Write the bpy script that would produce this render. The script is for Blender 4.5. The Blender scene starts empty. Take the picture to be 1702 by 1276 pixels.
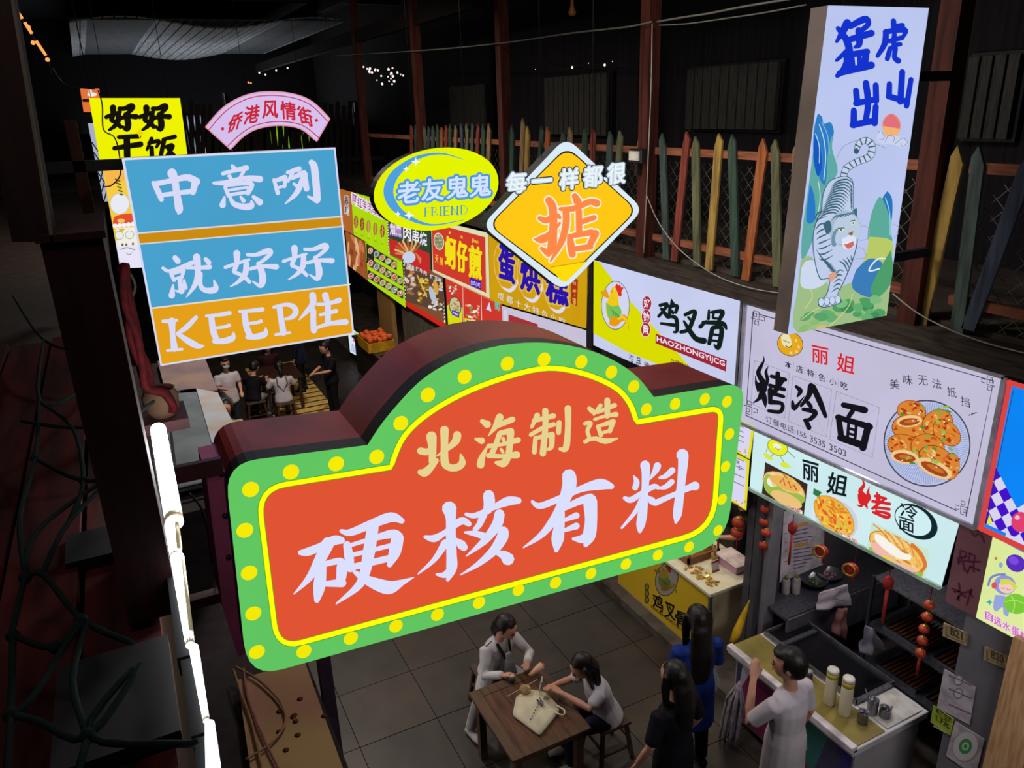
import bpy, bmesh, math, random
from mathutils import Vector, Matrix
R = random.Random(7)
sc = bpy.context.scene
COL = sc.collection

# ------------------------------------------------------------------ camera
EYE = Vector((0, 0, 6.0))
FPX, CX, CY = 1290.0, 851.0, 638.0
XA = Vector((0.89129821, -0.17825964, 0.41690647))     # world axes seen in the camera (right, down, forward)
YA = Vector((-0.4523568, -0.28673268, 0.84448665))
ZA = Vector((-0.03099718, -0.94127991, -0.33620128))
cd = bpy.data.cameras.new('camera'); cam = bpy.data.objects.new('camera', cd); COL.objects.link(cam)
cd.sensor_width = 36; cd.lens = FPX / 1702 * 36; cd.clip_start = 0.05; cd.clip_end = 200
right = Vector((XA[0], YA[0], ZA[0])); up = -Vector((XA[1], YA[1], ZA[1])); back = -Vector((XA[2], YA[2], ZA[2]))
cam.matrix_world = Matrix(((right.x, up.x, back.x, EYE.x), (right.y, up.y, back.y, EYE.y), (right.z, up.z, back.z, EYE.z), (0, 0, 0, 1)))
sc.camera = cam

def at(x, y, ax, v):
    """the point of the plane ax = v that shows at pixel x, y of the photograph"""
    d = Vector((x - CX, y - CY, FPX))
    w = Vector((d.dot(XA), d.dot(YA), d.dot(ZA)))
    i = 'XYZ'.index(ax)
    return EYE + w * ((v - EYE[i]) / w[i])

# ------------------------------------------------------------------ world, lights, exposure
wd = bpy.data.worlds.new('night'); sc.world = wd; wd.use_nodes = True
wd.node_tree.nodes['Background'].inputs[0].default_value = (0.35, 0.42, 0.6, 1)
wd.node_tree.nodes['Background'].inputs[1].default_value = 0.012
sc.view_settings.view_transform = 'Standard'; sc.view_settings.look = 'None'
sc.view_settings.gamma = 1; sc.view_settings.exposure = 0; sc.view_settings.use_curve_mapping = False
def area(name, loc, target, w, h, power, col=(1, .93, .85)):
    l = bpy.data.lights.new(name, 'AREA'); l.shape = 'RECTANGLE'; l.size = w; l.size_y = h; l.energy = power; l.color = col
    o = bpy.data.objects.new(name, l); COL.objects.link(o); o.location = loc
    o.rotation_euler = (Vector(target) - Vector(loc)).to_track_quat('-Z', 'Y').to_euler()
    return o
area('noodle_stall_lamp', (5.6, 4.0, 3.0), (5.2, 3.9, 0.9), .3, 1.2, 16, (1, .95, .95))
area('chicken_stall_lamp', (5.9, 6.3, 2.9), (5.5, 6.2, 0.9), .3, 1.0, 16, (1, .85, .6))
area('kebab_stall_lamp', (5.9, 11.5, 3.0), (5.6, 11.5, 0.9), .3, 3.0, 40, (1, .9, .75))
area('far_stall_lamp', (5.9, 17.0, 3.0), (5.4, 17.0, 0.9), .3, 3.0, 40, (1, .8, .6))
area('alley_fill_near', (2.6, 4.6, 7.9), (3.6, 5.2, 0), .6, .6, 100, (1, .95, .95))  # added fill from above for the near aisle, no fixture there
area('alley_fill_far', (1.7, 11.5, 7.4), (1.9, 13.0, 0), .5, .5, 330, (1, .9, .8))  # added fill that lifts the far floor and left roofs, no fixture
area('fence_fill', (3.6, 5.4, 5.3), (5.2, 5.4, 5.0), 3.5, .4, 20, (1, .92, .85))  # added fill on the fence, stands in for glow of the signs below
area('canopy_fill', (3.0, 27.0, 5.6), (3.0, 27.0, 8.0), 7, 6, 160, (.9, .95, 1))  # added upward fill to brighten the canopy sheet, not a real lamp
area('left_row_sign_light', (0.9, 6.5, 2.9), (4.0, 6.5, 1.1), .8, 11, 75, (1, .93, .88))
area('bracket_fill', (-.15, .8, 7.0), (.15, 3.4, 4.3), .4, .4, 8, (1, .82, .86))  # added fill for the marquee bracket and casing side, no real lamp
area('counter_fill', (4.2, .9, 3.3), (4.9, 4.0, .9), 1.2, .5, 26, (1, .96, .96))  # added unseen fill for the counter sides that face the camera

# ------------------------------------------------------------------ materials
def lin(c):
    if isinstance(c, str):
        c = tuple(int(c[i:i+2], 16) / 255 for i in (0, 2, 4))
    return tuple(v / 12.92 if v <= .04045 else ((v + .055) / 1.055) ** 2.4 for v in c)
MC = {}
def mat(name, col, rough=.6, metal=0., kind=None, col2=None, scale=8., bump=.1, emit=0., trans=0., alpha=1.):
    if name in MC: return MC[name]
    m = bpy.data.materials.new(name); m.use_nodes = True; nt = m.node_tree; b = nt.nodes['Principled BSDF']
    c = lin(col); c2 = lin(col2) if col2 else tuple(v * .55 for v in c)
    b.inputs['Specular IOR Level'].default_value = .15 if rough >= .7 else .4
    b.inputs['Roughness'].default_value = rough; b.inputs['Metallic'].default_value = metal
    b.inputs['Base Color'].default_value = (*c, 1)
    if trans: b.inputs['Transmission Weight'].default_value = trans
    if alpha < 1: b.inputs['Alpha'].default_value = alpha
    tc = nt.nodes.new('ShaderNodeTexCoord'); mp = nt.nodes.new('ShaderNodeMapping'); nt.links.new(tc.outputs['Object'], mp.inputs[0])
    n = nt.nodes.new('ShaderNodeTexNoise'); n.inputs['Scale'].default_value = scale; n.inputs['Detail'].default_value = 5
    if kind == 'woodz': mp.inputs['Scale'].default_value = (6, 6, .6)
    if kind == 'woody': mp.inputs['Scale'].default_value = (6, .6, 6)
    if kind == 'brush': mp.inputs['Scale'].default_value = (8, 8, .3)
    nt.links.new(mp.outputs[0], n.inputs['Vector'])
    r = nt.nodes.new('ShaderNodeValToRGB'); r.color_ramp.elements[0].color = (*c2, 1); r.color_ramp.elements[1].color = (*c, 1)
    r.color_ramp.elements[0].position = .3; r.color_ramp.elements[1].position = .62
    nt.links.new(n.outputs['Fac'], r.inputs[0]); nt.links.new(r.outputs[0], b.inputs['Base Color'])
    if bump:
        bp = nt.nodes.new('ShaderNodeBump'); bp.inputs['Strength'].default_value = bump; bp.inputs['Distance'].default_value = .01
        nt.links.new(n.outputs['Fac'], bp.inputs['Height']); nt.links.new(bp.outputs[0], b.inputs['Normal'])
    if emit:
        b.inputs['Emission Color'].default_value = (*c, 1); b.inputs['Emission Strength'].default_value = emit
    MC[name] = m; return m
def glow(name, col, s=1., sample=True):
    if name in MC: return MC[name]
    m = bpy.data.materials.new(name); m.use_nodes = True; nt = m.node_tree; nt.nodes.clear()
    o = nt.nodes.new('ShaderNodeOutputMaterial'); e = nt.nodes.new('ShaderNodeEmission')
    e.inputs[0].default_value = (*lin(col), 1); e.inputs[1].default_value = s
    tc = nt.nodes.new('ShaderNodeTexCoord'); n = nt.nodes.new('ShaderNodeTexNoise'); n.inputs['Scale'].default_value = 1.6
    nt.links.new(tc.outputs['Object'], n.inputs['Vector'])
    mr = nt.nodes.new('ShaderNodeMapRange'); mr.inputs['To Min'].default_value = .88 * s; mr.inputs['To Max'].default_value = 1.08 * s
    nt.links.new(n.outputs['Fac'], mr.inputs['Value']); nt.links.new(mr.outputs[0], e.inputs[1])
    nt.links.new(e.outputs[0], o.inputs[0])
    if not sample: m.cycles.emission_sampling = 'NONE'
    MC[name] = m; return m
def attr_mat(name, lit):
    m = bpy.data.materials.new(name); m.use_nodes = True; nt = m.node_tree
    a = nt.nodes.new('ShaderNodeAttribute'); a.attribute_name = 'Col'
    if lit:
        nt.nodes.clear(); a = nt.nodes.new('ShaderNodeAttribute'); a.attribute_name = 'Col'
        o = nt.nodes.new('ShaderNodeOutputMaterial'); e = nt.nodes.new('ShaderNodeEmission')
        nt.links.new(a.outputs['Color'], e.inputs[0]); e.inputs[1].default_value = lit
        nt.links.new(e.outputs[0], o.inputs[0]); m.cycles.emission_sampling = 'NONE'
    else:
        b = nt.nodes['Principled BSDF']; b.inputs['Roughness'].default_value = .6
        nt.links.new(a.outputs['Color'], b.inputs['Base Color'])
    return m
PRINT_LIT = attr_mat('backlit_print', 1.0); PRINT = attr_mat('paper_print', 0)

# ------------------------------------------------------------------ objects
ORG = {}
def tag(o, label=None, cat=None, group=None, kind=None):
    if label: o['label'] = label
    if cat: o['category'] = cat
    if group: o['group'] = group
    if kind: o['kind'] = kind
    return o
def thing(name, label, cat, loc, group=None):
    o = bpy.data.objects.new(name, None); COL.objects.link(o); o.location = loc; o.empty_display_size = .05
    ORG[o.name] = Vector(loc)
    return tag(o, label, cat, group)
def root_org(p):
    while p.parent: p = p.parent
    return ORG.get(p.name, Vector((0, 0, 0)))
def link(name, me, m=None, parent=None, label=None):
    o = bpy.data.objects.new(name, me); COL.objects.link(o)
    if m is not None and not me.materials: me.materials.append(m)
    if parent is not None:
        o.parent = parent; me.transform(Matrix.Translation(-root_org(parent)))
    else:
        # put a lone mesh's origin at its base
        if me.vertices:
            xs = [v.co for v in me.vertices]
            c = Vector((sum(v.x for v in xs) / len(xs), sum(v.y for v in xs) / len(xs), min(v.z for v in xs)))
            me.transform(Matrix.Translation(-c)); o.location = c; ORG[o.name] = c
    if label: o['label'] = label
    return o
class MB:
    """collects geometry in world coordinates, builds one mesh object"""
    def __init__(s): s.v = []; s.f = []; s.sm = []
    def add(s, vs, fs, smooth=False):
        k = len(s.v); s.v += [Vector(v) for v in vs]; s.f += [tuple(i + k for i in f) for f in fs]; s.sm += [smooth] * len(fs); return s
    def box(s, a, b):
        x0, x1 = sorted((a[0], b[0])); y0, y1 = sorted((a[1], b[1])); z0, z1 = sorted((a[2], b[2]))
        return s.add([(x0,y0,z0),(x1,y0,z0),(x1,y1,z0),(x0,y1,z0),(x0,y0,z1),(x1,y0,z1),(x1,y1,z1),(x0,y1,z1)],
            [(0,3,2,1),(4,5,6,7),(0,1,5,4),(1,2,6,5),(2,3,7,6),(3,0,4,7)])
    def obox(s, c, ax, ay, az):
        """oriented box from its centre and three half axes"""
        c, ax, ay, az = map(Vector, (c, ax, ay, az))
        vs = [c + ax*i + ay*j + az*k for k in (-1, 1) for (i, j) in ((-1,-1),(1,-1),(1,1),(-1,1))]
        return s.add(vs, [(0,3,2,1),(4,5,6,7),(0,1,5,4),(1,2,6,5),(2,3,7,6),(3,0,4,7)])
    def bar(s, a, b, w, t, side=None):
        a, b = Vector(a), Vector(b); d = (b - a); L = d.length; d.normalize()
        side = Vector(side) if side is not None else Vector((0, 0, 1)) if abs(d.z) < .9 else Vector((0, 1, 0))
        u = (side - d * side.dot(d)).normalized(); v = d.cross(u)
        return s.obox((a + b) / 2, d * L / 2, u * w / 2, v * t / 2)
    def prism(s, pts, d):
        pts = [Vector(p) for p in pts]; d = Vector(d); n = len(pts)
        return s.add(pts + [p + d for p in pts], [tuple(range(n)), tuple(range(2*n-1, n-1, -1))] + [(i, i+n, (i+1) % n + n, (i+1) % n) for i in range(n)])
    def tube(s, pts, r, n=8, cap=True, radii=None):
        pts = [Vector(p) for p in pts]; m = len(pts); vs = []; u = None
        for i, p in enumerate(pts):
            d = (pts[min(i+1, m-1)] - pts[max(i-1, 0)]).normalized()
            if u is None:
                u = d.orthogonal().normalized()
            u = (u - d * u.dot(d)).normalized(); v = d.cross(u)
            rr = radii[i] if radii else r
            vs += [p + (u * math.cos(2*math.pi*k/n) + v * math.sin(2*math.pi*k/n)) * rr for k in range(n)]
        fs = [(i*n+k, i*n+(k+1) % n, (i+1)*n+(k+1) % n, (i+1)*n+k) for i in range(m-1) for k in range(n)]
        if cap: fs += [tuple(range(n-1, -1, -1)), tuple((m-1)*n+k for k in range(n))]
        return s.add(vs, fs, True)
    def lathe(s, c, prof, n=16, axis=None):
        c = Vector(c); q = Vector((0, 0, 1)).rotation_difference(Vector(axis).normalized()) if axis is not None else None
        vs = []
        for (r, z) in prof:
            for k in range(n):
                p = Vector((r*math.cos(2*math.pi*k/n), r*math.sin(2*math.pi*k/n), z))
                vs.append(c + (q @ p if q else p))
        m = len(prof)
        fs = [(i*n+k, i*n+(k+1) % n, (i+1)*n+(k+1) % n, (i+1)*n+k) for i in range(m-1) for k in range(n)]
        if prof[0] == prof[-1]: return s.add(vs, fs, True)
        if prof[0][0] > 1e-4: fs.append(tuple(range(n-1, -1, -1)))
        if prof[-1][0] > 1e-4: fs.append(tuple((m-1)*n+k for k in range(n)))
        return s.add(vs, fs, True)
    def ball(s, c, rx, ry=None, rz=None, n=12, m=8):
        ry = ry or rx; rz = rz or rx; c = Vector(c)
        vs = []; fs = []
        for i in range(m+1):
            t = math.pi*i/m
            rr = max(math.sin(t), 1e-3)
            vs += [c + Vector((rx*rr*math.cos(2*math.pi*k/n), ry*rr*math.sin(2*math.pi*k/n), -rz*math.cos(t))) for k in range(n)]
        fs = [(i*n+k, i*n+(k+1) % n, (i+1)*n+(k+1) % n, (i+1)*n+k) for i in range(m) for k in range(n)]
        return s.add(vs, fs, True)
    def mesh(s, name):
        me = bpy.data.meshes.new(name); me.from_pydata([tuple(v) for v in s.v], [], s.f); me.update()
        me.polygons.foreach_set('use_smooth', s.sm)
        return me
    def build(s, name, m, parent=None, label=None, bevel=0):
        me = s.mesh(name)
        if bevel:
            bm = bmesh.new(); bm.from_mesh(me)
            bmesh.ops.bevel(bm, geom=bm.edges[:] , offset=bevel, segments=1, affect='EDGES', clamp_overlap=True)
            bm.to_mesh(me); bm.free()
        return link(name, me, m, parent, label)
def struct(name, mb, m):
    o = mb.build(name, m); o['kind'] = 'structure'; return o
def copy_tree(o, parent=None):
    c = o.copy(); COL.objects.link(c); c.parent = parent
    for ch in list(o.children): copy_tree(ch, c)
    return c

# ------------------------------------------------------------------ flat print on a plane
GC = {}
def glyphs(s, bold):
    k = (s, bold)
    if k in GC: return GC[k]
    c = bpy.data.curves.new('txt', 'FONT'); c.body = s; c.offset = bold; c.resolution_u = 3
    o = bpy.data.objects.new('txt', c); me = bpy.data.meshes.new_from_object(o)
    vs = [(v.co.x, v.co.y) for v in me.vertices]; fs = [tuple(p.vertices) for p in me.polygons]
    bpy.data.objects.remove(o); bpy.data.curves.remove(c); bpy.data.meshes.remove(me)
    if not vs: return ([], [])
    x0 = min(v[0] for v in vs); x1 = max(v[0] for v in vs); y0 = min(v[1] for v in vs); y1 = max(v[1] for v in vs)
    vs = [((x-x0)/max(x1-x0, 1e-6), (y-y0)/max(y1-y0, 1e-6)) for x, y in vs]
    GC[k] = (vs, fs); return GC[k]
def smooth_pts(P, n=5):
    if len(P) < 3: return P
    out = []
    for i in range(len(P)-1):
        p0 = P[max(i-1, 0)]; p1 = P[i]; p2 = P[i+1]; p3 = P[min(i+2, len(P)-1)]
        for k in range(n):
            t = k/n
            out.append(tuple(.5*((2*b) + (-a+c)*t + (2*a-5*b+4*c-d)*t*t + (-a+3*b-3*c+d)*t**3) for a, b, c, d in zip(p0, p1, p2, p3)))
    out.append(P[-1]); return out
class Art:
    """coloured flat shapes printed on one face, in picture order; kept as real coordinates of that face"""
    def __init__(s, ax, v, gap=.002):
        s.ax, s.v = ax, v; s.lev = gap; s.V = []; s.F = []; s.C = []; s.cq = None; s.px()
    def px(s, ox=0, oy=0, sc=1): s.T = lambda x, y: (ox + x*sc, oy + y*sc); s.uvm = None; return s
    def quad(s, tl, tr, bl, w=1., h=1.):
        """use plane coordinates 0..w, 0..h (h downwards) spanned by three corners"""
        a, b, c = (at(*q, s.ax, s.v) for q in (tl, tr, bl))
        s.uvm = (a, (b-a)/w, (c-a)/h); return s
    def P(s, x, y):
        if s.uvm: p = s.uvm[0] + s.uvm[1]*x + s.uvm[2]*y
        else: p = at(*s.T(x, y), s.ax, s.v)
        d = {'Y': Vector((0,-1,0)), 'X': Vector((-1,0,0)), 'Z': Vector((0,0,1))}[s.ax]
        return p + d*s.lev
    def clip(s, q): s.cq = q; return s
    def _cl(s, P):
        q = s.cq; m = len(q); ar = sum(q[i-1][0]*q[i][1]-q[i][0]*q[i-1][1] for i in range(m)); sg = 1 if ar > 0 else -1
        for i in range(m):
            a, b = q[i-1], q[i]; f = lambda p: sg*((b[0]-a[0])*(p[1]-a[1])-(b[1]-a[1])*(p[0]-a[0])); out = []
            for j in range(len(P)):
                u, v = P[j-1], P[j]; fu, fv = f(u), f(v)
                if (fu < 0) != (fv < 0): t = fu/(fu-fv); out.append((u[0]+(v[0]-u[0])*t, u[1]+(v[1]-u[1])*t))
                if fv >= 0: out.append(v)
            P = out
            if len(P) < 3: return []
        return P
    def put(s, vs, fs, col):
        if s.cq:
            T = s.T; W = [T(*v) for v in vs]; nv = []; nf = []
            ar = sum(s.cq[i-1][0]*s.cq[i][1]-s.cq[i][0]*s.cq[i-1][1] for i in range(len(s.cq)))
            for f in fs:
                P = s._cl([W[i] for i in f])
                if P: nf.append(tuple(range(len(nv), len(nv)+len(P)))); nv += P
            s.T = lambda x, y: (x, y); cq = s.cq; s.cq = None; s.put(nv, nf, col); s.cq = cq; s.T = T; return s
        k = len(s.V); s.V += [s.P(*v) for v in vs]; s.F += [tuple(i+k for i in f) for f in fs]; s.C += [col]*len(fs)
        return s
    def up(s, d=.00006): s.lev += d; return s
    def poly(s, pts, col): s.up(); return s.put(pts, [tuple(range(len(pts)))], col)
    def rect(s, x0, y0, x1, y1, col): return s.poly([(x0,y0),(x1,y0),(x1,y1),(x0,y1)], col)
    def blob(s, pts, col, n=4): return s.poly(smooth_pts(list(pts)+[pts[0]], n)[:-1], col)
    def ell(s, cx, cy, rx, ry, col, rot=0, n=18, skew=0):
        c, d = math.cos(rot), math.sin(rot)
        return s.poly([(cx+rx*math.cos(t)*c-ry*math.sin(t)*d, cy+rx*math.cos(t)*d+ry*math.sin(t)*c+skew*rx*math.cos(t)) for t in (2*math.pi*k/n for k in range(n))], col)
    def stroke(s, P, col, wk=1., wa=0., n=5, close=False):
        P = [(p[0], p[1], max(p[2]*wk+wa, .5)) for p in P]; Q = smooth_pts(P, n); L = []; Rr = []; m = len(Q)
        for i, q in enumerate(Q):
            a = Q[max(i-1, 0)]; b = Q[min(i+1, m-1)]; dx, dy = b[0]-a[0], b[1]-a[1]; l = math.hypot(dx, dy) or 1; nx, ny = -dy/l, dx/l
            L.append((q[0]+nx*q[2]/2, q[1]+ny*q[2]/2)); Rr.append((q[0]-nx*q[2]/2, q[1]-ny*q[2]/2))
        s.put(L+Rr, [(i, i+1, m+i+1, m+i) for i in range(m-1)], col)
        for q in (Q[0], Q[-1]):
            r = q[2]/2; s.put([(q[0]+r*math.cos(t), q[1]+r*math.sin(t)) for t in (2*math.pi*k/9 for k in range(9))], [tuple(range(9))], col)
        return s
    def line(s, pts, w, col, close=False):
        s.up(); pts = list(pts)+([pts[0]] if close else []); return s.stroke([(x, y, w) for x, y in pts], col, n=1)
    def curve(s, pts, w, col):
        s.up(); return s.stroke([(x, y, w) for x, y in pts], col)
    def brush(s, data, col, wk=1., wa=0., M=None):
        """brush character: strokes of x y width, split by ;"""
        s.up()
        for st in data.split(';'):
            P = [tuple(float(t) for t in q.split()) for q in st.split(',') if q.strip()]
            if M: P = [(M[0]+p[0]*M[2], M[1]+p[1]*M[3]+p[0]*(M[4] if len(M) > 4 else 0), p[2]*abs(M[2])) for p in P]
            if P: s.stroke(P, col, wk, wa)
        return s
    def text(s, t, xa, ya, xb, yb, h, col, bold=.0, sh=0., each=False):
        """lettering whose middle line runs from a to b, h high; sh leans it"""
        s.up()
        if each:
            n = len(t); 
            for i, ch in enumerate(t):
                fa, fb = (i+.06)/n, (i+.94)/n
                if ch != ' ': s.text(ch, xa+(xb-xa)*fa, ya+(yb-ya)*fa, xa+(xb-xa)*fb, ya+(yb-ya)*fb, h if ch not in '一·,' else h*.12, col, bold, sh)
            return s
        if bold > .03:      # heavy lettering: the glyph printed again around itself
            r = (bold-.02)*abs(xb-xa)/max(len(t), 1)*1.0; r = max(r, (bold-.02)*h*.9)
            for k in range(10):
                c_, s_ = r*math.cos(k*.6283), r*math.sin(k*.6283); s.text(t, xa+c_, ya+s_, xb+c_, yb+s_, h, col, .0, sh)
            bold = 0
        vs, fs = glyphs(t, min(bold, .02))
        if vs: s.put([(xa+(xb-xa)*gx+sh*h*(gy-.5), ya+(yb-ya)*gx-h*(gy-.5)) for gx, gy in vs], fs, col)
        return s
    def build(s, name, parent, lit=True, label=None):
        me = bpy.data.meshes.new(name); me.from_pydata([tuple(v) for v in s.V], [], s.F); me.update()
        ca = me.color_attributes.new('Col', 'FLOAT_COLOR', 'CORNER'); cc = {}
        buf = []
        for p, c in zip(me.polygons, s.C):
            if c not in cc: cc[c] = (*lin(c), 1.)
            buf += list(cc[c]) * p.loop_total
        ca.data.foreach_set('color', buf)
        return link(name, me, PRINT_LIT if lit else PRINT, parent, label)
def rnd_outline(pts, r, n=5):
    """round the corners of a polygon"""
    out = []; m = len(pts)
    for i in range(m):
        p = Vector(pts[i]); a = Vector(pts[i-1]); b = Vector(pts[(i+1) % m])
        rr = min(r[i] if isinstance(r, (list, tuple)) else r, (a-p).length*.48, (b-p).length*.48)
        if rr <= 0: out.append(tuple(p)); continue
        q0 = p + (a-p).normalized()*rr; q1 = p + (b-p).normalized()*rr
        for k in range(n+1):
            t = k/n; q = q0*(1-t)**2 + p*2*t*(1-t) + q1*t*t; out.append(tuple(q))
    return out
def sign_box(t, outline, ax, v, depth, side_mat, face_mat, face_name='face_panel', lip=0.0):
    """a light box: casing prism plus lit face"""
    pts = [at(x, y, ax, v) for x, y in outline]
    d = {'Y': Vector((0,1,0)), 'X': Vector((1,0,0)), 'Z': Vector((0,0,-1))}[ax]*depth
    e = d.normalized()*.004
    MB().prism([p+e for p in pts], d).build('casing', side_mat, t)
    MB().prism([p+e for p in pts], -e).build(face_name, face_mat, t)
# ------------------------------------------------------------------ setting
def at3(p): return at(*p)
floor_m = mat('dark_floor_tile', '332c26', .5, col2='221d19', scale=3, bump=.15)
floor_m2 = mat('brown_floor_tile', '3a2e25', .5, col2='28201a', scale=3, bump=.15)
struct('floor', MB().box((-3, -2, -.2), (9, 34, -.012)), mat('floor_joint', '161412', .8))
f_o = bpy.data.objects['floor']
tl = [None, None]
n = 0
for i in range(0, 7):
    for j in range(3, 26):
        x0 = .41 + i*.83 - (.0); y0 = 1.3 + j*.82
        if x0 > 4.6: continue
        x1 = min(x0+.822, 4.84)
        MB().box((x0, y0, -.012), (x1, y0+.812, R.choice((0, .001, .002)))).build('floor_tile', floor_m if (i*7+j*3) % 5 else floor_m2, f_o)
struct('kerb_right', MB().box((4.84, 2, -.01), (7.2, 26, .1)), mat('kerb_stone', '5a5148', .8, col2='3b352f', scale=5))

dark_wood = mat('dark_wood', '3a2418', .7, kind='woodz', col2='1d120c', scale=4)
brown_wood = mat('red_brown_wood', '4a2219', .7, kind='woodz', col2='2c130e', scale=4)
black_m = mat('black_paint', '0d0c0c', .6, bump=0)
dark_steel = mat('dark_steel', '26262a', .5, .3, col2='17171a')
grey_m = mat('grey_paint', '6e6a70', .6, col2='5c585e', scale=3)
struct('wall_right', MB().box((7.3, -1, 0), (7.5, 30, 9)), mat('gallery_wall', '1c1a1c', .9, kind='brush', col2='100f11', scale=3))
struct('wall_end', MB().box((-4, 30, 0), (7.5, 30.2, 9)), mat('end_wall', '0a0a0c', .9))
struct('wall_left', MB().box((-2.9, -1, 0), (-2.7, 30, 9)), mat('left_wall', '120e0e', .9))
struct('ceiling', MB().box((-3, -1, 9.0), (7.5, 30, 9.1)), mat('roof_dark', '101114', .9))
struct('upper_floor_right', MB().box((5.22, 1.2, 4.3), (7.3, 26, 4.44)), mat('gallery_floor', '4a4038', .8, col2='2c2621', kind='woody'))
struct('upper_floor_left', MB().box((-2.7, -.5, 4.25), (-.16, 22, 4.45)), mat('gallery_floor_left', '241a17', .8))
# shop ceiling and backs on the right
struct('stall_ceiling', MB().box((5.22, 1.2, 3.14), (7.3, 26, 3.2)), mat('stall_ceiling_paint', '4a484a', .8))
# sloping cover ledge over the fascia
struct('trim_1', MB().box((5.02, 1.2, 4.24), (5.24, 26, 4.40)), mat('ledge_board', '3e352e', .8, kind='woody', col2='241e1a'))

# pale roof panel far above the alley, slightly sagging cloth
t = thing('roof_canopy', 'grey ribbed roof sheet hanging above the far alley', 'canopy', at(340, 75, 'Z', 8.0))
P4 = [at(115, 38, 'Z', 8.0), at(122, 104, 'Z', 7.9), at(395, 110, 'Z', 7.9), at(575, 40, 'Z', 8.0)]
mb = MB(); NS = 26
for k in range(NS):
    a, b = k/NS, (k+.86)/NS
    w = lambda u, top: (P4[0].lerp(P4[3], u) if top else P4[1].lerp(P4[2], u)) + Vector((0, 0, .12*math.sin(u*9)))
    q = [w(a, 1), w(b, 1), w(b, 0), w(a, 0)]
    mb.prism(q, (0, 0, .03))
mb.build('ribbed_sheet', mat('grey_sheet', '8a8c90', .7, kind='woody', col2='5f6166', scale=3), t)
MB().prism([p + Vector((0, 0, .06)) for p in P4], (0, 0, .03)).build('backing_sheet', mat('grey_sheet_back', '4c4e52', .8), t)

# columns on the right gallery
for k, (y, zt) in enumerate(((3.66, 9), (6.98, 9), (10.35, 8.9), (13.7, 8.9), (17.2, 8.9))):
    o = struct('column_%d' % (k+1), MB().box((5.06, y-.075, 4.4), (5.2, y+.075, zt)), brown_wood)
# beams overhead
for z0, z1, x0, x1 in ((7.35, 7.6, 5.08, 5.2), (8.2, 8.5, 5.05, 5.2)):
    struct('beam', MB().box((x0, .5, z0), (x1, 29, z1)), mat('beam_wood', '1c1512', .8, kind='woody'))
for k, y in enumerate((4.0, 9.0, 14.5, 20.5)):
    struct('cross_beam', MB().box((-2.7, y, 8.5), (7.3, y+.18, 8.75)), black_m)
# faint upper windows of the gallery wall
for (x0, y0, x1, y1) in ((755, 145, 815, 210), (915, 130, 1020, 225), (1155, 115, 1300, 215), (1625, 95, 1690, 230)):
    a, b = at(x0, y0, 'X', 7.28), at(x1, y1, 'X', 7.28)
    t = thing('slatted_shutter', 'dim upright-slat shutter on the gallery wall, %s' % {755: 'left of the second column', 915: 'above the diamond sign', 1155: 'between the near column and the tiger sign', 1625: 'right of the tiger sign'}[x0], 'shutter', (7.2, (a.y+b.y)/2, b.z))
    nsl = max(4, int(abs(a.y-b.y)/.16)); lo, hi = min(a.y, b.y), max(a.y, b.y)
    for k in range(nsl):
        yy = lo + (hi-lo)*k/nsl
        MB().box((7.14, yy+.01, b.z), (7.2+.02*(k % 2), yy+(hi-lo)/nsl-.015, a.z)).build('slat', mat('shutter_slat', '3c3a36', .8, kind='woodz', col2='2a2926'), t)
    MB().box((7.22, lo-.02, b.z-.03), (7.29, hi+.02, a.z+.03)).build('backing', black_m, t)

# ------------------------------------------------------------------ fence of the right gallery, bay by bay
PC = {'g': ('3f4a45', '2a332f'), 'r': ('7a3a2f', '4e241d'), 'o': ('5f6044', '3e3f2c'), 'y': ('9a7d3e', '6a5428'), 'd': ('34463a', '202d25'), 'n': ('96562f', '63371d'), 'b': ('3c4350', '272c36'), 't': ('7d6548', '523f2b')}
def picket(t, top, bot, w, ck, x=5.13):
    a = at(*top, 'X', x); b = at(*bot, 'X', x)
    a.x = x; b.x = x
    if a.z < b.z: return
    h = Vector((0, w/2, 0)); d = (b-a)
    s1 = .05 if R.random() < .5 else -.05
    pts = [b-h, b+h, a+h+Vector((0, 0, -.03+min(s1, 0))), a+h*.2+Vector((0, 0, .04)), a-h+Vector((0, 0, -.03-max(s1, 0)))]
    MB().prism(pts, (.022, 0, 0)).build('picket', mat('picket_'+ck, PC[ck][0], .75, kind='woodz', col2=PC[ck][1], scale=5, bump=.3), t)
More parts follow.
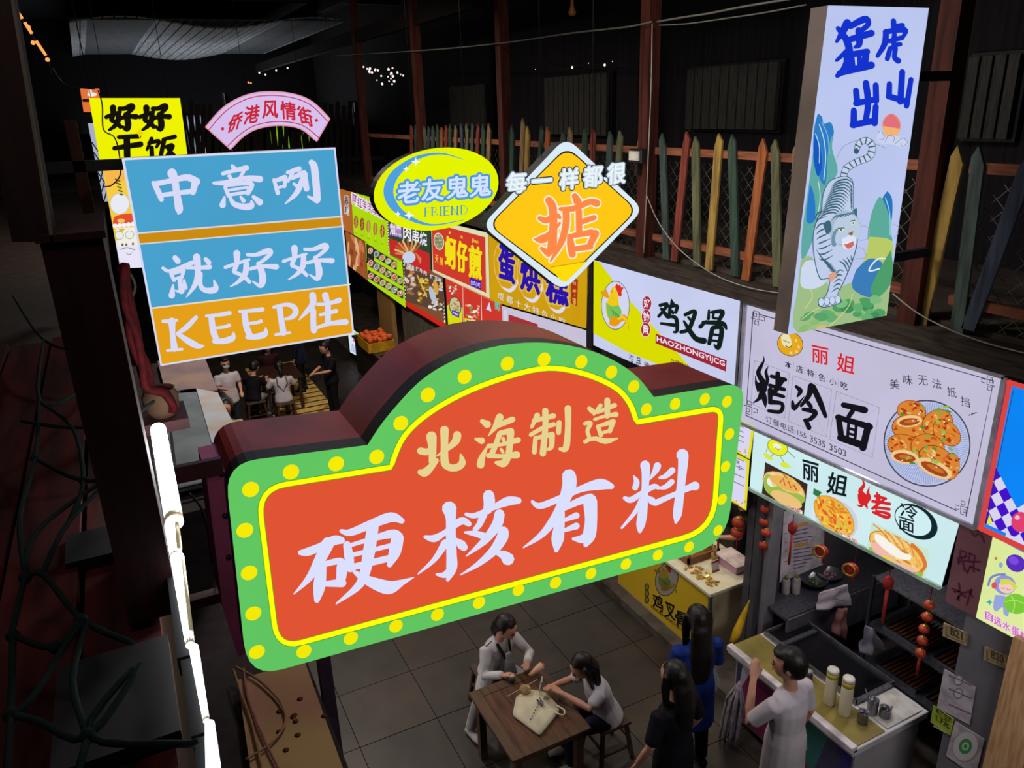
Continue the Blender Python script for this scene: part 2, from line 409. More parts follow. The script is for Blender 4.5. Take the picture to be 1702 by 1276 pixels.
def fence_bay(label, y0, y1, pickets, rz=(5.52, 4.62), w=.085):
    t = thing('picket_fence', label, 'fence', (5.15, (y0+y1)/2, 4.4), 'picket fence bays of the right gallery')
    for z in rz:
        MB().box((5.155, y0, z-.035), (5.20, y1, z+.035)).build('rail', mat('rail_wood', '8a5238', .7, kind='woody', col2='5a3323', scale=5), t)
    for p in pickets: picket(t, *p[:2], w*(p[3] if len(p) > 3 else 1), p[2])
    # wire mesh behind
    mb = MB(); s = .13; zb, zt_ = 4.45, 5.42
    if y0 < 11:
        k = y0 - (zt_-zb)
        while k < y1:
            for sg in (1, -1):
                a = Vector((5.215, k if sg > 0 else k+(zt_-zb), zb)); b = Vector((5.215, k+(zt_-zb) if sg > 0 else k, zt_))
                # clip to the bay
                def cl(p, q):
                    for lim, s2 in ((y0, 1), (y1, -1)):
                        if (p.y-lim)*s2 < 0 and (q.y-lim)*s2 > 0: p = p.lerp(q, (lim-p.y)/(q.y-p.y))
                    return p
                a2, b2 = cl(a, b), cl(b, a)
                if y0-1e-3 <= a2.y <= y1+1e-3 and y0-1e-3 <= b2.y <= y1+1e-3 and (a2-b2).length > .02: mb.bar(a2, b2, .0035, .0035)
            k += s
        o = mb.build('wire_mesh', mat('mesh_wire', '6b665a', .5, .6, bump=0), t); o['kind'] = 'stuff'
    return t
Z4 = lambda x, y: (1080+x*.36545, y*.36545)
Z3 = lambda x, y: (560+x*.3292, y*.3292)
fence_bay('picket fence bay right of the tiger sign with ochre, green and blue boards', 1.25, 3.42,
    [((1592, 252), (1528, 545), 'y'), ((1627, 253), (1588, 560), 'g'), ((1706, 272), (1608, 548), 'b'), ((1790, 285), (1720, 600), 'n'), ((1890, 290), (1850, 640), 'd')], w=.095)
fence_bay('picket fence bay between the near column and the tiger sign', 3.62, 6.88,
    [(Z4(55, 625), Z4(72, 1180), 'g'), (Z4(165, 618), Z4(108, 1188), 'r'), (Z4(205, 640), Z4(212, 1210), 'o'), (Z4(312, 628), Z4(265, 1228), 'y'), (Z4(373, 632), Z4(386, 1255), 'd'), (Z4(515, 650), Z4(432, 1275), 'n'), (Z4(570, 655), Z4(577, 1305), 'o'), (Z4(672, 665), Z4(640, 1330), 't'), (Z4(760, 670), Z4(770, 1390), 'g')], w=.1)
pk = []
for i, (x, yt, c) in enumerate(((1530, 688, 't'), (1425, 678, 'o'), (1375, 680, 'g'), (1290, 668, 'r'), (1250, 665, 'd'), (1172, 658, 't'), (1137, 675, 'g'), (1060, 655, 'n'), (1030, 650, 'd'), (960, 652, 'y'), (937, 610, 't'), (882, 645, 'd'), (855, 650, 'd'))):
    dx = R.uniform(-30, 10); b = Z3(x+dx, yt+520-(1530-x)*.18); pk.append((Z3(x, yt), b, c))
fence_bay('picket fence bay above the yellow diamond sign, a tall tan board in it', 7.08, 10.25, pk, w=.1)
pk = []
for i, x in enumerate(range(765, 560, -28)):
    pk.append((Z3(x, 640+R.uniform(-6, 12)), Z3(x+R.uniform(-12, 16), 1010-(765-x)*.2), 'tdrgobtdrg'[i % 10]))
fence_bay('picket fence bay behind the oval yellow sign', 10.45, 13.6, pk, w=.11)
pk = []
for i, x in enumerate(range(548, 370, -22)):
    pk.append((Z3(x, 645+R.uniform(-6, 12)), Z3(x+R.uniform(-6, 8), 930-(548-x)*.2), 'rndgbotdrg'[i % 10]))
fence_bay('farthest dim picket fence bay of the right gallery', 13.8, 17.1, pk, w=.12)

# ------------------------------------------------------------------ 1 the big sign
WH, CRM = 'DCE0FF', 'E6D392'
BIG = ('Y', 3.0)
t = thing('marquee_sign', 'large marquee sign with red face, green border, yellow dots and white characters', 'sign', at(800, 1000, 'Y', 3.02))
arch = smooth_pts([(612, 741), (648, 690), (712, 625), (800, 583), (895, 570), (985, 584), (1050, 618), (1088, 661)], 5)
outer = rnd_outline([(412, 1128), (374, 772), (612, 741)] + arch[1:-1] + [(1088, 661), (1239, 636), (1207, 905)], [60, 55, 0] + [0]*(len(arch)-2) + [0, 32, 60], 6)
pts3 = [at(x, y, *BIG) for x, y in outer]
MB().prism([p + Vector((0, .012, 0)) for p in pts3], (0, .10, 0)).build('front_tray', mat('tray_dark', '1c0d0c', .6), t, 'near-black metal tray behind the face')
MB().prism(pts3, (0, .012, 0)).build('face_panel', glow('sign_green', '62C862', 1.), t)
cen = Vector((1.6, 0, 4.35))
MB().prism([p + Vector((0, .112, 0)) for p in pts3], (0, .37, 0)).build('casing', mat('red_casing', '8a2a26', .5, col2='641c1a', scale=2), t, 'dark red metal casing')
A = Art(*BIG)
ia = smooth_pts([(649, 776), (672, 724), (722, 680), (799, 641), (895, 613), (960, 618), (1018, 641), (1045, 668), (1058, 701)], 5)
inner = rnd_outline([(461, 1078), (428, 812), (649, 776)] + ia[1:-1] + [(1058, 701), (1199, 677), (1185, 880)], [42, 48, 0] + [0]*(len(ia)-2) + [0, 20, 52], 6)
A.poly(inner, 'E05434'); A.line(inner, 10.5, '2E9A20', True); A.line(inner, 8.5, 'FFFF08', True)
A.build('red_panel_print', t)
A = Art(*BIG, gap=.004)
A.px(380, 740, .23516).brush('505 755 35,560 748 58,650 712 55,745 668 68,795 668 50;700 690 90,645 800 78,570 930 50,460 1046 8;655 850 70,640 990 85,622 1090 40;680 835 40,785 815 50,800 865 78,790 960 62;690 975 40,800 968 62;795 602 28,860 612 50,1010 552 62,1145 505 70,1222 530 40;835 700 55,850 790 66,858 868 52;830 712 30,960 672 32,1150 622 60,1200 645 66;1192 650 88,1172 750 85,1135 840 38;870 772 32,1140 705 32;870 858 46,1150 790 46;1018 570 82,990 750 85,958 905 72,905 1000 52,760 1114 12;885 888 25,960 940 60,1065 985 90,1140 1000 92,1225 965 42,1305 930 8', WH)
A.px(680, 740, .18812).brush('352 555 130,365 640 90,366 800 88,372 960 92,372 1080 95,338 1185 30;240 1135 22,300 1142 50,345 1120 70;140 805 32,220 818 65,320 762 48,455 665 66,525 690 48;315 860 70,220 1005 45,78 1130 14;408 825 30,455 870 78,480 895 70;700 440 100,705 510 100,690 565 80;500 605 30,585 615 50,740 545 50,870 490 80,960 485 60;655 600 72,620 690 55,580 740 45;490 765 20,590 778 55,680 805 60;795 605 90,775 690 92,690 810 72,600 895 45,500 975 10;828 760 98,815 820 100,735 935 78,600 1050 45,450 1140 10;765 945 30,830 965 80,870 1000 112', WH)
A.px(670, 640, .23516).brush('910 820 22,965 850 45,1100 800 46,1250 732 46,1390 698 78,1468 712 42;1170 640 100,1172 700 100,1140 800 82,1080 920 66,980 1050 45,848 1144 10;1110 900 60,1100 1000 76,1088 1090 86,1080 1165 30;1130 870 35,1230 822 50,1320 792 60;1318 815 100,1325 950 86,1312 1060 90,1288 1125 35;1200 1083 22,1260 1085 60,1300 1065 66;1140 950 26,1222 918 46;1140 1022 26,1222 992 48', WH)
A.px(980, 720, .16461).brush('440 425 15,470 485 58,455 545 60;680 325 75,660 375 62,602 462 15;555 320 100,562 400 82,552 600 72,530 800 95,510 920 88,502 985 40;350 650 40,412 668 60,520 602 52,640 535 56,688 545 40;515 670 50,455 790 45,320 950 24;592 640 30,620 672 72,640 695 62;702 445 28,762 428 52,830 370 64;700 550 25,765 535 52,825 486 58;660 700 60,740 662 56,870 605 52,1000 545 66,1060 528 92;932 215 124,940 270 102,920 500 84,895 700 92,880 820 86,865 895 28', WH)
A.build('white_characters', t)
A = Art(*BIG, gap=.004)
A.px(670, 640, .23516).brush('120 462 50,165 468 48,205 448 40;198 360 74,205 450 56,205 540 52;120 612 42,160 610 60,235 530 32;290 315 62,290 420 52,292 540 58,325 578 50,380 578 50,415 545 50,405 490 18;380 350 58,370 390 55,320 440 35,240 495 12;555 252 30,592 275 54;512 378 22,552 390 48;545 560 55,555 510 45,592 432 12;680 225 56,650 290 40,600 355 8;650 290 35,770 240 42;680 340 38,650 425 38,622 488 42;600 495 35,700 500 32,800 490 52;600 428 32,700 415 26,810 385 42;685 335 34,760 322 45;758 330 50,750 430 46,738 505 46,705 550 56,655 545 24;705 375 26,712 400 22;690 450 20,702 470 24;945 212 42,905 295 22;920 250 30,1060 215 38;900 348 30,980 302 30,1062 275 34;1002 178 44,1002 300 42,985 480 46;932 370 30,925 470 36;940 370 28,1052 345 36;1050 350 40,1045 432 36,1018 452 18;1100 262 36,1095 332 36;1162 162 48,1162 300 42,1148 440 46,1105 448 22;1312 162 30,1335 182 38;1280 270 25,1322 265 32,1300 320 28,1312 370 28,1285 400 24;1280 395 24,1350 375 30,1430 393 40,1512 373 12;1392 142 32,1345 205 18;1370 190 25,1492 140 34;1440 105 42,1440 215 40;1350 240 22,1430 215 24,1502 205 38;1375 290 30,1395 350 32;1375 288 22,1482 255 38;1480 260 36,1458 322 32;1395 338 22,1460 318 26', CRM)
A.build('cream_characters', t)
dots = [(416.5, 813), (483.5, 784), (558.7, 770.5), (626, 759), (407, 881), (414, 951.6), (421, 1019), (427, 1083), (505, 1082), (583, 1060), (658, 1040), (727, 1021), (796, 1001), (861.5, 980), (923, 968), (982, 952.5), (1040, 937), (1093, 922), (1145, 908.5), (1193, 881), (1200, 829.5), (1205.5, 775), (1212, 721), (1208, 667), (1171, 663), (1122, 671), (1074, 680), (1053, 642), (1016, 618), (966, 601), (904, 597), (843, 604), (772, 626), (711, 656), (666, 703)]
dm = glow('dot_yellow', 'F7EC06', 1., False)
for k, (x, y) in enumerate(dots):
    c = at(x, y, *BIG); r = .0335
    MB().lathe(c + Vector((0, -.001, 0)), [(r, 0), (r*.97, .003), (1e-5, .004)], 16, (0, -1, 0)).build('light_dot', dm, t)
# bracket carrying the big sign
t = thing('sign_bracket', 'maroon steel bracket fixing the marquee sign to the left gallery', 'bracket', at(362, 1180, 'Y', 3.5))
mm = mat('maroon_steel', 'a84a70', .5, .1, col2='8a3a5c', scale=3)
a, b = at(357, 760, 'Y', 3.47), at(392, 1110, 'Y', 3.47)
MB().prism([at(x, y, 'Y', 3.125) for x, y in ((343, 790), (392, 778), (420, 1080), (396, 1092), (370, 1010))], (0, .32, 0)).build('upright', mm, t, 'upright maroon plate')
MB().box((-.3, 3.09, at(300, 790, 'Y', 3.1).z-.03), (at(372, 790, 'Y', 3.1).x, 3.12, at(300, 790, 'Y', 3.1).z+.04)).build('arm', mat('dark_maroon', '3b1018', .5), t)
MB().box((-.3, 3.46, at(300, 1000, 'Y', 3.48).z-.05), (a.x, 3.52, at(300, 1000, 'Y', 3.48).z)).build('lower_arm', mat('dark_maroon', '3b1018', .5), t)
for z in (.0, .3, .6): MB().ball(at(368+z*20, 788+z*230, 'Y', 3.12), .012).build('bolt', dark_steel, t)

# ------------------------------------------------------------------ 2 blue and yellow sign
BL = ('Y', 5.0)
t = thing('light_box_sign', 'blue and orange rectangular light box with white characters and KEEP', 'sign', at(430, 590, 'Y', 5.04))
sign_box(t, [(203, 263), (557, 245), (588, 555), (267, 608)], *BL, .1, mat('box_dark', '241c1c', .5), glow('sign_blue', '49A2CE', 1.))
A = Art(*BL)
A.poly([(228, 389), (568.5, 361), (570, 375), (231, 405)], 'CC8C12')
A.poly([(250, 511), (580.5, 472), (588, 555), (267, 608)], 'E4A018')
A.line([(204.5, 264.5), (556, 246.5), (587, 554), (268, 606.5)], 4.2, 'D6D9F2', True)
A.line([(229, 387.5), (568.5, 359.5)], 2.6, 'DAD6DA'); A.line([(231, 405.5), (571, 376)], 2.2, 'DAD6DA'); A.line([(252, 512), (581, 472.5)], 2.6, 'E6DCCB')
A.build('panel_print', t)
A = Art(*BL, gap=.004)
HAO = '725 240 55,725 320 40,705 380 35,740 400 30,790 430 32,825 465 30;800 320 45,790 400 45,740 460 30,675 500 10;635 350 28,720 320 26,820 290 24;810 250 28,880 250 32,970 220 46,990 240 36,940 290 30,890 322 24;895 322 38,920 385 52,928 450 55,910 495 36,850 460 12;830 362 28,920 342 30,1035 345 44'
W2 = 'D9DAF6'
A.px(200, 230, .23516).brush('235 315 32,265 370 42,290 430 36;245 322 40,350 300 36,470 275 46,540 305 52;530 305 52,512 380 42;280 402 32,400 386 32,515 372 36;365 245 68,385 300 52,400 400 50,415 500 56,410 530 18;790 192 22,808 220 44;725 248 28,800 228 28,890 208 40;770 265 28,785 292 28;870 235 26,845 275 20;660 315 22,750 312 38,880 280 34,985 287 48;740 345 26,765 405 30;740 335 20,920 315 36,900 385 36;770 365 20,895 345 20;770 398 24,895 380 24;735 415 18,722 470 46;770 400 15,800 460 36,870 482 44,925 475 46,925 440 14;850 412 18,870 440 32;940 412 26,985 450 48;1085 292 24,1112 385 32;1090 300 26,1162 275 38;1165 280 34,1160 340 24;1110 348 20,1165 335 20;1180 240 24,1262 215 38;1215 240 32,1185 305 16;1215 280 26,1300 245 42,1280 310 42,1240 390 36,1165 460 10;1225 320 20,1250 338 28;1300 245 36,1315 355 42;1350 170 42,1370 205 52,1385 350 52,1390 432 50;1325 410 15,1390 440 40', W2)
A.px(240, 370, .21164).brush('240 275 42,262 300 46;145 355 25,205 378 28,380 312 38;210 398 32,232 452 28;215 402 25,305 370 34;308 372 32,292 432 26;235 442 22,300 420 22;275 440 32,292 535 48;240 532 12,292 545 30;225 490 18,215 570 52;310 452 22,322 510 34;330 352 26,430 352 28,512 347 38;410 270 60,420 380 46,400 480 42,330 582 10;440 400 36,440 490 36,482 530 42,558 520 50,545 450 12;480 285 32,505 312 40;' + HAO, W2)
A.brush(HAO, W2, M=(485, -30, .955, .95, 0))
A.brush('1320 570 56,1320 640 50,1270 700 35,1215 760 10;1325 690 46,1325 780 46,1330 845 48;1420 570 54,1430 612 44;1360 640 26,1440 635 26,1528 608 42;1380 722 24,1505 692 34;1440 620 46,1440 780 46;1350 825 26,1450 792 32,1580 778 48;145 772 25,195 772 34,255 765 22;215 772 58,222 880 42,235 985 56;180 1002 22,295 992 22;405 742 32,330 820 42,260 868 25;262 872 30,360 938 52,425 968 40,465 965 14;525 740 46,540 850 50,572 930 46;485 730 22,560 726 28,668 708 34;550 826 22,620 818 26,665 805 30;550 930 38,620 928 46,690 905 48,700 860 12;785 705 46,800 815 50,832 892 46;745 695 22,820 691 28,925 680 36;810 791 22,880 783 26,915 772 30;810 895 38,880 893 46,945 872 48,952 825 12;1060 665 46,1075 770 46,1090 862 52;1030 877 22,1140 862 22;1015 662 25,1110 642 30,1168 658 42,1188 700 46,1158 740 36,1105 755 18', W2)
A.build('white_characters', t)
# arm from the left gallery
z = at(170, 275, 'Y', 5.1).z
MB().box((-.35, 5.1, z-.03), (.12, 5.16, z+.03)).build('arm', black_m, t)
MB().box((-.16, 5.1, z-.9), (-.1, 5.16, z+.25)).build('arm_upright', mat('rust_steel', '4a2c20', .8), t)

# ------------------------------------------------------------------ 3 yellow sign and the picture board under it
YL = ('Y', 7.0)
t = thing('yellow_sign', 'bright yellow square light box with bold black characters', 'sign', at(240, 270, 'Y', 7.05))
sign_box(t, [(148, 163), (299, 163), (313, 268), (166, 268)], *YL, .1, black_m, glow('sign_yellow', 'F2F500', 1.))
A = Art(*YL, gap=.004); A.px(0, 0, .32922)
K2 = '14120A'
A.brush(HAO, K2, 1.15, 10, M=(540-635*.38, 535-215*.44, .375, .43, 0)); A.brush(HAO, K2, 1.15, 10, M=(708-635*.38, 535-215*.44, .375, .43, 0))
A.brush('600 692 22,700 688 26;578 748 24,710 728 30;640 700 34,642 788 34;765 700 22,742 755 15;752 722 20,802 712 22,790 742 16;765 745 24,767 785 24;830 702 18,882 690 24;828 705 26,812 785 22;838 742 20,872 735 24,842 790 22;848 752 18,880 788 24', K2)
A.poly([(705, 645), (712, 664), (728, 672), (712, 680), (704, 698), (699, 680), (686, 672), (699, 662)], 'F4CF10')
A.build('black_characters', t)
t = thing('picture_board', 'tall light board with a beckoning cat drawing below the yellow sign', 'sign', at(220, 450, 'Y', 7.05))
sign_box(t, [(170, 280), (318, 280), (330, 440), (200, 446)], *YL, .08, black_m, glow('board_yellow', 'F8CE42', 1.))
A = Art(*YL); A.px(130, 260, .1568).clip([(170, 280), (318, 280), (330, 440), (200, 446)])
A.poly([(270, 120), (470, 115), (500, 250), (300, 320)], 'F7B84A')
A.ell(440, 500, 105, 115, 'C9C9A0'); A.ell(440, 500, 98, 108, 'E8EAF6')
A.blob([(380, 900), (520, 880), (760, 900), (760, 1160), (470, 1190)], 'E6E4F6')
for k in range(5): A.line([(395+k*12, 240+k*40), (440+k*8, 262+k*36)], 16, '5B5B28')
A.blob([(380, 640), (480, 610), (760, 600), (770, 700), (400, 740)], 'E2502E'); A.ell(455, 680, 42, 22, 'F6C25A')
for k in range(7): A.ell(390+k*48, 735-k*5, 26, 24, 'F4F4FF')
A.poly([(400, 760), (760, 740), (780, 930), (420, 950)], 'F2EDE6')
for cx in (435, 545, 660): A.ell(cx, 835-(cx-435)*.05, 48, 46, '8A9A60'); A.ell(cx, 835-(cx-435)*.05, 43, 41, 'E9EDE4')
A.poly([(420, 765), (500, 765), (460, 805)], 'D8B828')
for x, y in ((470, 935), (510, 935), (580, 925)): A.ell(x, y, 12, 16, '6A6A40')
A.curve([(450, 985), (520, 965), (600, 990)], 8, '7A6A50'); A.curve([(510, 1020), (540, 1040), (570, 1018)], 6, '7A6A50')
A.build('cat_print', t)
# orange board behind at far left and bright lattice window beside it
t = thing('orange_board', 'small orange light board with a white mark beyond the yellow sign', 'sign', at(150, 185, 'Y', 8.5))
sign_box(t, [(133, 147), (165, 147), (169, 186), (139, 186)], 'Y', 8.5, .06, black_m, glow('board_orange', 'E8743A', 1., False))
A = Art('Y', 8.5); A.px(); A.ell(153, 157, 8, 3.5, 'F2E8E0'); A.ell(150, 152, 3, 3, 'F2E8E0'); A.line([(139, 167), (167, 167)], 5, '2a1410'); A.build('mark_print', t)
t = thing('lattice_screen', 'white lattice screen glimpsed beside the yellow sign', 'screen', at(160, 320, 'Y', 8.3))
a, b = at(146, 205, 'Y', 8.3), at(172, 335, 'Y', 8.3)
MB().box((a.x, 8.3, b.z), (b.x+.12, 8.33, a.z)).build('lit_panel', glow('screen_white', 'B9C2DC', .8, False), t)
mb = MB()
for k in range(0, int((a.z-b.z-.26)/.09)):
    for sg in (1, -1):
        z0 = b.z + k*.09; mb.bar((a.x, 8.295, z0 if sg > 0 else z0+.26), (b.x+.12, 8.295, z0+.26 if sg > 0 else z0), .01, .01)
mb.build('lattice', black_m, t)

# ------------------------------------------------------------------ 4 fan sign
FN = ('Y', 9.0)
t = thing('fan_sign', 'fan-shaped lavender light box with red characters', 'sign', at(445, 240, 'Y', 9.05))
cx, cy, ro, ri = 450., 272., 0, 0
o_arc = smooth_pts([(342, 211), (372, 178), (410, 158), (450, 152.5), (490, 157), (520, 170), (548, 197)], 4)
i_arc = smooth_pts([(526, 235), (500, 214), (465, 208), (430, 213), (405, 226), (383, 248)], 4)
sign_box(t, o_arc + i_arc, *FN, .1, black_m, glow('fan_lavender', 'D9C2F0', 1.))
A = Art(*FN)
A.line(o_arc + i_arc, 2.2, 'E79AB0', True); A.curve([(346, 217), (376, 184), (412, 164), (450, 158.5), (488, 163), (517, 175), (544, 201)], 1.6, 'C03050')
A.curve([(378, 243), (402, 221), (428, 207), (465, 202), (502, 208), (530, 229)], 1.6, 'C03050')
A.ell(370, 214, 2.6, 2.8, 'C8283C'); A.ell(526, 200, 2.6, 2.8, 'C8283C')
for ch, x, y, r in (('侨', 391, 203, -.42), ('港', 418.5, 190, -.2), ('风', 449, 182, -.03), ('情', 479, 184, .12), ('街', 507, 193, .32)):
    dx, dy = math.cos(r)*12.5, math.sin(r)*12.5
    A.text(ch, x-dx, y-dy, x+dx, y+dy, 29, 'C8283C', .05, sh=-r*.6)
A.build('red_characters', t)

# ------------------------------------------------------------------ 5 oval sign
OV = ('Y', 6.0)
t = thing('oval_sign', 'yellow oval light box with pale blue characters and FRIEND', 'sign', at(725, 385, 'Y', 6.05))
ov = []
for k in range(40):
    a = 2*math.pi*k/40; ov.append((725 + 103.5*math.cos(a) - 4*math.sin(a), 314 + 68.5*math.sin(a) - 9*math.cos(a)))
sign_box(t, ov, *OV, .12, black_m, glow('oval_yellow', 'E6F600', 1.))
A = Art(*OV); A.px(540, 120, .32922)
A.curve([(700, 440), (620, 415), (520, 415), (430, 450), (350, 520), (318, 590), (330, 660), (380, 710), (450, 750), (540, 768), (640, 765)], 0, '4FA0E0')
cr = [(700, 440, 3), (600, 412, 8), (510, 418, 14), (430, 450, 26), (350, 520, 44), (320, 600, 50), (345, 670, 44), (400, 720, 28), (480, 758, 16), (560, 770, 8), (700, 745, 3)]
A.up(); A.stroke(cr, '4FA0E0')
for x, y, r in ((458, 452, 24), (410, 487, 16), (425, 722, 26), (368, 715, 18)):
    A.poly([(x, y-r), (x+r*.25, y-r*.25), (x+r, y), (x+r*.25, y+r*.25), (x, y+r), (x-r*.25, y+r*.25), (x-r, y), (x-r*.25, y-r*.25)], 'EEF4FF')
for ch, x0, x1, y in (('老', 365, 478, 606), ('友', 485, 600, 592), ('鬼', 612, 722, 580), ('鬼', 728, 838, 572)):
    A.text(ch, x0+1, y+4, x1-1, y-6, 114, '4A9ADC', .13)
for ch, x0, x1, y in (('老', 365, 478, 606), ('友', 485, 600, 592), ('鬼', 612, 722, 580), ('鬼', 728, 838, 572)):
    A.text(ch, x0+3, y+4, x1-3, y-6, 108, 'D5E2FF', .045)
FR = {'F': ['0 0 0 10', '0 0 6 0', '0 5 4.5 5'], 'R': ['0 0 0 10', '0 0 4 .3 5.5 2.5 4 5 0 5', '3 5 7 10'], 'I': ['0 0 0 10'], 'E': ['0 0 0 10', '0 0 6 0', '0 5 4.5 5', '0 10 6 10'], 'N': ['0 0 0 10', '0 0 7 10', '7 10 7 0'], 'D': ['0 0 0 10', '0 0 4 0 7 3 7 7 4 10 0 10']}
x = 505
for ch, w in zip('FRIEND', (35, 43, 18, 38, 48, 40)):
    y0 = 684 - (x-505)*.06
    for st in FR[ch]:
        q = [float(v) for v in st.split()]; pts = [(x+q[i]*4.0, y0+q[i+1]*4.2) for i in range(0, len(q), 2)]
        vert = len(pts) == 2 and pts[0][0] == pts[1][0]
        A.line(pts, 7 if vert else 3.2, '4D98C0')
        if vert:
            for p in pts: A.line([(p[0]-7, p[1]), (p[0]+7, p[1])], 2.5, '4D98C0')
    x += w
A.build('oval_print', t)

# ------------------------------------------------------------------ 6 diamond sign
DM = ('Y', 5.5)
t = thing('diamond_sign', 'yellow diamond light box with one large orange character', 'sign', at(938, 478, 'Y', 5.55))
sign_box(t, rnd_outline([(801, 375), (941, 228), (1070, 348), (936, 484)], 22, 5), *DM, .12, black_m, glow('diamond_white', 'DDEEFA', 1.))
A = Art(*DM)
A.poly(rnd_outline([(811, 374), (942, 243), (1060, 349), (937, 470)], 22, 5), '1A1A12')
A.poly(rnd_outline([(813.5, 374), (942, 246), (1057.5, 349), (937, 467)], 22, 5), 'FFC816')
A.poly([(915, 444), (976, 434), (941, 468), (931, 466)], 'FFDC0A'); A.line([(915, 444), (976, 434)], .8, '7A6A10')
D = '425 650 30,480 668 46,560 630 42,590 645 22;500 505 55,530 560 62,538 680 58,532 800 66,525 890 70,495 945 38;440 895 22,480 925 46;385 822 12,440 822 62,500 790 50,590 690 15;712 470 44,735 515 60;595 575 26,700 572 42,830 518 44,890 528 56;640 590 52,640 700 52,600 850 46,515 1000 10;745 590 46,748 780 46;760 682 40,870 645 38;672 800 42,680 870 56,692 945 52;700 792 36,850 765 46;880 775 58,838 865 44;690 905 36,840 882 44'
A.px(810, 230, .20376).brush(D, 'FFF4D8', 1, 30); A.brush(D, 'F2A890', 1, 9); A.brush(D, 'FF8946')
A.build('diamond_print', t)
A = Art('Y', 5.44)
for col, bd, g in (('2A3844', .15, 0), ('C4D4DC', .095, 0), ('EAF4FC', .04, 0)):
    for ch, x0, x1, y in (('每', 842, 874, 303), ('一', 884, 916, 300), ('样', 930, 960, 297), ('都', 969, 1000, 293), ('很', 1009, 1038, 288)):
        A.text(ch, x0, y+1.5, x1, y-1.5, (4 if ch == '一' else 34)+g, col, bd, .05)
A.build('raised_characters', t)
for x0, y0, x1 in ((840, 303, 876), (968, 293, 1042)):
    a, b = at(x0, y0, 'Y', 5.445), at(x1, y0, 'Y', 5.445); MB().box((a.x+.02, 5.445, a.z-.02), (b.x-.02, 5.5, a.z+.02)).build('letter_mount', black_m, t)

# ------------------------------------------------------------------ 7 tiger sign
TG = ('Y', 3.4)
t = thing('tiger_sign', 'tall pale light box with blue characters and a painted white tiger', 'sign', at(1390, 540, 'Y', 3.45))
sign_box(t, [(1377, 9), (1544, 13), (1473, 524), (1310, 556)], *TG, .12, mat('box_alu', '8a7a70', .4, .3, col2='6e625a', scale=2), glow('tiger_white', 'BCC8F0', 1.))
A = Art(*TG); A.px(1300, 170, .3057).clip([(1377, 9), (1544, 13), (1473, 524), (1310, 556)])
# mountains, left
A.blob([(192, 60), (215, 78), (225, 115), (262, 108), (280, 160), (270, 250), (300, 380), (230, 480), (210, 600), (185, 700), (110, 860), (108, 700), (150, 400)], '5FA9A4')
A.blob([(192, 60), (215, 80), (225, 118), (262, 110), (280, 165), (262, 200), (245, 300), (235, 440), (205, 420), (170, 300), (170, 160)], '2E7CC4')
A.curve([(200, 120), (225, 200), (235, 300), (225, 420)], 5, 'BFE0F0'); A.curve([(215, 110), (245, 180), (255, 280)], 4, '8CC4EC')
A.blob([(175, 180), (205, 250), (215, 350), (190, 400), (168, 300)], '1658C0'); A.curve([(180, 170), (200, 240), (200, 330)], 4, 'BFE0F0')
A.blob([(150, 440), (175, 520), (175, 640), (130, 640)], '2A78C8')
A.curve([(195, 430), (205, 520), (190, 620)], 4, 'CFE6C8')
# ground and right mountains
A.blob([(100, 860), (160, 840), (260, 1000), (400, 960), (440, 860), (590, 830), (575, 1000), (560, 1175), (90, 1262), (85, 1000)], '9DBE86')
A.blob([(570, 482), (595, 530), (590, 700), (590, 760), (470, 760), (480, 620), (520, 520), (545, 520)], '5BAA9A')
A.blob([(570, 482), (597, 530), (592, 640), (560, 560), (545, 520)], '2A74BC'); A.curve([(560, 520), (582, 600), (585, 720)], 5, '9AD8F0')
A.blob([(470, 730), (590, 750), (590, 850), (500, 900), (440, 890), (460, 800)], 'B9CB66')
A.blob([(400, 910), (470, 850), (540, 870), (545, 960), (490, 1060), (380, 1010)], '3C7CB8'); A.curve([(600, 860), (520, 850), (470, 915), (540, 900)], 8, 'DCEFF4')
A.blob([(590, 800), (600, 960), (520, 1060), (480, 1020), (520, 920)], '4E9E6C')
for k in range(26):
    A.ell(R.uniform(190, 545), R.uniform(1050, 1180), R.uniform(22, 48), R.uniform(14, 26), R.choice(('4E9E62', '66AE70', '3F8E5E', '7DBB7C')), R.uniform(-.4, .2))
for k in range(12): A.ell(R.uniform(110, 230), R.uniform(1150, 1235), 30, 14, R.choice(('58A46A', '8CBB6C', 'C8BE72')), -.3)
for p in ([(120, 1120), (160, 1060), (150, 1010)], [(100, 1180), (170, 1130), (220, 1110)], [(250, 1220), (350, 1120), (380, 1040)]): A.curve(p, 4, 'E0D27A')
# sun and clouds
A.ell(590, 125, 50, 62, 'E98A72'); A.blob([(545, 105), (590, 62), (632, 110), (630, 140), (560, 130)], 'E2707A'); A.blob([(540, 130), (632, 145), (620, 180), (560, 182)], 'F2B274')
A.blob([(515, 170), (535, 150), (555, 190), (600, 180), (640, 190), (680, 215), (660, 245), (600, 230), (540, 225), (510, 205)], 'C9D2F0')
for p in ([(515, 170), (535, 155), (550, 195), (520, 205)], [(555, 215), (575, 180), (605, 190), (600, 215)], [(610, 225), (650, 195), (678, 218), (650, 240), (640, 222)], [(290, 310), (330, 240), (420, 205), (500, 225), (560, 250)]): A.curve(p, 3, '8E8E98')
for p in ([(400, 700), (430, 670), (470, 690), (460, 740), (420, 750)], [(380, 800), (430, 790), (450, 840), (400, 850)], [(120, 880), (150, 850), (180, 900)], [(600, 660), (640, 690), (600, 740)]): A.curve(p, 3, '9AA0AC')
A.blob([(100, 900), (130, 860), (190, 870), (240, 960), (180, 1010), (100, 1000)], 'CBD8EE')
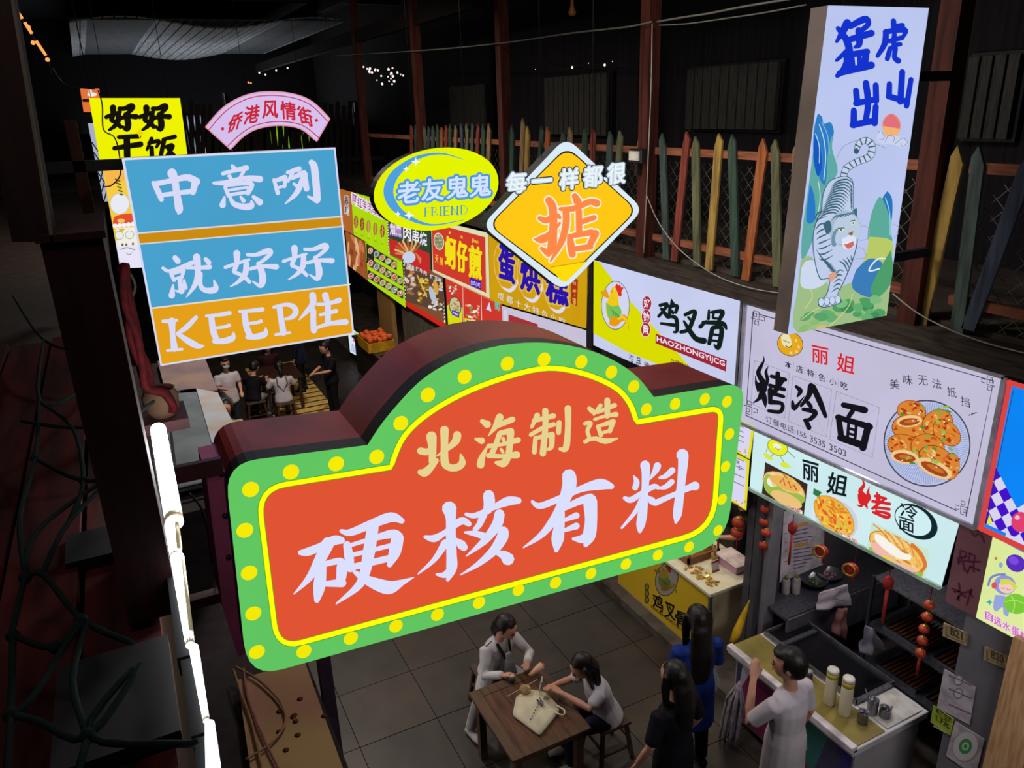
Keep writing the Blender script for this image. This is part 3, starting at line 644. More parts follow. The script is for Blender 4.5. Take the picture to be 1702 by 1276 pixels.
# tiger: tail, body, head, paw
TL_ = [(330, 400, 30), (345, 360, 34), (400, 325, 34), (470, 295, 34), (485, 240, 34), (455, 208, 32), (415, 222, 28), (400, 262, 24)]
A.up(); A.stroke([(p[0], p[1], p[2]+6) for p in TL_], '3E6070'); A.up(); A.stroke(TL_, 'C4D0EA')
for x, y, a in ((335, 385, .3), (345, 355, .5), (370, 340, .9), (395, 326, 1.2), (420, 316, 1.3), (445, 306, 1.2), (468, 292, .9), (480, 268, .2), (486, 240, -.2), (476, 218, -.8), (452, 206, -1.4), (425, 214, -2.), (405, 235, -2.6)):
    c, s_ = math.cos(a), math.sin(a); A.line([(x-c*15-2, y-s_*15), (x+c*15, y+s_*15)], 7, '355C6C')
A.ell(398, 265, 14, 16, '355C6C')
A.blob([(300, 405), (345, 400), (380, 430), (385, 520), (385, 580), (410, 640), (405, 760), (380, 860), (330, 980), (300, 1040), (320, 1080), (290, 1100), (215, 1115), (190, 1090), (235, 1040), (250, 960), (200, 960), (170, 860), (160, 740), (180, 640), (205, 590), (215, 500), (250, 430)], '3E6070')
A.blob([(302, 409), (343, 404), (376, 433), (381, 520), (381, 580), (405, 640), (400, 760), (375, 858), (326, 976), (296, 1040), (315, 1078), (288, 1096), (216, 1110), (195, 1088), (240, 1042), (255, 955), (204, 955), (175, 860), (165, 740), (185, 642), (210, 592), (220, 500), (253, 433)], 'BFCDEB')
for k in range(13):
    y = 425+k*15; x = 290-k*6; A.up(); A.stroke([(x-25, y+28, 2), (x+10, y+2, 9), (x+60, y-6, 8), (x+95, y+22, 2)], '3D6676')
for k in range(6): A.up(); A.stroke([(350+k*4, 430+k*24, 2), (370, 460+k*22, 6), (376, 500+k*18, 2)], '3D6676')
for k in range(9): A.up(); A.stroke([(170+k*3, 640+k*26, 2), (190+k*4, 600+k*32, 9), (232+k*5, 590+k*30, 2)], '3D6676')
for k in range(6): A.up(); A.stroke([(180+k*14, 800+k*22, 2), (215+k*14, 850+k*16, 8), (265+k*9, 880+k*12, 2)], '3D6676')
A.ell(335, 685, 88, 98, 'A4BACE', .1); A.ell(345, 690, 76, 86, 'BACBE0', .1)
A.blob([(215, 660), (250, 640), (262, 690), (235, 715)], '3D6676'); A.blob([(375, 590), (398, 575), (398, 620)], '3D6676')
for k in range(6): A.up(); A.stroke([(262+k*22, 640-k*6, 2), (290+k*20, 615-k*4, 8), (325+k*14, 625-k*5, 2)], '4A7284')
A.ell(282, 735, 20, 50, '6C93A6', .2); A.ell(300, 730, 18, 40, 'BACBE0', .2)
A.ell(313, 692, 15, 8, 'E7EEDC', -.2); A.ell(313, 692, 7, 6, '6E7A30'); A.ell(378, 655, 9, 12, 'E7EEDC', .3); A.ell(379, 655, 4, 7, '6E7A30')
A.line([(296, 684), (330, 682)], 5, '2C4854'); A.line([(365, 645), (388, 640)], 5, '2C4854')
A.poly([(350, 712), (380, 698), (372, 728)], '8A6A30'); A.blob([(320, 740), (365, 722), (392, 735), (385, 780), (345, 800), (322, 780)], 'DCE4F6')
A.blob([(328, 770), (375, 752), (380, 778), (350, 795)], 'CF6A66'); A.line([(335, 768), (372, 754)], 5, 'F4F4F4')
for k in range(4): A.up(); A.stroke([(300+k*22, 860-k*10, 2), (330+k*14, 880-k*8, 9), (352+k*8, 930-k*24, 2)], '3D6676')
for k in range(5): A.up(); A.stroke([(262+k*6, 1030-k*25, 2), (290+k*4, 1010-k*25, 8), (312+k*4, 1018-k*25, 2)], '3D6676')
for x in (205, 235, 265, 295): A.ell(x, 1085-(x-205)*.15, 17, 24, '3E6070'); A.ell(x, 1084-(x-205)*.15, 14, 21, 'C9D6F2')
A.blob([(245, 935), (280, 920), (285, 945), (255, 975)], 'E0A080')
A.build('tiger_print', t)
A = Art(*TG, gap=.012); A.px(1080, 0, .36545)
BC = '1432CC'
A.brush('890 105 34,870 145 30,842 190 14;848 130 20,885 180 30,900 240 32,880 310 32,845 345 20;890 232 24,842 275 15;905 120 26,970 88 30,985 112 24,950 142 22;942 140 30,945 200 28,925 215 14;895 182 26,1000 152 30;888 255 28,892 322 30;888 252 26,980 236 28;975 240 30,970 300 30;912 255 20,918 312 20;945 250 20,947 306 20;855 333 26,1000 297 32;1100 97 24,1102 132 24;1100 122 20,1140 117 24;1062 146 22,1150 136 26,1145 168 16;1066 146 26,1060 200 26,1028 255 18;1080 188 20,1140 172 22;1105 158 22,1102 200 22,1132 202 18;1085 222 22,1072 268 22;1085 222 20,1108 215 22,1105 260 22,1122 277 26;975 378 28,985 470 28,972 558 24;930 412 26,936 470 28;1020 388 26,1022 460 26;930 470 26,1022 452 26;920 502 26,920 568 30;1020 485 26,1015 560 28;915 568 28,1015 548 26;1140 328 26,1132 462 28;1082 382 24,1080 440 26;1180 362 22,1160 482 24;1078 438 26,1160 462 26', BC, 1.08)
A.build('blue_characters', t)
for z in (4.95, 6.1): MB().box((4.35, 3.53, z-.03), (5.05, 3.58, z+.03)).build('arm', dark_steel, t)
# ------------------------------------------------------------------ hanging wires of the light boxes
for nm, pts in (('oval_sign', ((690, 262, 6.08), (775, 262, 6.08))), ('diamond_sign', ((900, 262, 5.58), (985, 272, 5.58))), ('fan_sign', ((410, 170, 9.06), (500, 170, 9.06))), ('yellow_sign', ((180, 168, 7.06), (280, 168, 7.06))), ('picture_board', ((200, 283, 7.05), (300, 283, 7.05))), ('orange_board', ((150, 150, 8.54),)), ('lattice_screen', ((160, 205, 8.31),)), ('tiger_sign', ((1400, 15, 3.46), (1520, 15, 3.46)))):
    t = bpy.data.objects[nm]
    for x, y, yy in pts:
        p = at(x, y, 'Y', yy); MB().tube([p - Vector((0, 0, .03)), (p.x, p.y, 8.99 if nm != 'picture_board' else at(200, 266, 'Y', 7.05).z)], .0025, 5).build('hanging_wire', black_m, t)

# ------------------------------------------------------------------ fascia boards on the right, plane X = 5.1
XF = ('X', 5.1)
bk = mat('fascia_back', '1b1a1c', .7)
struct('trim_2', MB().box((5.21, 1.2, 3.2), (5.24, 26, 4.24)), bk)
def fascia(name, label, cat, quad, face, depth=.09, case=None, group=None, plane=5.1):
    t = thing(name, label, cat, at(*[sum(c)/4 for c in zip(*quad)], 'X', plane), group)
    sign_box(t, quad, 'X', plane, depth, case or bk, face)
    return t, Art('X', plane, gap=.002).clip(quad)
# chicken stall board
a, b = at(987, 432, *XF), at(1236, 501, *XF)
def XP(y, z):      # pixel of a point of the fascia plane, so quads can be given in metres
    w = Vector((5.1, y, z)) - EYE; c = XA*w.x + YA*w.y + ZA*w.z; return (CX + FPX*c.x/c.z, CY + FPX*c.y/c.z)
zt, zb = a.z, 3.13
t, A = fascia('chicken_shop_board', 'white and yellow shop light box with a rooster in a ring and black characters', 'sign', [XP(a.y, zt), XP(b.y, zt), XP(b.y, zb), XP(a.y, zb)], glow('board_lavender', 'CBD2F2', .98))
A.px(980, 420, .16461)
A.poly([(40, 80), (100, 95), (330, 400), (620, 720), (900, 1020), (1010, 1150), (780, 1160), (380, 1000), (20, 800)], 'DADB00')
YG = 'DADB00'
A.ell(262, 530, 143, 247, '3A3A5A', .0, 30); A.ell(262, 530, 138, 240, 'D4D6F0', 0, 30)
def rooster(A, M, lit=1):
    T = lambda L: [(M[0]+x*M[2], M[1]+y*M[3]) for x, y in L]
    g1, g2, y1, y2, rd = ('7CC05A', '4E9A48', 'F0C818', 'E89A10', 'DC3224') if lit else ('5E7A38', '47602E', '9A8414', '86640E', '8A2A18')
    A.blob(T([(185, 460), (130, 430), (115, 380), (150, 400), (160, 360), (185, 400), (200, 470)]), y2)
    A.blob(T([(225, 350), (275, 340), (285, 420), (300, 530), (320, 600), (300, 660), (240, 700), (180, 640), (165, 540), (200, 440)]), y1)
    A.blob(T([(165, 500), (230, 540), (290, 530), (325, 600), (290, 670), (230, 700), (185, 640)]), g1)
    for k in range(4): A.up(); A.stroke([(M[0]+(200+k*25)*M[2], M[1]+(550+k*20)*M[3], 3), (M[0]+(240+k*22)*M[2], M[1]+(600+k*18)*M[3], 9), (M[0]+(235+k*24)*M[2], M[1]+(660+k*10)*M[3], 3)], g2)
    A.blob(T([(220, 640), (300, 650), (340, 620), (380, 650), (400, 780), (365, 700), (330, 690), (270, 740), (200, 720)]), y2)
    A.up(); A.stroke([(M[0]+x*M[2], M[1]+y*M[3], w*abs(M[2])) for x, y, w in ((290, 670, 20), (340, 650, 30), (375, 690, 22), (385, 770, 10))], y1)
    A.blob(T([(260, 345), (275, 310), (295, 330), (310, 315), (320, 345), (345, 350), (325, 390), (325, 430), (300, 440), (280, 390)]), rd)
    A.poly(T([(228, 370), (205, 410), (235, 400)]), y2); A.ell(M[0]+256*M[2], M[1]+372*M[3], 6*M[2], 12*M[3], 'F8F8F0'); A.ell(M[0]+257*M[2], M[1]+374*M[3], 3*M[2], 7*M[3], '202020')
    A.line(T([(235, 430), (238, 470)]), 3, 'B86A10')
rooster(A, (0, 0, 1, 1))
for ch, x, y in (('好', 580, 510), ('钟', 574, 645), ('意', 568, 775)):
    A.ell(x, y, 49, 76, 'F2EEF8'); A.ell(x, y, 46, 72, 'A82A40'); A.text(ch, x-32, y-6, x+32, y+8, 100, 'F0E8F4', .02)
A.brush('715 530 34,750 520 30,785 522 36,745 590 32,700 640 30;728 565 30,785 640 40;828 468 10,838 515 46;808 545 30,885 535 34,872 600 34;815 540 34,808 640 36,790 652 26;800 640 30,875 662 40,885 785 34,850 800 20;725 712 26,870 732 36;838 590 28,845 612 22;968 625 34,1065 590 40,1040 690 42,1000 775 40,925 800 34;955 690 22,1010 780 45,1075 865 50,1155 888 62;998 650 24,1022 678 26;1208 580 22,1202 665 32;1235 600 30,1345 595 46,1305 690 36;1258 605 20,1250 655 28,1295 662 20;1122 745 42,1180 690 24;1150 702 34,1340 712 46,1382 765 24;1242 765 44,1210 915 40;1248 755 40,1335 765 46,1305 955 46,1262 930 18;1240 822 24,1312 832 24;1230 882 24,1300 892 24', '14201C', 1.08)
A.poly([(670, 815), (1388, 1085), (1378, 1198), (668, 912)], '9E2436')
A.text('HAOZHONGYIJCG', 680, 872, 1368, 1128, 72, 'F0E6F4', .02)
A.text('加盟热线', 825, 1095, 1005, 1165, 70, '4A5030', .01)
for ch, x, y in (('海', 425, 1075), ('品', 498, 1105), ('牌', 578, 1150), ('免', 725, 1200)): A.text(ch, x-26, y-8, x+26, y+10, 100, '3A4440', .01)
A.build('board_print', t)
MB().box((5.085, b.y-.0, zb-.02), (5.2, b.y+.03, zt+.01)).build('side_trim', mat('trim_steel', '7c7c88', .4, .4), t)

# cold noodle stall main board
NQ = [(1240.5, 502), (1672, 626), (1623, 877), (1227.5, 700)]
t, A = fascia('noodle_shop_board', 'large silver-white shop board with black characters and a plate of rolled noodles', 'sign', NQ, glow('board_silver', 'C6C1DC', .98))
al = mat('aluminium_frame', 'b9b9c6', .35, .5, bump=0)
for p, q in zip(NQ, NQ[1:]+NQ[:1]):
    a_, b_ = at(*p, *XF), at(*q, *XF); MB().bar(a_ + Vector((-.01, 0, 0)), b_ + Vector((-.01, 0, 0)), .03, .03, (1, 0, 0)).build('frame_bar', al, t)
A.px()
A.line([(1262, 522), (1652, 633), (1606, 858)], 1.6, '3A3648'); A.line([(1252, 518), (1240, 690), (1590, 848)], 1.6, '3A3648')
def fret(x, y, sx, sy):
    for L in ([(0, 0), (5, 0), (5, 5), (0, 5), (0, -4), (9, -4), (9, 9), (-4, 9)], [(12, 2), (18, 2), (18, 8), (12, 8)], [(2, 12), (8, 12), (8, 18), (2, 18), (2, 12)]):
        A.line([(x+sx*u, y+sy*v+sx*u*.3) for u, v in L], 1.3, '35303F')
fret(1253, 520, 1, 1); fret(1650, 632, -1, 1); fret(1606, 852, -1, -1); fret(1241, 683, 1, -1)
A.px(1230, 530, .19592)
BK = '15151B'
# grid squares behind the three characters
for q in ([(125, 350), (420, 460), (380, 845), (92, 715)], [(452, 478), (780, 600), (735, 1000), (412, 865)], [(820, 612), (1185, 750), (1125, 1175), (762, 1020)]):
    A.line(q, 4, '8B86A0', True); A.line([q[0], q[2]], 2, 'A09CB4'); A.line([q[1], q[3]], 2, 'A09CB4')
A.brush('198 308 4,205 350 14,175 410 34,158 460 40,195 530 50;242 400 4,222 450 26,235 520 32,205 585 42;133 482 6,142 545 30,178 572 112,195 590 80;195 600 52,165 672 34,112 712 6;190 610 50,212 690 44,218 750 8;322 462 42,322 590 42;268 485 32,385 515 36;255 562 32,378 598 34;365 520 36,300 610 42,258 650 36;258 600 44,258 690 40;255 622 40,372 658 30;258 705 42,358 718 34,345 785 36,245 778 28;478 572 26,515 610 42,490 655 18;448 700 24,462 758 42,520 690 16,545 660 8;605 570 56,585 650 46,520 735 26;622 575 50,680 700 50,728 824 34;580 710 38,605 745 34;540 765 34,640 790 46,600 848 36,548 858 24;560 860 40,588 920 44;880 728 46,1060 772 60;958 778 42,925 825 40;838 830 50,862 1005 54;830 832 46,1105 915 56;1090 905 60,1045 1090 64;855 1005 62,1050 1072 62;925 870 26,915 1000 26;990 890 26,978 1015 26;920 925 24,985 945 24;916 968 22,980 985 22', BK)
A.ell(428, 212, 112, 102, '4A3A18', .4, 26); A.ell(428, 212, 107, 97, 'E5A81C', .4, 26)
A.blob([(350, 150), (390, 110), (430, 160), (440, 220), (400, 240), (360, 210)], 'E8E0B8'); A.line([(370, 180), (420, 200)], 6, '6A7A40'); A.curve([(390, 225), (415, 240), (440, 228)], 6, '302010')
for ch, x, y in (('B', 478, 180), ('O', 500, 235), ('D', 485, 275), ('M', 435, 285)): A.text(ch, x-10, y, x+10, y+4, 24, 'F2E4B8', .02)
A.text('丽', 610, 290, 755, 322, 150, 'E6ACB8', .035); A.text('丽', 612, 290, 752, 320, 146, 'D22430', .012)
A.text('姐', 825, 360, 980, 400, 158, 'E6ACB8', .035, .1); A.text('姐', 828, 360, 978, 398, 152, 'D22430', .012, .1)
for k, ch in enumerate('本店特色小吃'):
    x = 412+k*95; y = 388+k*35; A.text(ch, x-28, y-9, x+30, y+11, 62, '2A2A34', .012)
    if k < 5: A.line([(x+48, y-22), (x+44, y+44)], 3, '8A869C')
A.text('订餐电话:155', 222, 842, 566, 990, 56, '383846', .004); A.text('3535', 598, 1010, 728, 1066, 56, '383846', .004); A.text('3503', 762, 1080, 905, 1142, 56, '383846', .004)
A.px(1450, 600, .1975)
for ch, x, y, r in (('美', 190, 192, .1), ('味', 300, 155, .1), ('无', 428, 160, .15), ('法', 545, 188, .2), ('抵', 672, 258, .35), ('挡', 785, 340, .5)):
    A.text(ch, x-38, y-12*r*2, x+40, y+14*r*2, 84, '34343C', .0, -.1)
A.line([(880, 432), (838, 446)], 8, '3A2030'); A.ell(822, 452, 6, 6, '3A2030')
A.ell(465, 690, 372, 362, '4A4450', .72, 36); A.ell(465, 690, 360, 350, 'B9C2E2', .72, 36)
for k in range(110):
    t_ = 2*math.pi*k/110; c, s_ = math.cos(t_), math.sin(t_); A.line([(465+c*190, 690+s_*185), (465+c*350, 690+s_*342)], 3.2, '5E79C4')
def rolls(A, spec, seed=3):
    r = random.Random(seed)
    for x, y, w, h, a in spec:
        A.ell(x, y, w*1.05, h*1.05, '8A3A14', a); A.ell(x, y, w, h, 'D98632', a)
        for k in range(26):
            u, v = r.uniform(-.85, .85), r.uniform(-.85, .85)
            if u*u+v*v > .8: continue
            A.ell(x+u*w*math.cos(a)-v*h*math.sin(a), y+u*w*math.sin(a)+v*h*math.cos(a), r.uniform(10, 26), r.uniform(6, 14), r.choice(('C8501E', 'E2A24A', 'B03A14', 'E8B860', 'D46A26', 'A83212')), a+r.uniform(-.5, .5), 10)
rolls(A, [(340, 420, 120, 90, .2), (330, 560, 150, 110, .1), (560, 520, 130, 110, -.5), (640, 600, 130, 90, .7), (290, 720, 150, 100, .35), (480, 720, 140, 110, .2), (560, 830, 160, 110, .5), (680, 880, 70, 110, .1)])
for x, y, w, h, a in ((290, 800, 120, 58, .15), (540, 895, 160, 66, .45), (330, 500, 110, 50, -.1)):
    A.ell(x, y, w, h, 'EDC88A', a); A.ell(x, y+6, w*.78, h*.62, 'A4471C', a); A.ell(x+10, y+2, w*.5, h*.3, 'C8702E', a)
r = random.Random(5)
for k in range(46): A.ell(r.uniform(260, 700), r.uniform(360, 860), r.uniform(14, 30), r.uniform(8, 16), r.choice(('6FA83A', '4E8E2E', '8CC04E', '7AB040')), r.uniform(-1, 1), 8) if k % 2 else A.ell(r.uniform(270, 690), r.uniform(340, 900), 9, 6, 'F6E6D2', r.uniform(-1, 1), 6)
A.build('board_print', t)

# menu strip under it
SQ = [(1254, 709), (1594.5, 868), (1564, 976), (1246, 811)]
t, A = fascia('menu_strip_board', 'pale cyan picture strip below the silver board with three food photos', 'sign', SQ, glow('board_cyan', 'CFEFF2', .98), depth=.07)
A.px(1240, 700, .21938)
A.ell(240, 195, 82, 62, '4A5020', .5); A.ell(240, 195, 78, 58, 'E8EE20', .5); A.ell(238, 192, 36, 22, 'E8F2E0', .5); A.curve([(225, 200), (245, 215), (262, 205)], 5, '6A5A20')
A.curve([(190, 120), (220, 118), (258, 135)], 12, '22303A')
for p in ([(160, 205), (155, 230)], [(205, 245), (190, 275)], [(260, 265), (290, 310)], [(315, 225), (350, 255), (372, 275)]): A.line(p, 5, '7A8A30')
A.blob([(135, 240), (165, 245), (210, 285), (175, 292), (140, 265)], 'D8E84A'); A.blob([(262, 312), (300, 310), (340, 345), (300, 355), (265, 335)], 'D8E84A')
A.text('丽', 428, 360, 552, 395, 150, '141C22', .02); A.text('姐', 618, 460, 772, 495, 165, '141C22', .02, .15)
A.brush('880 435 4,895 480 22,868 530 36,905 575 44;938 492 4,925 540 22,935 580 30,905 610 34;850 550 6,880 600 60,905 600 60;895 610 36,872 640 22,842 632 6;905 620 34,922 662 6;995 540 14,985 700 14;980 565 22,1060 585 22;960 605 22,1090 625 24;1050 590 20,960 660 22;1010 560 22,1010 620 22;975 650 22,1088 665 22;990 680 20,1080 700 24,1070 728 28,965 688 20', 'D8262A')
A.px(1240, 700, .21938)
A.ell(1290, 760, 178, 118, '14262E', .55, 30); A.ell(1270, 752, 148, 100, 'CFEFF2', .55, 30)
A.text('冷', 1172, 665, 1300, 700, 105, '14202A', .035); A.text('面', 1160, 765, 1275, 800, 95, '14202A', .035)
def food(A, q, bg, cx, cy, rx, ry, rot, pal, n, seed):
    if q: A.poly(q, bg)
    r = random.Random(seed); A.ell(cx, cy, rx*1.04, ry*1.06, pal[-1], rot); A.ell(cx, cy, rx, ry, pal[0], rot); c, s_ = math.cos(rot), math.sin(rot)
    for k in range(n):
        u, v = r.uniform(-.92, .92), r.uniform(-.92, .92)
        if u*u+v*v > .82: continue
        A.ell(cx+u*rx*c-v*ry*s_, cy+u*rx*s_+v*ry*c, r.uniform(.06, .2)*rx, r.uniform(.05, .13)*ry, r.choice(pal), rot+r.uniform(-.8, .8), 9)
food(A, [(148, 308), (470, 475), (440, 712), (122, 545)], '3A2A24', 290, 500, 175, 90, .55, ('EBCB84', 'E2A858', 'F2DC9E', 'DDB060', 'C88438'), 50, 1)
A.blob([(140, 430), (180, 400), (290, 520), (430, 560), (430, 620), (260, 600), (150, 520)], '9CBC4C'); A.ell(205, 455, 44, 40, 'EFEFE6', .5); A.ell(222, 470, 26, 24, 'E0D88A', .5)
A.ell(300, 470, 130, 42, 'E9B45C', .4); A.ell(310, 590, 130, 46, 'EAC27C', .45)
A.line([(262, 462), (285, 430), (300, 485), (325, 450), (345, 505), (365, 480), (385, 515)], 9, 'C8301E')
A.text('火腿饼', 320, 640, 432, 694, 34, 'F8ECE4', .07); A.text('火腿饼', 320, 640, 432, 694, 32, 'D02030', .012)
A.poly([(518, 505), (580, 535), (552, 575), (512, 548)], '2F7A4A'); A.ell(690, 740, 210, 165, 'DCE6EC', .7); A.ell(690, 740, 180, 140, 'C4D6E0', .7)
food(A, None, '', 672, 715, 185, 105, .8, ('F0B23C', 'E87A28', 'F6D25A', 'E4582A', 'C8C850', 'F2C848', 'D8882E'), 120, 2)
A.text('烤冷面', 722, 850, 848, 916, 46, 'F8F0EA', .07); A.text('烤冷面', 722, 850, 848, 916, 43, 'C83048', .012)
A.poly([(962, 755), (1400, 975), (1360, 1240), (925, 960)], 'CBE4CE')
food(A, None, '', 1150, 985, 235, 100, .6, ('F2C46C', 'EAD09A', 'E2A050', 'F6DC98', 'D08438'), 60, 4)
A.blob([(940, 950), (1010, 960), (1150, 1090), (1290, 1150), (1350, 1130), (1330, 1180), (1180, 1170), (1030, 1080), (950, 1000)], '8FC44A')
A.blob([(950, 910), (1020, 930), (1160, 1060), (1290, 1110), (1250, 1140), (1110, 1080), (980, 980)], 'F2B8AC'); A.blob([(985, 845), (1050, 870), (1200, 990), (1260, 1010), (1240, 1050), (1120, 1010), (1000, 910)], 'F6F4EA')
A.blob([(1020, 1010), (1080, 1020), (1150, 1080), (1130, 1110), (1040, 1060)], 'F4D81C'); A.curve([(1270, 930), (1330, 990), (1370, 1080), (1340, 1130)], 26, 'DE7A2C'); A.curve([(1240, 960), (1290, 1010), (1320, 1090)], 20, 'F0B458')
for k in range(7): A.curve([(975+k*42, 775+k*22), (1040+k*38, 830+k*22), (1100+k*30, 910+k*18)], 8, ('D88C3A', 'F4D088')[k % 2])
A.text('鸡蛋灌饼', 1152, 1115, 1350, 1208, 56, 'FBF4EE', .07); A.text('鸡蛋灌饼', 1152, 1115, 1350, 1208, 52, 'C82838', .012)
A.text('本店', 330, 168, 400, 196, 14, 'B85050', 0); A.text('特色', 420, 210, 520, 244, 14, 'B85050', 0)
A.build('strip_print', t)
a_, b_ = at(1246, 811, *XF), at(1564, 976, *XF); MB().bar(a_, b_, .03, .05).build('bottom_bar', mat('green_edge', 'b8d8c8', .5), t)

# dark pink panel, blue checked board, pale green poster
t, A = fascia('cup_shop_panel', 'dull plum panel with purple brush characters beside the cyan strip', 'sign', [(1595, 869), (1649, 893), (1622, 1026), (1570, 999)], mat('plum_panel', '7d565c', .7, col2='6e4a52', scale=3), depth=.06)
A.px(1560, 600, .3681)
PU = '561238'
A.brush('148 768 6,165 790 7,185 778 6,202 800 10,208 820 6', PU, 1); A.brush('100 862 6,95 890 8,92 915 7;100 855 7,125 865 8,118 890 6;90 905 8,130 900 7;105 885 7,120 945 9;142 865 7,138 900 8;145 870 7,165 880 8,160 905 7;135 905 7,190 905 8;145 925 8,130 955 9;150 930 7,185 945 9;158 905 7,160 950 8;85 890 6,130 880 6', PU, 1.1)
A.brush('92 1000 6,95 1035 9,70 1040 7;62 1025 7,110 1045 8,150 1035 9;105 1045 7,85 1075 8;100 1050 7,122 1062 10;150 1030 8,140 1060 8,128 1100 7;145 1045 7,155 1065 6;90 1060 8,95 1080 6', PU, 1.1)
A.build('panel_print', t, lit=False)
t, A = fascia('blue_checked_board', 'vivid blue shop board with red frame and purple checks at right edge', 'sign', [(1677, 634), (1760, 658), (1708, 922), (1626, 878)], glow('board_blue', '0E86F6', 1.))
A.px(1560, 600, .3681)
A.poly([(330, 690), (430, 700), (430, 870), (300, 800)], 'D8D4EE')
A.px(1450, 600, .1975).clip([(1685, 649), (1765, 670), (1716, 905), (1634, 868)])
for i in range(-4, 2):
    for j in range(-1, 9):
        if i > 0 and j < 3: continue
        x0, y0 = 1020+i*65+j*45, 1010-i*37+j*88
        A.poly([(x0, y0), (x0+65, y0-37), (x0+110, y0+51), (x0+45, y0+88)], '4512C8' if (i+j) % 2 else 'D8D4EE')
A.clip(None); A.px(1560, 600, .3681)
A.poly([(232, 690), (245, 728), (218, 738)], 'E6EE20')
A.ell(372, 725, 42, 46, 'E0406E'); A.ell(358, 705, 12, 10, 'F8C0D0')
A.line([(318, 95), (470, 140)], 24, 'D84440'); A.line([(325, 95), (195, 750)], 24, 'D84440'); A.line([(190, 752), (400, 850)], 26, 'D84440'); A.line([(340, 132), (212, 742)], 3, '2A2A40')
A.build('board_print', t)
t, A = fascia('cake_poster', 'pale lime light poster with an astronaut child, purple ball and pink lettering', 'sign', [(1650, 892), (1735, 935), (1705, 1071), (1622, 1026)], glow('poster_lime', 'E2F2A0', .95), depth=.05)
A.px(1560, 600, .3681)
A.ell(350, 912, 46, 38, '5A2CC0', .5); A.ell(340, 900, 24, 18, '7A4CDC', .5); A.ell(282, 920, 9, 12, '8AA8E0'); A.ell(260, 890, 7, 7, 'B88A40')
A.ell(300, 1010, 50, 44, '8E98D8', .2); A.ell(308, 1018, 36, 30, 'F2CCC0', .2); A.blob([(280, 985), (320, 985), (355, 1015), (345, 1030), (320, 1005), (285, 1010)], 'D8D850'); A.ell(252, 1012, 12, 15, 'E05060'); A.curve([(226, 1010), (236, 980), (262, 965), (300, 962)], 10, '7A80C8')
A.blob([(255, 1055), (300, 1060), (320, 1100), (315, 1150), (295, 1140), (290, 1110), (262, 1130), (248, 1110)], '98A4E0'); A.ell(350, 1095, 56, 46, '7CC83C', .2); A.curve([(300, 1085), (350, 1080), (400, 1100)], 4, 'B4E868'); A.curve([(330, 1060), (345, 1095), (335, 1135)], 4, 'B4E868')
A.poly([(232, 1072), (236, 1084), (246, 1088), (236, 1092), (232, 1104), (226, 1091), (214, 1086), (227, 1082)], '3AA8C8')
A.curve([(285, 1022), (292, 1026), (300, 1023)], 2.5, '7A4A40'); A.curve([(310, 1028), (318, 1032), (325, 1029)], 2.5, '7A4A40')
for k, ch in enumerate('自选水蛋糕'):
    x = 228+k*40; y = 1150+k*23; A.text(ch, x-18, y-9, x+20, y+10, 44, 'F4D0F0', .08); A.text(ch, x-16, y-8, x+18, y+9, 40, 'C858B8', .01)
A.build('poster_print', t)

# yellow bordered price lists below the chicken board
for (q, lab) in (([(1205, 685), (1254, 708), (1246, 763), (1199, 738)], 'upper yellow-bordered price list below the rooster board'), ([(1199, 741), (1245.5, 765), (1240, 848), (1192, 818)], 'lower yellow-bordered price list below the rooster board')):
    t, A = fascia('price_list', lab, 'sign', q, glow('list_yellow', 'E6E428', .95), depth=.06)
    A.px(); c = (sum(p[0] for p in q)/4, sum(p[1] for p in q)/4)
    A.poly([(c[0]+(x-c[0])*.84, c[1]+(y-c[1])*.9) for x, y in q], 'DAD6F2')
    for k in range(4):
        y = q[0][1]+14+k*((q[2][1]-q[1][1])-14)/5; A.line([(1212, y), (1236, y+11)], 1.6, '8A8A90')
    for k in range(10): A.ell(R.uniform(1222, 1240), q[2][1]-R.uniform(6, 16), 1.5, 1.2, 'D8A828')
    if 'lower' in lab: A.text('22', 1228, 776, 1233, 778, 7, '3A3A40', .02); A.text('汤', 1224, 767, 1229, 769, 6, '20242C', .03)
    A.build('list_print', t)

# gold egg-cake board
t, A = fascia('egg_cake_board', 'gold shop light box with blue characters in white rings', 'sign', [(812, 389), (979, 432), (974, 546), (814, 499)], glow('board_gold', 'D2A012', .98))
A.px(800, 360, .15674)
for cx, cy in ((270, 520), (515, 630), (790, 745)):
    A.ell(cx, cy, 135, 272, 'E8C46A', -.12, 30); A.ell(cx, cy, 128, 264, 'D2A012', -.12, 30)
    A.up(); A.stroke([(cx-60, cy+220, 6), (cx+40, cy+262, 42), (cx+115, cy+165, 30), (cx+132, cy+80, 4)], 'DCDCEE')
for ch, x0, x1, y, h in (('蛋', 192, 352, 500, 360), ('烘', 425, 620, 615, 350), ('糕', 695, 920, 740, 350)):
    A.text(ch, x0-6, y-22, x1+6, y+38, h+10, 'E2B84A', .09); A.text(ch, x0, y-25, x1, y+35, h, '2A14A8', .055)
for k, ch in enumerate('成都十大特色小吃'):
    x = 215+k*93; y = 845+k*38; A.text(ch, x-34, y-14, x+32, y+14, 82, '7A5A10', .03); A.text(ch, x-36, y-16, x+30, y+12, 80, 'E8E2D0', .008)
A.poly([(958, 640), (1030, 665), (1020, 950), (955, 915)], 'A8321C'); A.text('张家', 975, 700, 1010, 712, 40, 'E8C060', .02); A.text('饼', 972, 800, 1010, 812, 80, 'E8B850', .02); A.text('铺', 972, 890, 1008, 902, 80, 'E8B850', .02)
A.build('board_print', t)

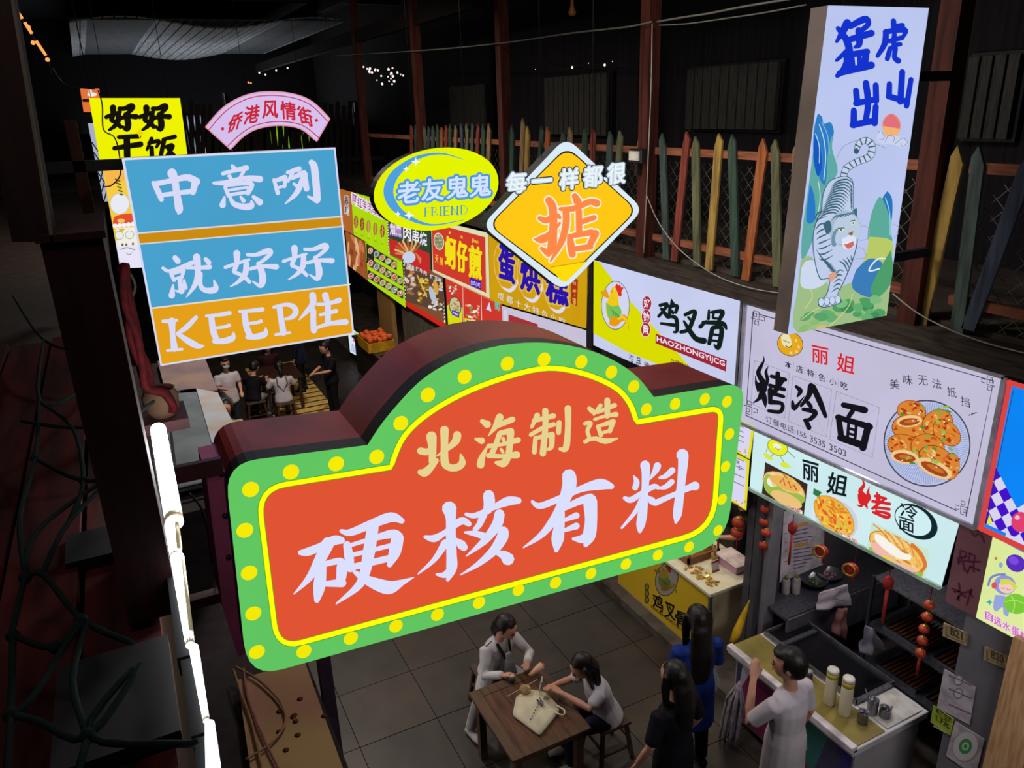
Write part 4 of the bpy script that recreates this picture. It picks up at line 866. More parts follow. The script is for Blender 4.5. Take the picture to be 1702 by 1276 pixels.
# clam omelette board
t, A = fascia('clam_omelette_board', 'red shop light box with cream frame and yellow rounded characters', 'sign', [(716, 364), (811, 387), (813.5, 498), (719, 452)], glow('board_cream', 'E4E2B8', .95))
A.px(560, 290, .17637)
A.poly([(893, 455), (1398, 590), (1408, 1115), (908, 895)], 'CE3A2C')
A.ell(962, 630, 48, 82, 'E8E0D8', -.15); A.ell(962, 630, 42, 72, '8A9468', -.15)
for k in range(24): A.ell(962+R.uniform(-30, 30), 630+R.uniform(-50, 50), 9, 7, R.choice(('C8C0A0', '6A7850', 'D8B890', 'B0A878')), 0, 7)
for ch, x0, x1, y, h in (('蚵', 1025, 1120, 735, 285), ('仔', 1140, 1225, 775, 280), ('煎', 1250, 1362, 825, 300)): A.text(ch, x0, y-14, x1, y+16, h, 'F2E018', .05)
A.text('jian', 1275, 620, 1335, 640, 46, 'F0D030', .02); A.ell(1065, 548, 8, 12, 'F0D030'); A.text('a', 1168, 585, 1190, 592, 26, 'F0D030', .02)
A.text('天', 928, 790, 960, 800, 80, 'F0C030', .03); A.text('美', 970, 812, 1006, 824, 80, 'F0C030', .03)
A.poly([(1255, 968), (1362, 1005), (1360, 1085), (1258, 1042)], '3A1CB8'); A.text('台式小吃', 1264, 1012, 1354, 1044, 46, 'E8E0F8', .01)
A.build('board_print', t)

# skewer boards, green menus, orange board
t, A = fascia('skewer_board', 'dark green and red light board with a fan of meat skewers', 'sign', [(643, 350), (714, 369), (717, 463), (648, 424)], glow('board_darkgreen', '35503A', .8))
A.px(560, 290, .17637)
A.poly([(495, 600), (870, 740), (880, 940), (500, 745)], 'C62A28')
A.text('烟熏', 500, 505, 610, 530, 130, 'B08AC8', .05); A.text('烟熏', 502, 500, 608, 525, 120, 'F0EAF6', .01); A.text('肉', 625, 540, 700, 560, 150, 'F4F0F8', .03); A.text('串烧', 712, 575, 850, 615, 130, 'F0EAF6', .02)
for k in range(9):
    a_ = -1.9+k*.36; x1_, y1_ = 680+math.sin(a_)*130, 720-math.cos(a_)*95-10; A.line([(690, 760), (x1_, y1_)], 18, ('C88A4A', 'E2B478', 'A8642E')[k % 3])
A.ell(680, 780, 62, 56, 'C8D2E6')
for k in range(6): A.line([(745+k*10, 740+k*10), (790, 840)], 9, ('D09060', 'B87040')[k % 2])
A.build('board_print', t)
def checks(A, x0, y0, x1, y1, w=12, n=24):
    for k in range(n):
        f0, f1 = k/n, (k+1)/n; A.line([(x0+(x1-x0)*f0, y0+(y1-y0)*f0), (x0+(x1-x0)*f1, y0+(y1-y0)*f1)], w, ('141414', 'E8E8E4')[k % 2])
t, A = fascia('skewer_photo_board', 'light board of skewer photographs with red strip along the bottom', 'sign', [(670, 425), (735, 458), (742, 548), (675, 508)], glow('board_brown', '8A5A3A', .8))
A.px(560, 290, .17637)
A.poly([(632, 800), (870, 930), (1010, 1000), (1015, 1300), (650, 1195)], '5A4234')
for (x0, y0, x1, y1, c) in ((640, 820, 745, 1130, 0), (755, 940, 862, 1210, 1), (872, 980, 1000, 1270, 2)):
    for k in range(26):
        A.ell(R.uniform(x0+8, x1-8), R.uniform(y0+45, y1), R.uniform(14, 30), R.uniform(8, 18), R.choice((('C87848', 'D8B8A0', '8A6A50', 'E0C8B8'), ('D8B040', 'B88830', '7A5A20', 'E8D070'), ('C8C8D0', 'D8A840', '9A7030', 'E8E0D8'))[c]), R.uniform(-.6, .9), 9)
A.ell(905, 1140, 26, 90, 'B8C0CC', -.3); A.ell(935, 1060, 22, 70, 'D8A038', -.2); A.line([(760, 950), (850, 1150)], 12, 'D8B848')
A.text('烤羊肉串', 635, 838, 730, 880, 45, 'E8E8F0', .03); A.text('烤牛肉', 745, 885, 850, 935, 44, 'F0D8D8', .03); A.text('烤玉米', 880, 955, 990, 1000, 44, 'E8E8F0', .03)
A.line([(655, 1215), (860, 1335), (1020, 1430)], 46, 'C8281C')
checks(A, 625, 800, 648, 1200); checks(A, 1012, 985, 1020, 1390)
A.build('board_print', t)
t, A = fascia('lime_menu_board', 'lime light menu with purple lettering over five brown skewers', 'sign', [(583, 309), (644, 329), (648, 425), (588, 390)], glow('board_lime', 'B4E010', .95))
A.px(560, 290, .17637)
for k, ch in enumerate('阿红羊肉串烧'): x = 168+k*48; y = 235+k*24; A.text(ch, x-24, y-12, x+26, y+14, 105, 'F4E8F4', .09); A.text(ch, x-22, y-11, x+24, y+13, 98, '9A4A98', .015)
for k, x in enumerate((182, 240, 300, 365, 432)):
    A.ell(x, 445+k*22, 21, 62, ('9A5A20', '8A4A1C', 'B08A3C', 'A87A30', '9A4A20')[k]); A.line([(x, 395+k*22), (x+2, 545+k*22)], 3, 'D8C890'); A.text('5元', x-12, 545+k*26, x+12, 552+k*26, 16, '5A7010', .01)
    for j in range(5): A.ell(x+R.uniform(-10, 10), 420+k*22+j*14, 9, 5, 'D09A50', .3, 7)
checks(A, 483, 430, 497, 740); A.build('menu_print', t)
t, A = fascia('lime_photo_menu', 'lime-edged light menu of small dish photographs above a wooden stall front', 'sign', [(607, 402), (668, 432), (674, 511), (612, 467)], glow('board_lime', 'B4E010', .95))
A.px(560, 290, .17637)
for r_ in range(3):
    for c_ in range(6 if r_ else 5):
        w = 54; x = 290+c_*56+(r_*3); y = 690+r_*120+c_*33-r_*2
        if r_ == 0 and c_ == 0: A.poly([(x-12, y-40), (x+62, y-2), (x+62, y+180), (x-8, y+140)], '26221E')
        bg = R.choice(('26221E', '3A3228', '5A4A38', '2A3228')); A.poly([(x, y-30), (x+52, y), (x+52, y+82), (x, y+52)], bg)
        A.ell(x+26, y+27, 23, 30, 'D8D4D0', .3); A.ell(x+26, y+27, 18, 24, R.choice(('C87A40', 'B89A60', '8A5A3A', '5A8AA0', 'D04A30', 'A8A070')), .3)
        for j in range(4): A.ell(x+26+R.uniform(-12, 12), y+27+R.uniform(-14, 14), 6, 5, R.choice(('E8C080', 'F0E8D8', '7A9A40', '903018')), 0, 6)
A.build('menu_print', t)
t, A = fascia('meat_photo_board', 'light board showing raw ribs left of the lime dish menu', 'sign', [(574, 384), (606, 402), (611, 466), (578, 440)], glow('board_meat', 'A4602E', .8))
A.px(560, 290, .17637)
for k in range(34): A.ell(R.uniform(105, 255), R.uniform(600, 930)+0, R.uniform(8, 16), R.uniform(30, 70), R.choice(('C87848', 'A8502C', 'D89A70', '8A3A20', 'E0B088')), R.uniform(-.4, .1), 9)
A.build('board_print', t)
t, A = fascia('orange_fascia_board', 'plain orange end board of the right row with dark brush lettering', 'sign', [(564, 303), (583, 309), (588, 390), (568, 380)], glow('board_orange_dull', 'BC6E2E', .85))
A.px(560, 290, .17637)
for k, ch in enumerate('香辣'): A.text(ch, 72, 232+k*95, 115, 250+k*95, 85, 'D8D4E0', .07); A.text(ch, 74, 232+k*95, 113, 250+k*95, 80, '2A2440', .02)
A.build('board_print', t)
t, A = fascia('red_food_posters', 'row of red food posters below the red and gold shop boards', 'sign', [(740, 461), (834, 505), (838, 590), (745, 540)], glow('poster_red', 'D43A2C', .95), depth=.06)
A.px(560, 290, .17637)
A.poly([(1035, 1240), (1110, 1180), (1185, 1260), (1180, 1600), (1045, 1500)], 'D8DC10'); A.ell(1115, 1240, 58, 92, '4A3A30', -.15); A.ell(1115, 1240, 50, 84, 'C8C090', -.15)
for k in range(26): A.ell(1115+R.uniform(-34, 34), 1240+R.uniform(-60, 60), 10, 8, R.choice(('C8C0A0', '6A7850', 'D8904A', 'A8A070', 'B84A30')), 0, 7)
for k in range(16): A.ell(1095+R.uniform(-45, 45), 1080+R.uniform(-36, 40), 10, 8, R.choice(('E8E8F0', '7ABA40', '5A9A30', 'D8D8D0')), 0, 7)
A.poly([(1085, 1275), (1155, 1300), (1155, 1350), (1085, 1320)], '3A2CB8'); A.text('海蛎仔', 1090, 1300, 1150, 1324, 26, 'E8E0F8', .02)
A.line([(1188, 1060), (1198, 1500)], 4, 'E8E0D8'); A.line([(1362, 1140), (1372, 1560)], 4, 'E8E0D8')
for k in range(40): A.ell(1280+R.uniform(-62, 62), 1290+R.uniform(-60, 90), 12, 10, R.choice(('E8C0B0', 'F0E8D8', 'B84A30', '7A9A50', 'D88A60')), R.uniform(-1, 1), 7)
A.poly([(1205, 1350), (1290, 1370), (1290, 1500), (1205, 1470)], 'D8DC10'); A.poly([(1225, 1370), (1280, 1385), (1280, 1430), (1225, 1410)], '3A2CB8')
A.poly([(1410, 1270), (1440, 1200), (1460, 1290)], 'C8D8F8'); A.text('鱿', 1490, 1215, 1545, 1240, 110, '58C8A8', .02)
A.build('poster_print', t)
t, A = fascia('white_framed_board', 'white and red framed board under the gold egg-cake board', 'sign', [(834, 508), (974, 549), (974, 640), (838, 590)], glow('poster_white', 'D2CCE4', .9), depth=.06)
A.px(800, 360, .15674); A.poly([(290, 1035), (600, 1140), (600, 1700), (290, 1600)], 'A83038'); A.poly([(245, 985), (275, 995), (275, 1560), (245, 1540)], 'D8D0E0'); A.build('board_print', t)
# dark post between gold and chicken boards
struct('trim_3', MB().prism([at(976, 440, *XF), at(985, 438, *XF), at(982, 640, *XF), at(974, 640, *XF)], (.15, 0, 0)), mat('post_dark', '252026', .6))

# lit tablet screen on the far counter
t = thing('order_screen', 'small lit order screen tilted on the far dark counter', 'screen', at(600, 598, 'X', 4.75))
q = [(577, 540), (607, 563), (610, 600), (582, 585)]; q3 = [at(*p, 'X', 4.75) for p in q]
MB().prism([p + Vector((.006, 0, 0)) for p in [at(x+dx, y+dy, 'X', 4.75) for (x, y), (dx, dy) in zip(q, ((-2, -3), (3, -3), (3, 4), (-2, 4)))]], (.04, 0, 0)).build('housing', black_m, t)
MB().prism(q3, (.006, 0, 0)).build('display', glow('display_white', 'D8E6F4', 1., False), t)
A = Art('X', 4.75); A.px(300, 540, .18812); A.ell(1540, 135, 18, 13, 'D85080', .4); A.ell(1615, 190, 26, 44, '6A3A20'); A.ell(1612, 185, 16, 26, 'E89A30'); A.ell(1620, 215, 12, 12, 'D8C070')
A.ell(1555, 80, 20, 18, 'A8D070')
for k in range(5): A.line([(1510, 165+k*14), (1580, 205+k*16)], 4, '6A60B8')
A.build('screen_print', t)
# ------------------------------------------------------------------ stalls of the right row
def stand(px, py, z): return at(px, py, 'Z', z)
def hgt(p, px, py): return at(px, py, 'Y', p.y).z
steel = mat('stainless_steel', '9a9aa4', .28, .85, kind='brush', col2='74747e', scale=5, bump=.03)
steel_d = mat('worn_steel', '5c5c64', .4, .6, kind='brush', col2='3c3c44', scale=5)
white_l = mat('white_laminate', 'd2cfd2', .5, col2='bfbcc0', scale=3, bump=.02)
red_m = mat('red_thread', 'a01c1c', .6, col2='741010', scale=30)
gold_m = mat('gold_trim', 'c89a3c', .35, .5, bump=0)
# partition posts and side walls
struct('wall_partition', MB().box((5.2, 5.02, .1), (7.3, 5.1, 3.14)), mat('stall_wall', '4c4a4e', .7, col2='3d3b3f', scale=3))
struct('wall_stall_back', MB().box((7.2, 1.2, .1), (7.3, 26, 3.14)), mat('stall_back', '3a3638', .8))
t = thing('stall_post', 'grey steel stall post between the two counters', 'post', (5.26, 5.0, .1))
MB().box((5.2, 4.88, .1), (5.34, 5.01, 3.12)).build('post_face', mat('post_grey', '77757c', .5, .1, col2='65636a', scale=2), t)
MB().box((5.2, 5.11, .1), (5.33, 5.2, 3.12)).build('post_back', mat('post_grey_dark', '4e4c52', .5, .1), t)
MB().box((5.17, 4.95, .1), (5.2, 5.0, 3.12)).build('corner_strip', steel_d, t)
# noodle counter
t = thing('noodle_counter', 'white-edged stall counter with olive mat, griddle and printed front', 'counter', (5.08, 4.0, .1))
MB().box((4.72, 3.3, .1), (5.52, 4.72, .86)).build('body', mat('counter_grey', 'b0abb0', .6, col2='a09ba0', scale=3), t)
MB().box((4.62, 3.25, .86), (5.55, 4.75, .93)).build('worktop', white_l, t, bevel=.006)
MB().box((4.68, 3.27, .931), (5.02, 4.74, .94)).build('mat', mat('olive_mat', '8a7a38', .55, col2='6f6230', scale=4), t, 'olive-brown mat')
MB().box((4.60, 3.25, .90), (4.67, 4.75, .962)).build('front_edge', mat('edge_white', 'd6ccd0', .4), t, bevel=.005)
MB().box((5.06, 3.62, .931), (5.53, 4.70, .96)).build('griddle_plate', mat('griddle_black', '17161a', .3, .4, col2='0f0e12', scale=3), t, 'black steel griddle plate')
mb = MB()
for a_, b_ in (((5.05, 3.6), (5.53, 3.62)), ((5.05, 4.69), (5.53, 4.71)), ((5.045, 3.6), (5.065, 4.71)), ((5.53, 3.6), (5.55, 4.71))): mb.box((*a_, .93), (*b_, .99))
mb.build('griddle_rim', steel, t)
MB().box((5.04, 4.45, .935), (5.5, 4.5, .985)).build('griddle_divider', steel_d, t)
A = Art('X', 4.715, gap=.003)
def CP(x, y, z): 
    w = Vector((x, y, z)) - EYE; c = XA*w.x + YA*w.y + ZA*w.z; return (CX + FPX*c.x/c.z, CY + FPX*c.y/c.z)
def cpoly(A, L, col): A.px(); A.poly([CP(4.715, y, z) for y, z in L], col)
cpoly(A, [(4.7, .12), (4.7, .84), (3.32, .84), (3.32, .12)], '3C3A58'); cpoly(A, [(4.6, .84), (3.9, .84), (4.2, .12), (4.65, .12)], '7A2450')
cpoly(A, [(3.95, .84), (3.55, .84), (3.7, .2), (4.1, .5)], '2E6A66'); cpoly(A, [(4.0, .6), (3.6, .1), (4.2, .1)], '8E1C52'); cpoly(A, [(3.5, .84), (3.32, .84), (3.32, .3)], '3A2C80')
cpoly(A, [(4.66, .4), (4.5, .8), (4.62, .82)], 'B8B0C0')
p = CP(4.715, 3.86, .5); A.text('N', p[0]-12, p[1]-6, p[0]+12, p[1]+6, 26, 'C8B8C8', .01)
A.build('front_print', t, lit=False)
# hanging striped cloth under the counter's far end
t = thing('mop_bundle', 'bundle of pale mop strands beside the counter front', 'mop', (4.55, 4.45, .02))
for k in range(16):
    x, y = 4.53+.05*math.sin(k*1.3), 4.42+k*.012; MB().tube([(4.56, 4.5, .72), (x, y, .5), (x-.03, y+.02*math.sin(k), .16), (x-.05, y, .03)], .012, 5).build('strand', mat('mop_cloth', '9a8f98', .9, col2='6b6270', scale=20), t)
# bottles
def bottle(pb, pt, lab, r, cap):
    b = stand(*pb, .942); h = hgt(b, *pt) - .942
    t = thing('squeeze_bottle', lab, 'bottle', b, 'tall sauce bottles on the olive mat')
    MB().lathe(b, [(r*.92, 0), (r, .01), (r, h*.74), (r*.96, h*.78)], 20).build('bottle_body', mat('bottle_cream', 'd8cfb4', .4, col2='cdc4a8', scale=3, bump=0), t)
    MB().lathe(b, [(r*1.02, h*.78), (r*1.02, h*.9)], 20).build('label_band', mat('bottle_band', 'c8b83c', .5, bump=0), t, 'yellow band under the cap')
    MB().lathe(b, [(r*.98, h*.9), (r*1.0, h*.97), (r*.9, h), (1e-4, h)], 20).build('cap', mat('bottle_cap', 'e2dfd2', .4, bump=0), t)
bottle((1378, 1168), (1384, 1112), 'tall cream sauce bottle on the mat, the one nearer the white-shirted man', .05, 0)
bottle((1403, 1186), (1411, 1126), 'tall cream sauce bottle on the mat, the one beside the steel cups', .05, 0)
for k, (x, y, lab) in enumerate(((1301, 1096, 'leftmost small dark jar at the griddle edge'), (1313, 1099, 'small lidded jar right of the leftmost one at the griddle'), (1329, 1107, 'small lidded jar above the man with black hair'), (1344, 1124, 'glass jar beside the head of the white-shirted man'))):
    b = stand(x, y+6, .942); t = thing('condiment_jar', lab, 'jar', b, 'condiment jars along the griddle')
    MB().lathe(b, [(.03, 0), (.032, .01), (.032, .07), (.024, .085)], 14).build('jar_body', mat('jar_dark', '5a4a48' if k < 2 else '6e6a64', .3, bump=0), t)
    MB().lathe(b, [(.029, .085), (.029, .105), (1e-4, .107)], 14).build('lid', mat('jar_lid', 'b8b0b4', .4, bump=0), t)
for k, (x, y, r, lab) in enumerate(((1433, 1200, .043, 'steel cup nearest the aisle beside the cream bottles'), (1449, 1185, .045, 'tall steel cup holding a spoon, between two others'), (1470, 1190, .048, 'short steel mug with a side handle on the white corner'))):
    b = stand(x, y, .942); h = (.11, .15, .085)[k]; t = thing('steel_cup', lab, 'cup', b, 'steel cups on the noodle counter')
    MB().lathe(b, [(r*.9, 0), (r, .005), (r, h), (r*1.06, h+.004), (r*.92, h), (r*.9, .012), (1e-4, .012)], 18).build('cup_body', steel, t)
    if k == 1:
        sp = MB().tube([b+Vector((0, 0, .03)), b+Vector((-.05, .06, .24))], .005, 6); sp.ball(b+Vector((0, 0, .03)), .018, .018, .008, 8, 6); sp.build('spoon', steel, t)
    if k == 2: MB().tube([b+Vector((.046, 0, .07)), b+Vector((.085, 0, .066)), b+Vector((.085, 0, .03)), b+Vector((.046, 0, .022))], .006, 6).build('handle', steel, t)
    MB().lathe(b+Vector((0, 0, h*.7)), [(r*.9, 0), (1e-4, .003)], 14).build('contents', mat('cup_sauce', '3a2a26', .4), t)
t = thing('cutting_board', 'white plastic board on the near end of the noodle counter', 'board', (5.28, 3.42, .932))
MB().box((5.06, 3.28, .932), (5.5, 3.58, .944)).build('board', mat('board_white', 'cdc8c2', .5), t)
# menu board on the partition, shelf, bowls
t = thing('wall_menu', 'white price sheet on the partition inside the noodle stall', 'menu', at(1350, 965, 'Y', 5.0))
q = [(1303, 850), (1372, 850), (1368, 938), (1296, 968)]; PW = ('Y', 5.0)
MB().prism([at(*p, *PW) for p in q], (0, .01, 0)).build('sheet', mat('paper_white', 'c9c0c8', .6), t)
A = Art(*PW); A.px(1200, 850, .17241)
for y in (120, 310): A.poly([(700, y+5), (830, y-25), (835, y+8), (702, y+38)], 'C8944A')
for k in range(11):
    y = 160+k*36
    if k in (4,): continue
    A.line([(690, y+30), (700+R.uniform(90, 190), y+2)], 7, ('4A4AA0', '4A4450')[k % 2])
for k in range(5): A.line([(600, 120+k*90), (625, 115+k*90)], 6, 'A0505A')
A.build('menu_print', t, lit=False)
pz = at(1340, 992, 'Y', 4.8).z
t = thing('shelf_unit', 'steel shelf on the partition holding bottles and bowls', 'shelf', (5.9, 4.85, pz-.05))
MB().box((5.25, 4.62, pz-.03), (6.9, 5.01, pz)).build('shelf_board', steel_d, t)
MB().box((5.25, 4.60, pz-.4), (6.9, 4.63, pz)).build('front_panel', mat('shelf_panel', '55535a', .5), t)
for k, (x, y, h, lab) in enumerate(((1305, 985, .2, 'white bottle at the left end of the inner shelf'), (1322, 985, .22, 'white bottle second on the inner shelf'))):
    b = stand(x, y, pz); t = thing('white_bottle', lab, 'bottle', b, 'bottles on the inner shelf')
    MB().lathe(b, [(.04, 0), (.042, .01), (.042, h*.75), (.03, h*.85), (.02, h*.87)], 14).build('bottle_body', mat('plastic_white', 'b4aca8', .4, bump=0), t); MB().lathe(b+Vector((0, 0, h*.86)), [(.022, 0), (.02, .03), (1e-4, .032)], 10).build('cap', mat('cap_olive', '8a8a3c', .5), t)
for k, (x, y, lab) in enumerate(((1352, 972, 'steel bowl on the inner shelf, left of two'), (1377, 961, 'steel bowl on the inner shelf, right of two'))):
    b = stand(x, y, pz+.001); t = thing('steel_bowl', lab, 'bowl', b, 'bowls on the inner shelf')
    MB().lathe(b, [(.06, 0), (.11, .035), (.135, .075), (.145, .078), (.13, .07), (.1, .03), (1e-4, .012)], 22).build('bowl_shell', steel, t)
    m_ = MB()
    for j in range(14): m_.ball(b+Vector((R.uniform(-.06, .06), R.uniform(-.06, .06), .04+R.uniform(0, .01))), .022, .016, .012, 6, 4)
    o = m_.build('food_heap', mat('heap_%d' % k, ('5a7040', '9a6a70')[k], .6, scale=30), t); o['kind'] = 'stuff'
# steel rack, trays and hanging bags inside
t = thing('glass_rack', 'dark steel rack with trays behind the griddle', 'rack', (6.1, 3.6, .1))
x0, x1, y0, y1 = 5.75, 6.35, 3.0, 4.1
for x in (x0, x1):
    for y in (y0, y1): MB().box((x-.015, y-.015, .1), (x+.015, y+.015, 1.75)).build('leg', steel_d, t)
for z in (.75, 1.2, 1.72): MB().box((x0, y0, z), (x1, y1, z+.02)).build('shelf_plate', steel_d if z < 1.7 else steel, t)
for z, lab in ((.772, 'lower'), (1.222, 'middle')):
    for k in range(2):
        yy = y0+.05+k*.5
        tt = thing('food_tray', '%s tray of browned skewers on the steel rack shelf, %s one' % (lab, ('nearer', 'farther')[k]), 'tray', (x0+.3, yy+.2, z), 'trays on the steel rack')
        mb = MB(); mb.box((x0+.05, yy, z), (x0+.55, yy+.42, z+.008))
        for a_, b_ in (((x0+.05, yy), (x0+.058, yy+.42)), ((x0+.542, yy), (x0+.55, yy+.42)), ((x0+.058, yy), (x0+.542, yy+.008)), ((x0+.058, yy+.412), (x0+.542, yy+.42))): mb.box((*a_, z+.008), (*b_, z+.04))
        mb.build('tray_pan', steel, tt)
        for j in range(9): MB().tube([(x0+.1, yy+.04+j*.042, z+.02), (x0+.5, yy+.05+j*.04, z+.03)], .011, 6).build('skewer', mat('skewer_meat', '7a4428', .7, scale=20), tt)
def cloth(name, lab, cat, quad, ax, v, col, amp=.012, print_=None, group=None):
    t = thing(name, lab, cat, at(*quad[2], ax, v), group)
    tl_, tr_, br_, bl_ = (at(*p, ax, v) for p in quad); mb = MB(); n, m = 12, 12; vs = []
    nrm = (tr_-tl_).cross(bl_-tl_).normalized()
    for j in range(m+1):
        for i in range(n+1):
            u, w = i/n, j/m; p = tl_.lerp(tr_, u).lerp(bl_.lerp(br_, u), w); vs.append(p + nrm*amp*math.sin(u*9+w*2.2)*(.4+w) + nrm*amp*.4*math.sin(w*11+u*4))
    mb.add(vs, [(j*(n+1)+i, j*(n+1)+i+1, (j+1)*(n+1)+i+1, (j+1)*(n+1)+i) for j in range(m) for i in range(n)], True)
    o = mb.build('cloth_sheet', col, t); sm = o.modifiers.new('thick', 'SOLIDIFY'); sm.thickness = .004
    return t
wc = mat('white_bag', 'dcd0da', .7, col2='c6b9c4', scale=6)
t = cloth('carrier_bags', 'white printed carrier bags hung below the inner shelf', 'bag', [(1362, 985), (1408, 970), (1414, 1006), (1358, 1014)], 'Y', 4.56, wc)
A = Art('Y', 4.5); A.px(1200, 850, .17241); A.curve([(1090, 750), (1110, 735), (1140, 745), (1130, 780)], 6, 'B07880'); A.line([(1080, 840), (1180, 860)], 12, 'A89AB8'); A.line([(1090, 870), (1170, 885)], 8, 'B8A8C0'); A.build('bag_print', t, lit=False)
cloth('pink_towel', 'pink cloth hanging under the white carrier bags', 'towel', [(1392, 1012), (1408, 1010), (1404, 1062), (1384, 1052)], 'Y', 4.5, mat('pink_cloth', 'b07a78', .8, col2='8a5a5c', scale=6), .02)
cloth('crumpled_bag', 'crumpled pale plastic bag hanging on the rack', 'bag', [(1440, 1040), (1452, 1044), (1468, 1076), (1432, 1086)], 'Y', 2.98+.8, mat('grey_bag', '8a8898', .5, col2='5a5868', scale=8), .03)
# chinese knots and lanterns
def knot(px, py, z2, lab, disk=True, x=5.21):
    p = at(px, py, 'X', x); L = abs(p.z - at(px, z2, 'X', x).z)
    t = thing('knot_ornament', lab, 'ornament', (p.x, p.y, p.z-L), 'red ornaments hanging from the stall front')
    MB().tube([(p.x, p.y, p.z), (p.x, p.y, 3.1)], .004, 5).build('cord', red_m, t)
    if disk:
        MB().lathe(p - Vector((.02, 0, .05)), [(.055, 0), (.06, .01), (.06, .03), (.05, .04), (1e-4, .04)], 16, (-1, -.3, 0)).build('disc', red_m, t)
        MB().lathe(p - Vector((.065, 0, .05)), [(.046, 0), (.062, 0), (.062, .01), (.046, .01), (.046, 0)], 16, (-1, -.3, 0)).build('gold_ring', gold_m, t)
    else:
        MB().lathe(p - Vector((0, 0, .12)), [(.01, 0), (.04, .04), (.045, .1), (.01, .14)], 8).build('knot_body', red_m, t)
    for k in range(3): MB().tube([(p.x+.012*(k-1), p.y+.012*(k-1), p.z-.1), (p.x+.018*(k-1), p.y+.014*(k-1), p.z-L)], .012, 6).build('tassel', red_m, t)
knot(1318, 870, 940, 'long red tassel ornament before the white price sheet', False)
knot(1371, 905, 935, 'red and gold round ornament right of the price sheet')
knot(1421, 935, 965, 'red and gold round ornament above the steel rack, second round one')
knot(1478, 960, 1040, 'largest red knot ornament with long tassel before the rack', False)
def lantern_string(pts, lab, r, x, tail):
    ps = [at(*p, 'X', x) for p in pts]
    t = thing('lantern_string', lab, 'lantern', (ps[-1].x, ps[-1].y, ps[-1].z-tail), 'strings of small red lanterns')
    MB().tube([(ps[0].x, ps[0].y, 3.08), ps[-1]], .004, 5).build('cord', red_m, t)
    for p in ps:
        o = MB().lathe(p, [(r*.45, -r*.75), (r*.9, -r*.45), (r, 0), (r*.9, r*.45), (r*.45, r*.75)], 14).build('lantern', mat('lantern_red', 'b83a22', .5, col2='8a2414', scale=12), t)
        MB().lathe(p, [(r*.5, r*.72), (r*.5, r*.85), (1e-4, r*.86)], 10).build('gold_cap', gold_m, o)
    q = ps[-1]; MB().tube([q - Vector((0, 0, r*.7)), q - Vector((0, 0, tail))], .012, 6).build('tassel', red_m, t)
    return t
lantern_string([(1545, 1005), (1541, 1025), (1536, 1045), (1533, 1064), (1530, 1085)], 'string of five small red lanterns with tassel at the grey pier', .042, 5.2, .22)
lantern_string([(1273, 845), (1271, 866), (1274, 884), (1270, 905)], 'string of four red lanterns hung at the post by the chicken stall', .055, 5.2, .22)
lantern_string([(1228, 868), (1226, 885)], 'pair of red lantern balls hung at the chicken stall front', .07, 5.2, .2)

# grey pier with plaques and papers
struct('wall_pier', MB().box((5.12, 1.2, .1), (5.3, 2.86, 3.1)), mat('pier_grey', '6b6971', .7, col2='5d5b63', scale=2))
PP = ('X', 5.115)
struct('trim_4', MB().prism([at(1684, 1058, 'X', 5.04), at(1720, 1075, 'X', 5.04), at(1690, 1290, 'X', 5.04), at(1629, 1290, 'X', 5.04)], (.07, 0, 0)), mat('plank_tan', 'c8a078', .6, kind='woodz', col2='a87c52'))
def notice(name, lab, cat, quad, col, draw, m='paper', depth=.006):
    t = thing(name, lab, cat, at(*quad[3], *PP)); MB().prism([at(*p, *PP) for p in quad], (-depth, 0, 0)).build('sheet', mat(m+col, col, .6, bump=.02), t)
    A = Art('X', 5.115-depth); A.px(); draw(A); A.build('print', t, lit=False); return t
def plaque(s_, x, y):
    def d(A):
        A.text(s_, x-9, y, x+11, y+9, 13, '3A2A1A', .015); A.line([(x-12, y-9), (x+14, y+3)], 1.3, '6A5A3A'); A.line([(x-14, y+8), (x+12, y+19)], 1.3, '6A5A3A')
        for k in range(5): A.ell(x-16, y-6+k*4, 2, 2, '7A6840'); A.ell(x+18, y+2+k*4, 2, 2, '7A6840')
    notice('stall_plaque', 'beige scrolled plaque reading ' + s_, 'plaque', [(x-19, y-14), (x+20, y+4), (x+18, y+24), (x-21, y+8)], 'a89470', d, 'brass', .012)
plaque('B21', 1589, 1048); plaque('B20', 1657, 1087)
def d1(A):
    for y in (1130, 1152): A.ell(1593, y, 8, 9, '7A7684', .2); A.ell(1593, y, 6, 7, 'B8B0BC', .2)
    for y in (1122, 1144, 1170): A.line([(1578, y), (1614, y+16)], 2.2, '6A6670')
notice('price_notice', 'white paper notice pinned high on the grey pier', 'notice', [(1570, 1111), (1622, 1142), (1612, 1204), (1558, 1175)], 'b9b0ba', d1)
def d2(A): A.text('新客立减', 1556, 1180, 1582, 1197, 10, '2A3A20', .02); A.text('1.7元', 1556, 1192, 1578, 1206, 12, '20301A', .03); A.line([(1552, 1206), (1574, 1218)], 2, 'B8B8A0')
notice('discount_sticker', 'lime sticker with dark print on the grey pier', 'sticker', [(1552, 1172), (1586, 1194), (1580, 1222), (1547, 1199)], 'a8b83a', d2)
def d3(A): A.ell(1605, 1240, 22, 26, '9A98A0', .3); A.ell(1605, 1240, 20, 24, 'C0B8C0', .3); A.ell(1605, 1240, 11, 13, '3E8A50', .3); A.ell(1605, 1240, 6, 7, 'A8C8A8', .3); A.ell(1605, 1240, 3, 4, '3E8A50', .3)
notice('green_mark_paper', 'white paper with a green round mark low on the pier', 'notice', [(1588, 1198), (1637, 1228), (1622, 1290), (1573, 1255)], 'bcb4bc', d3)

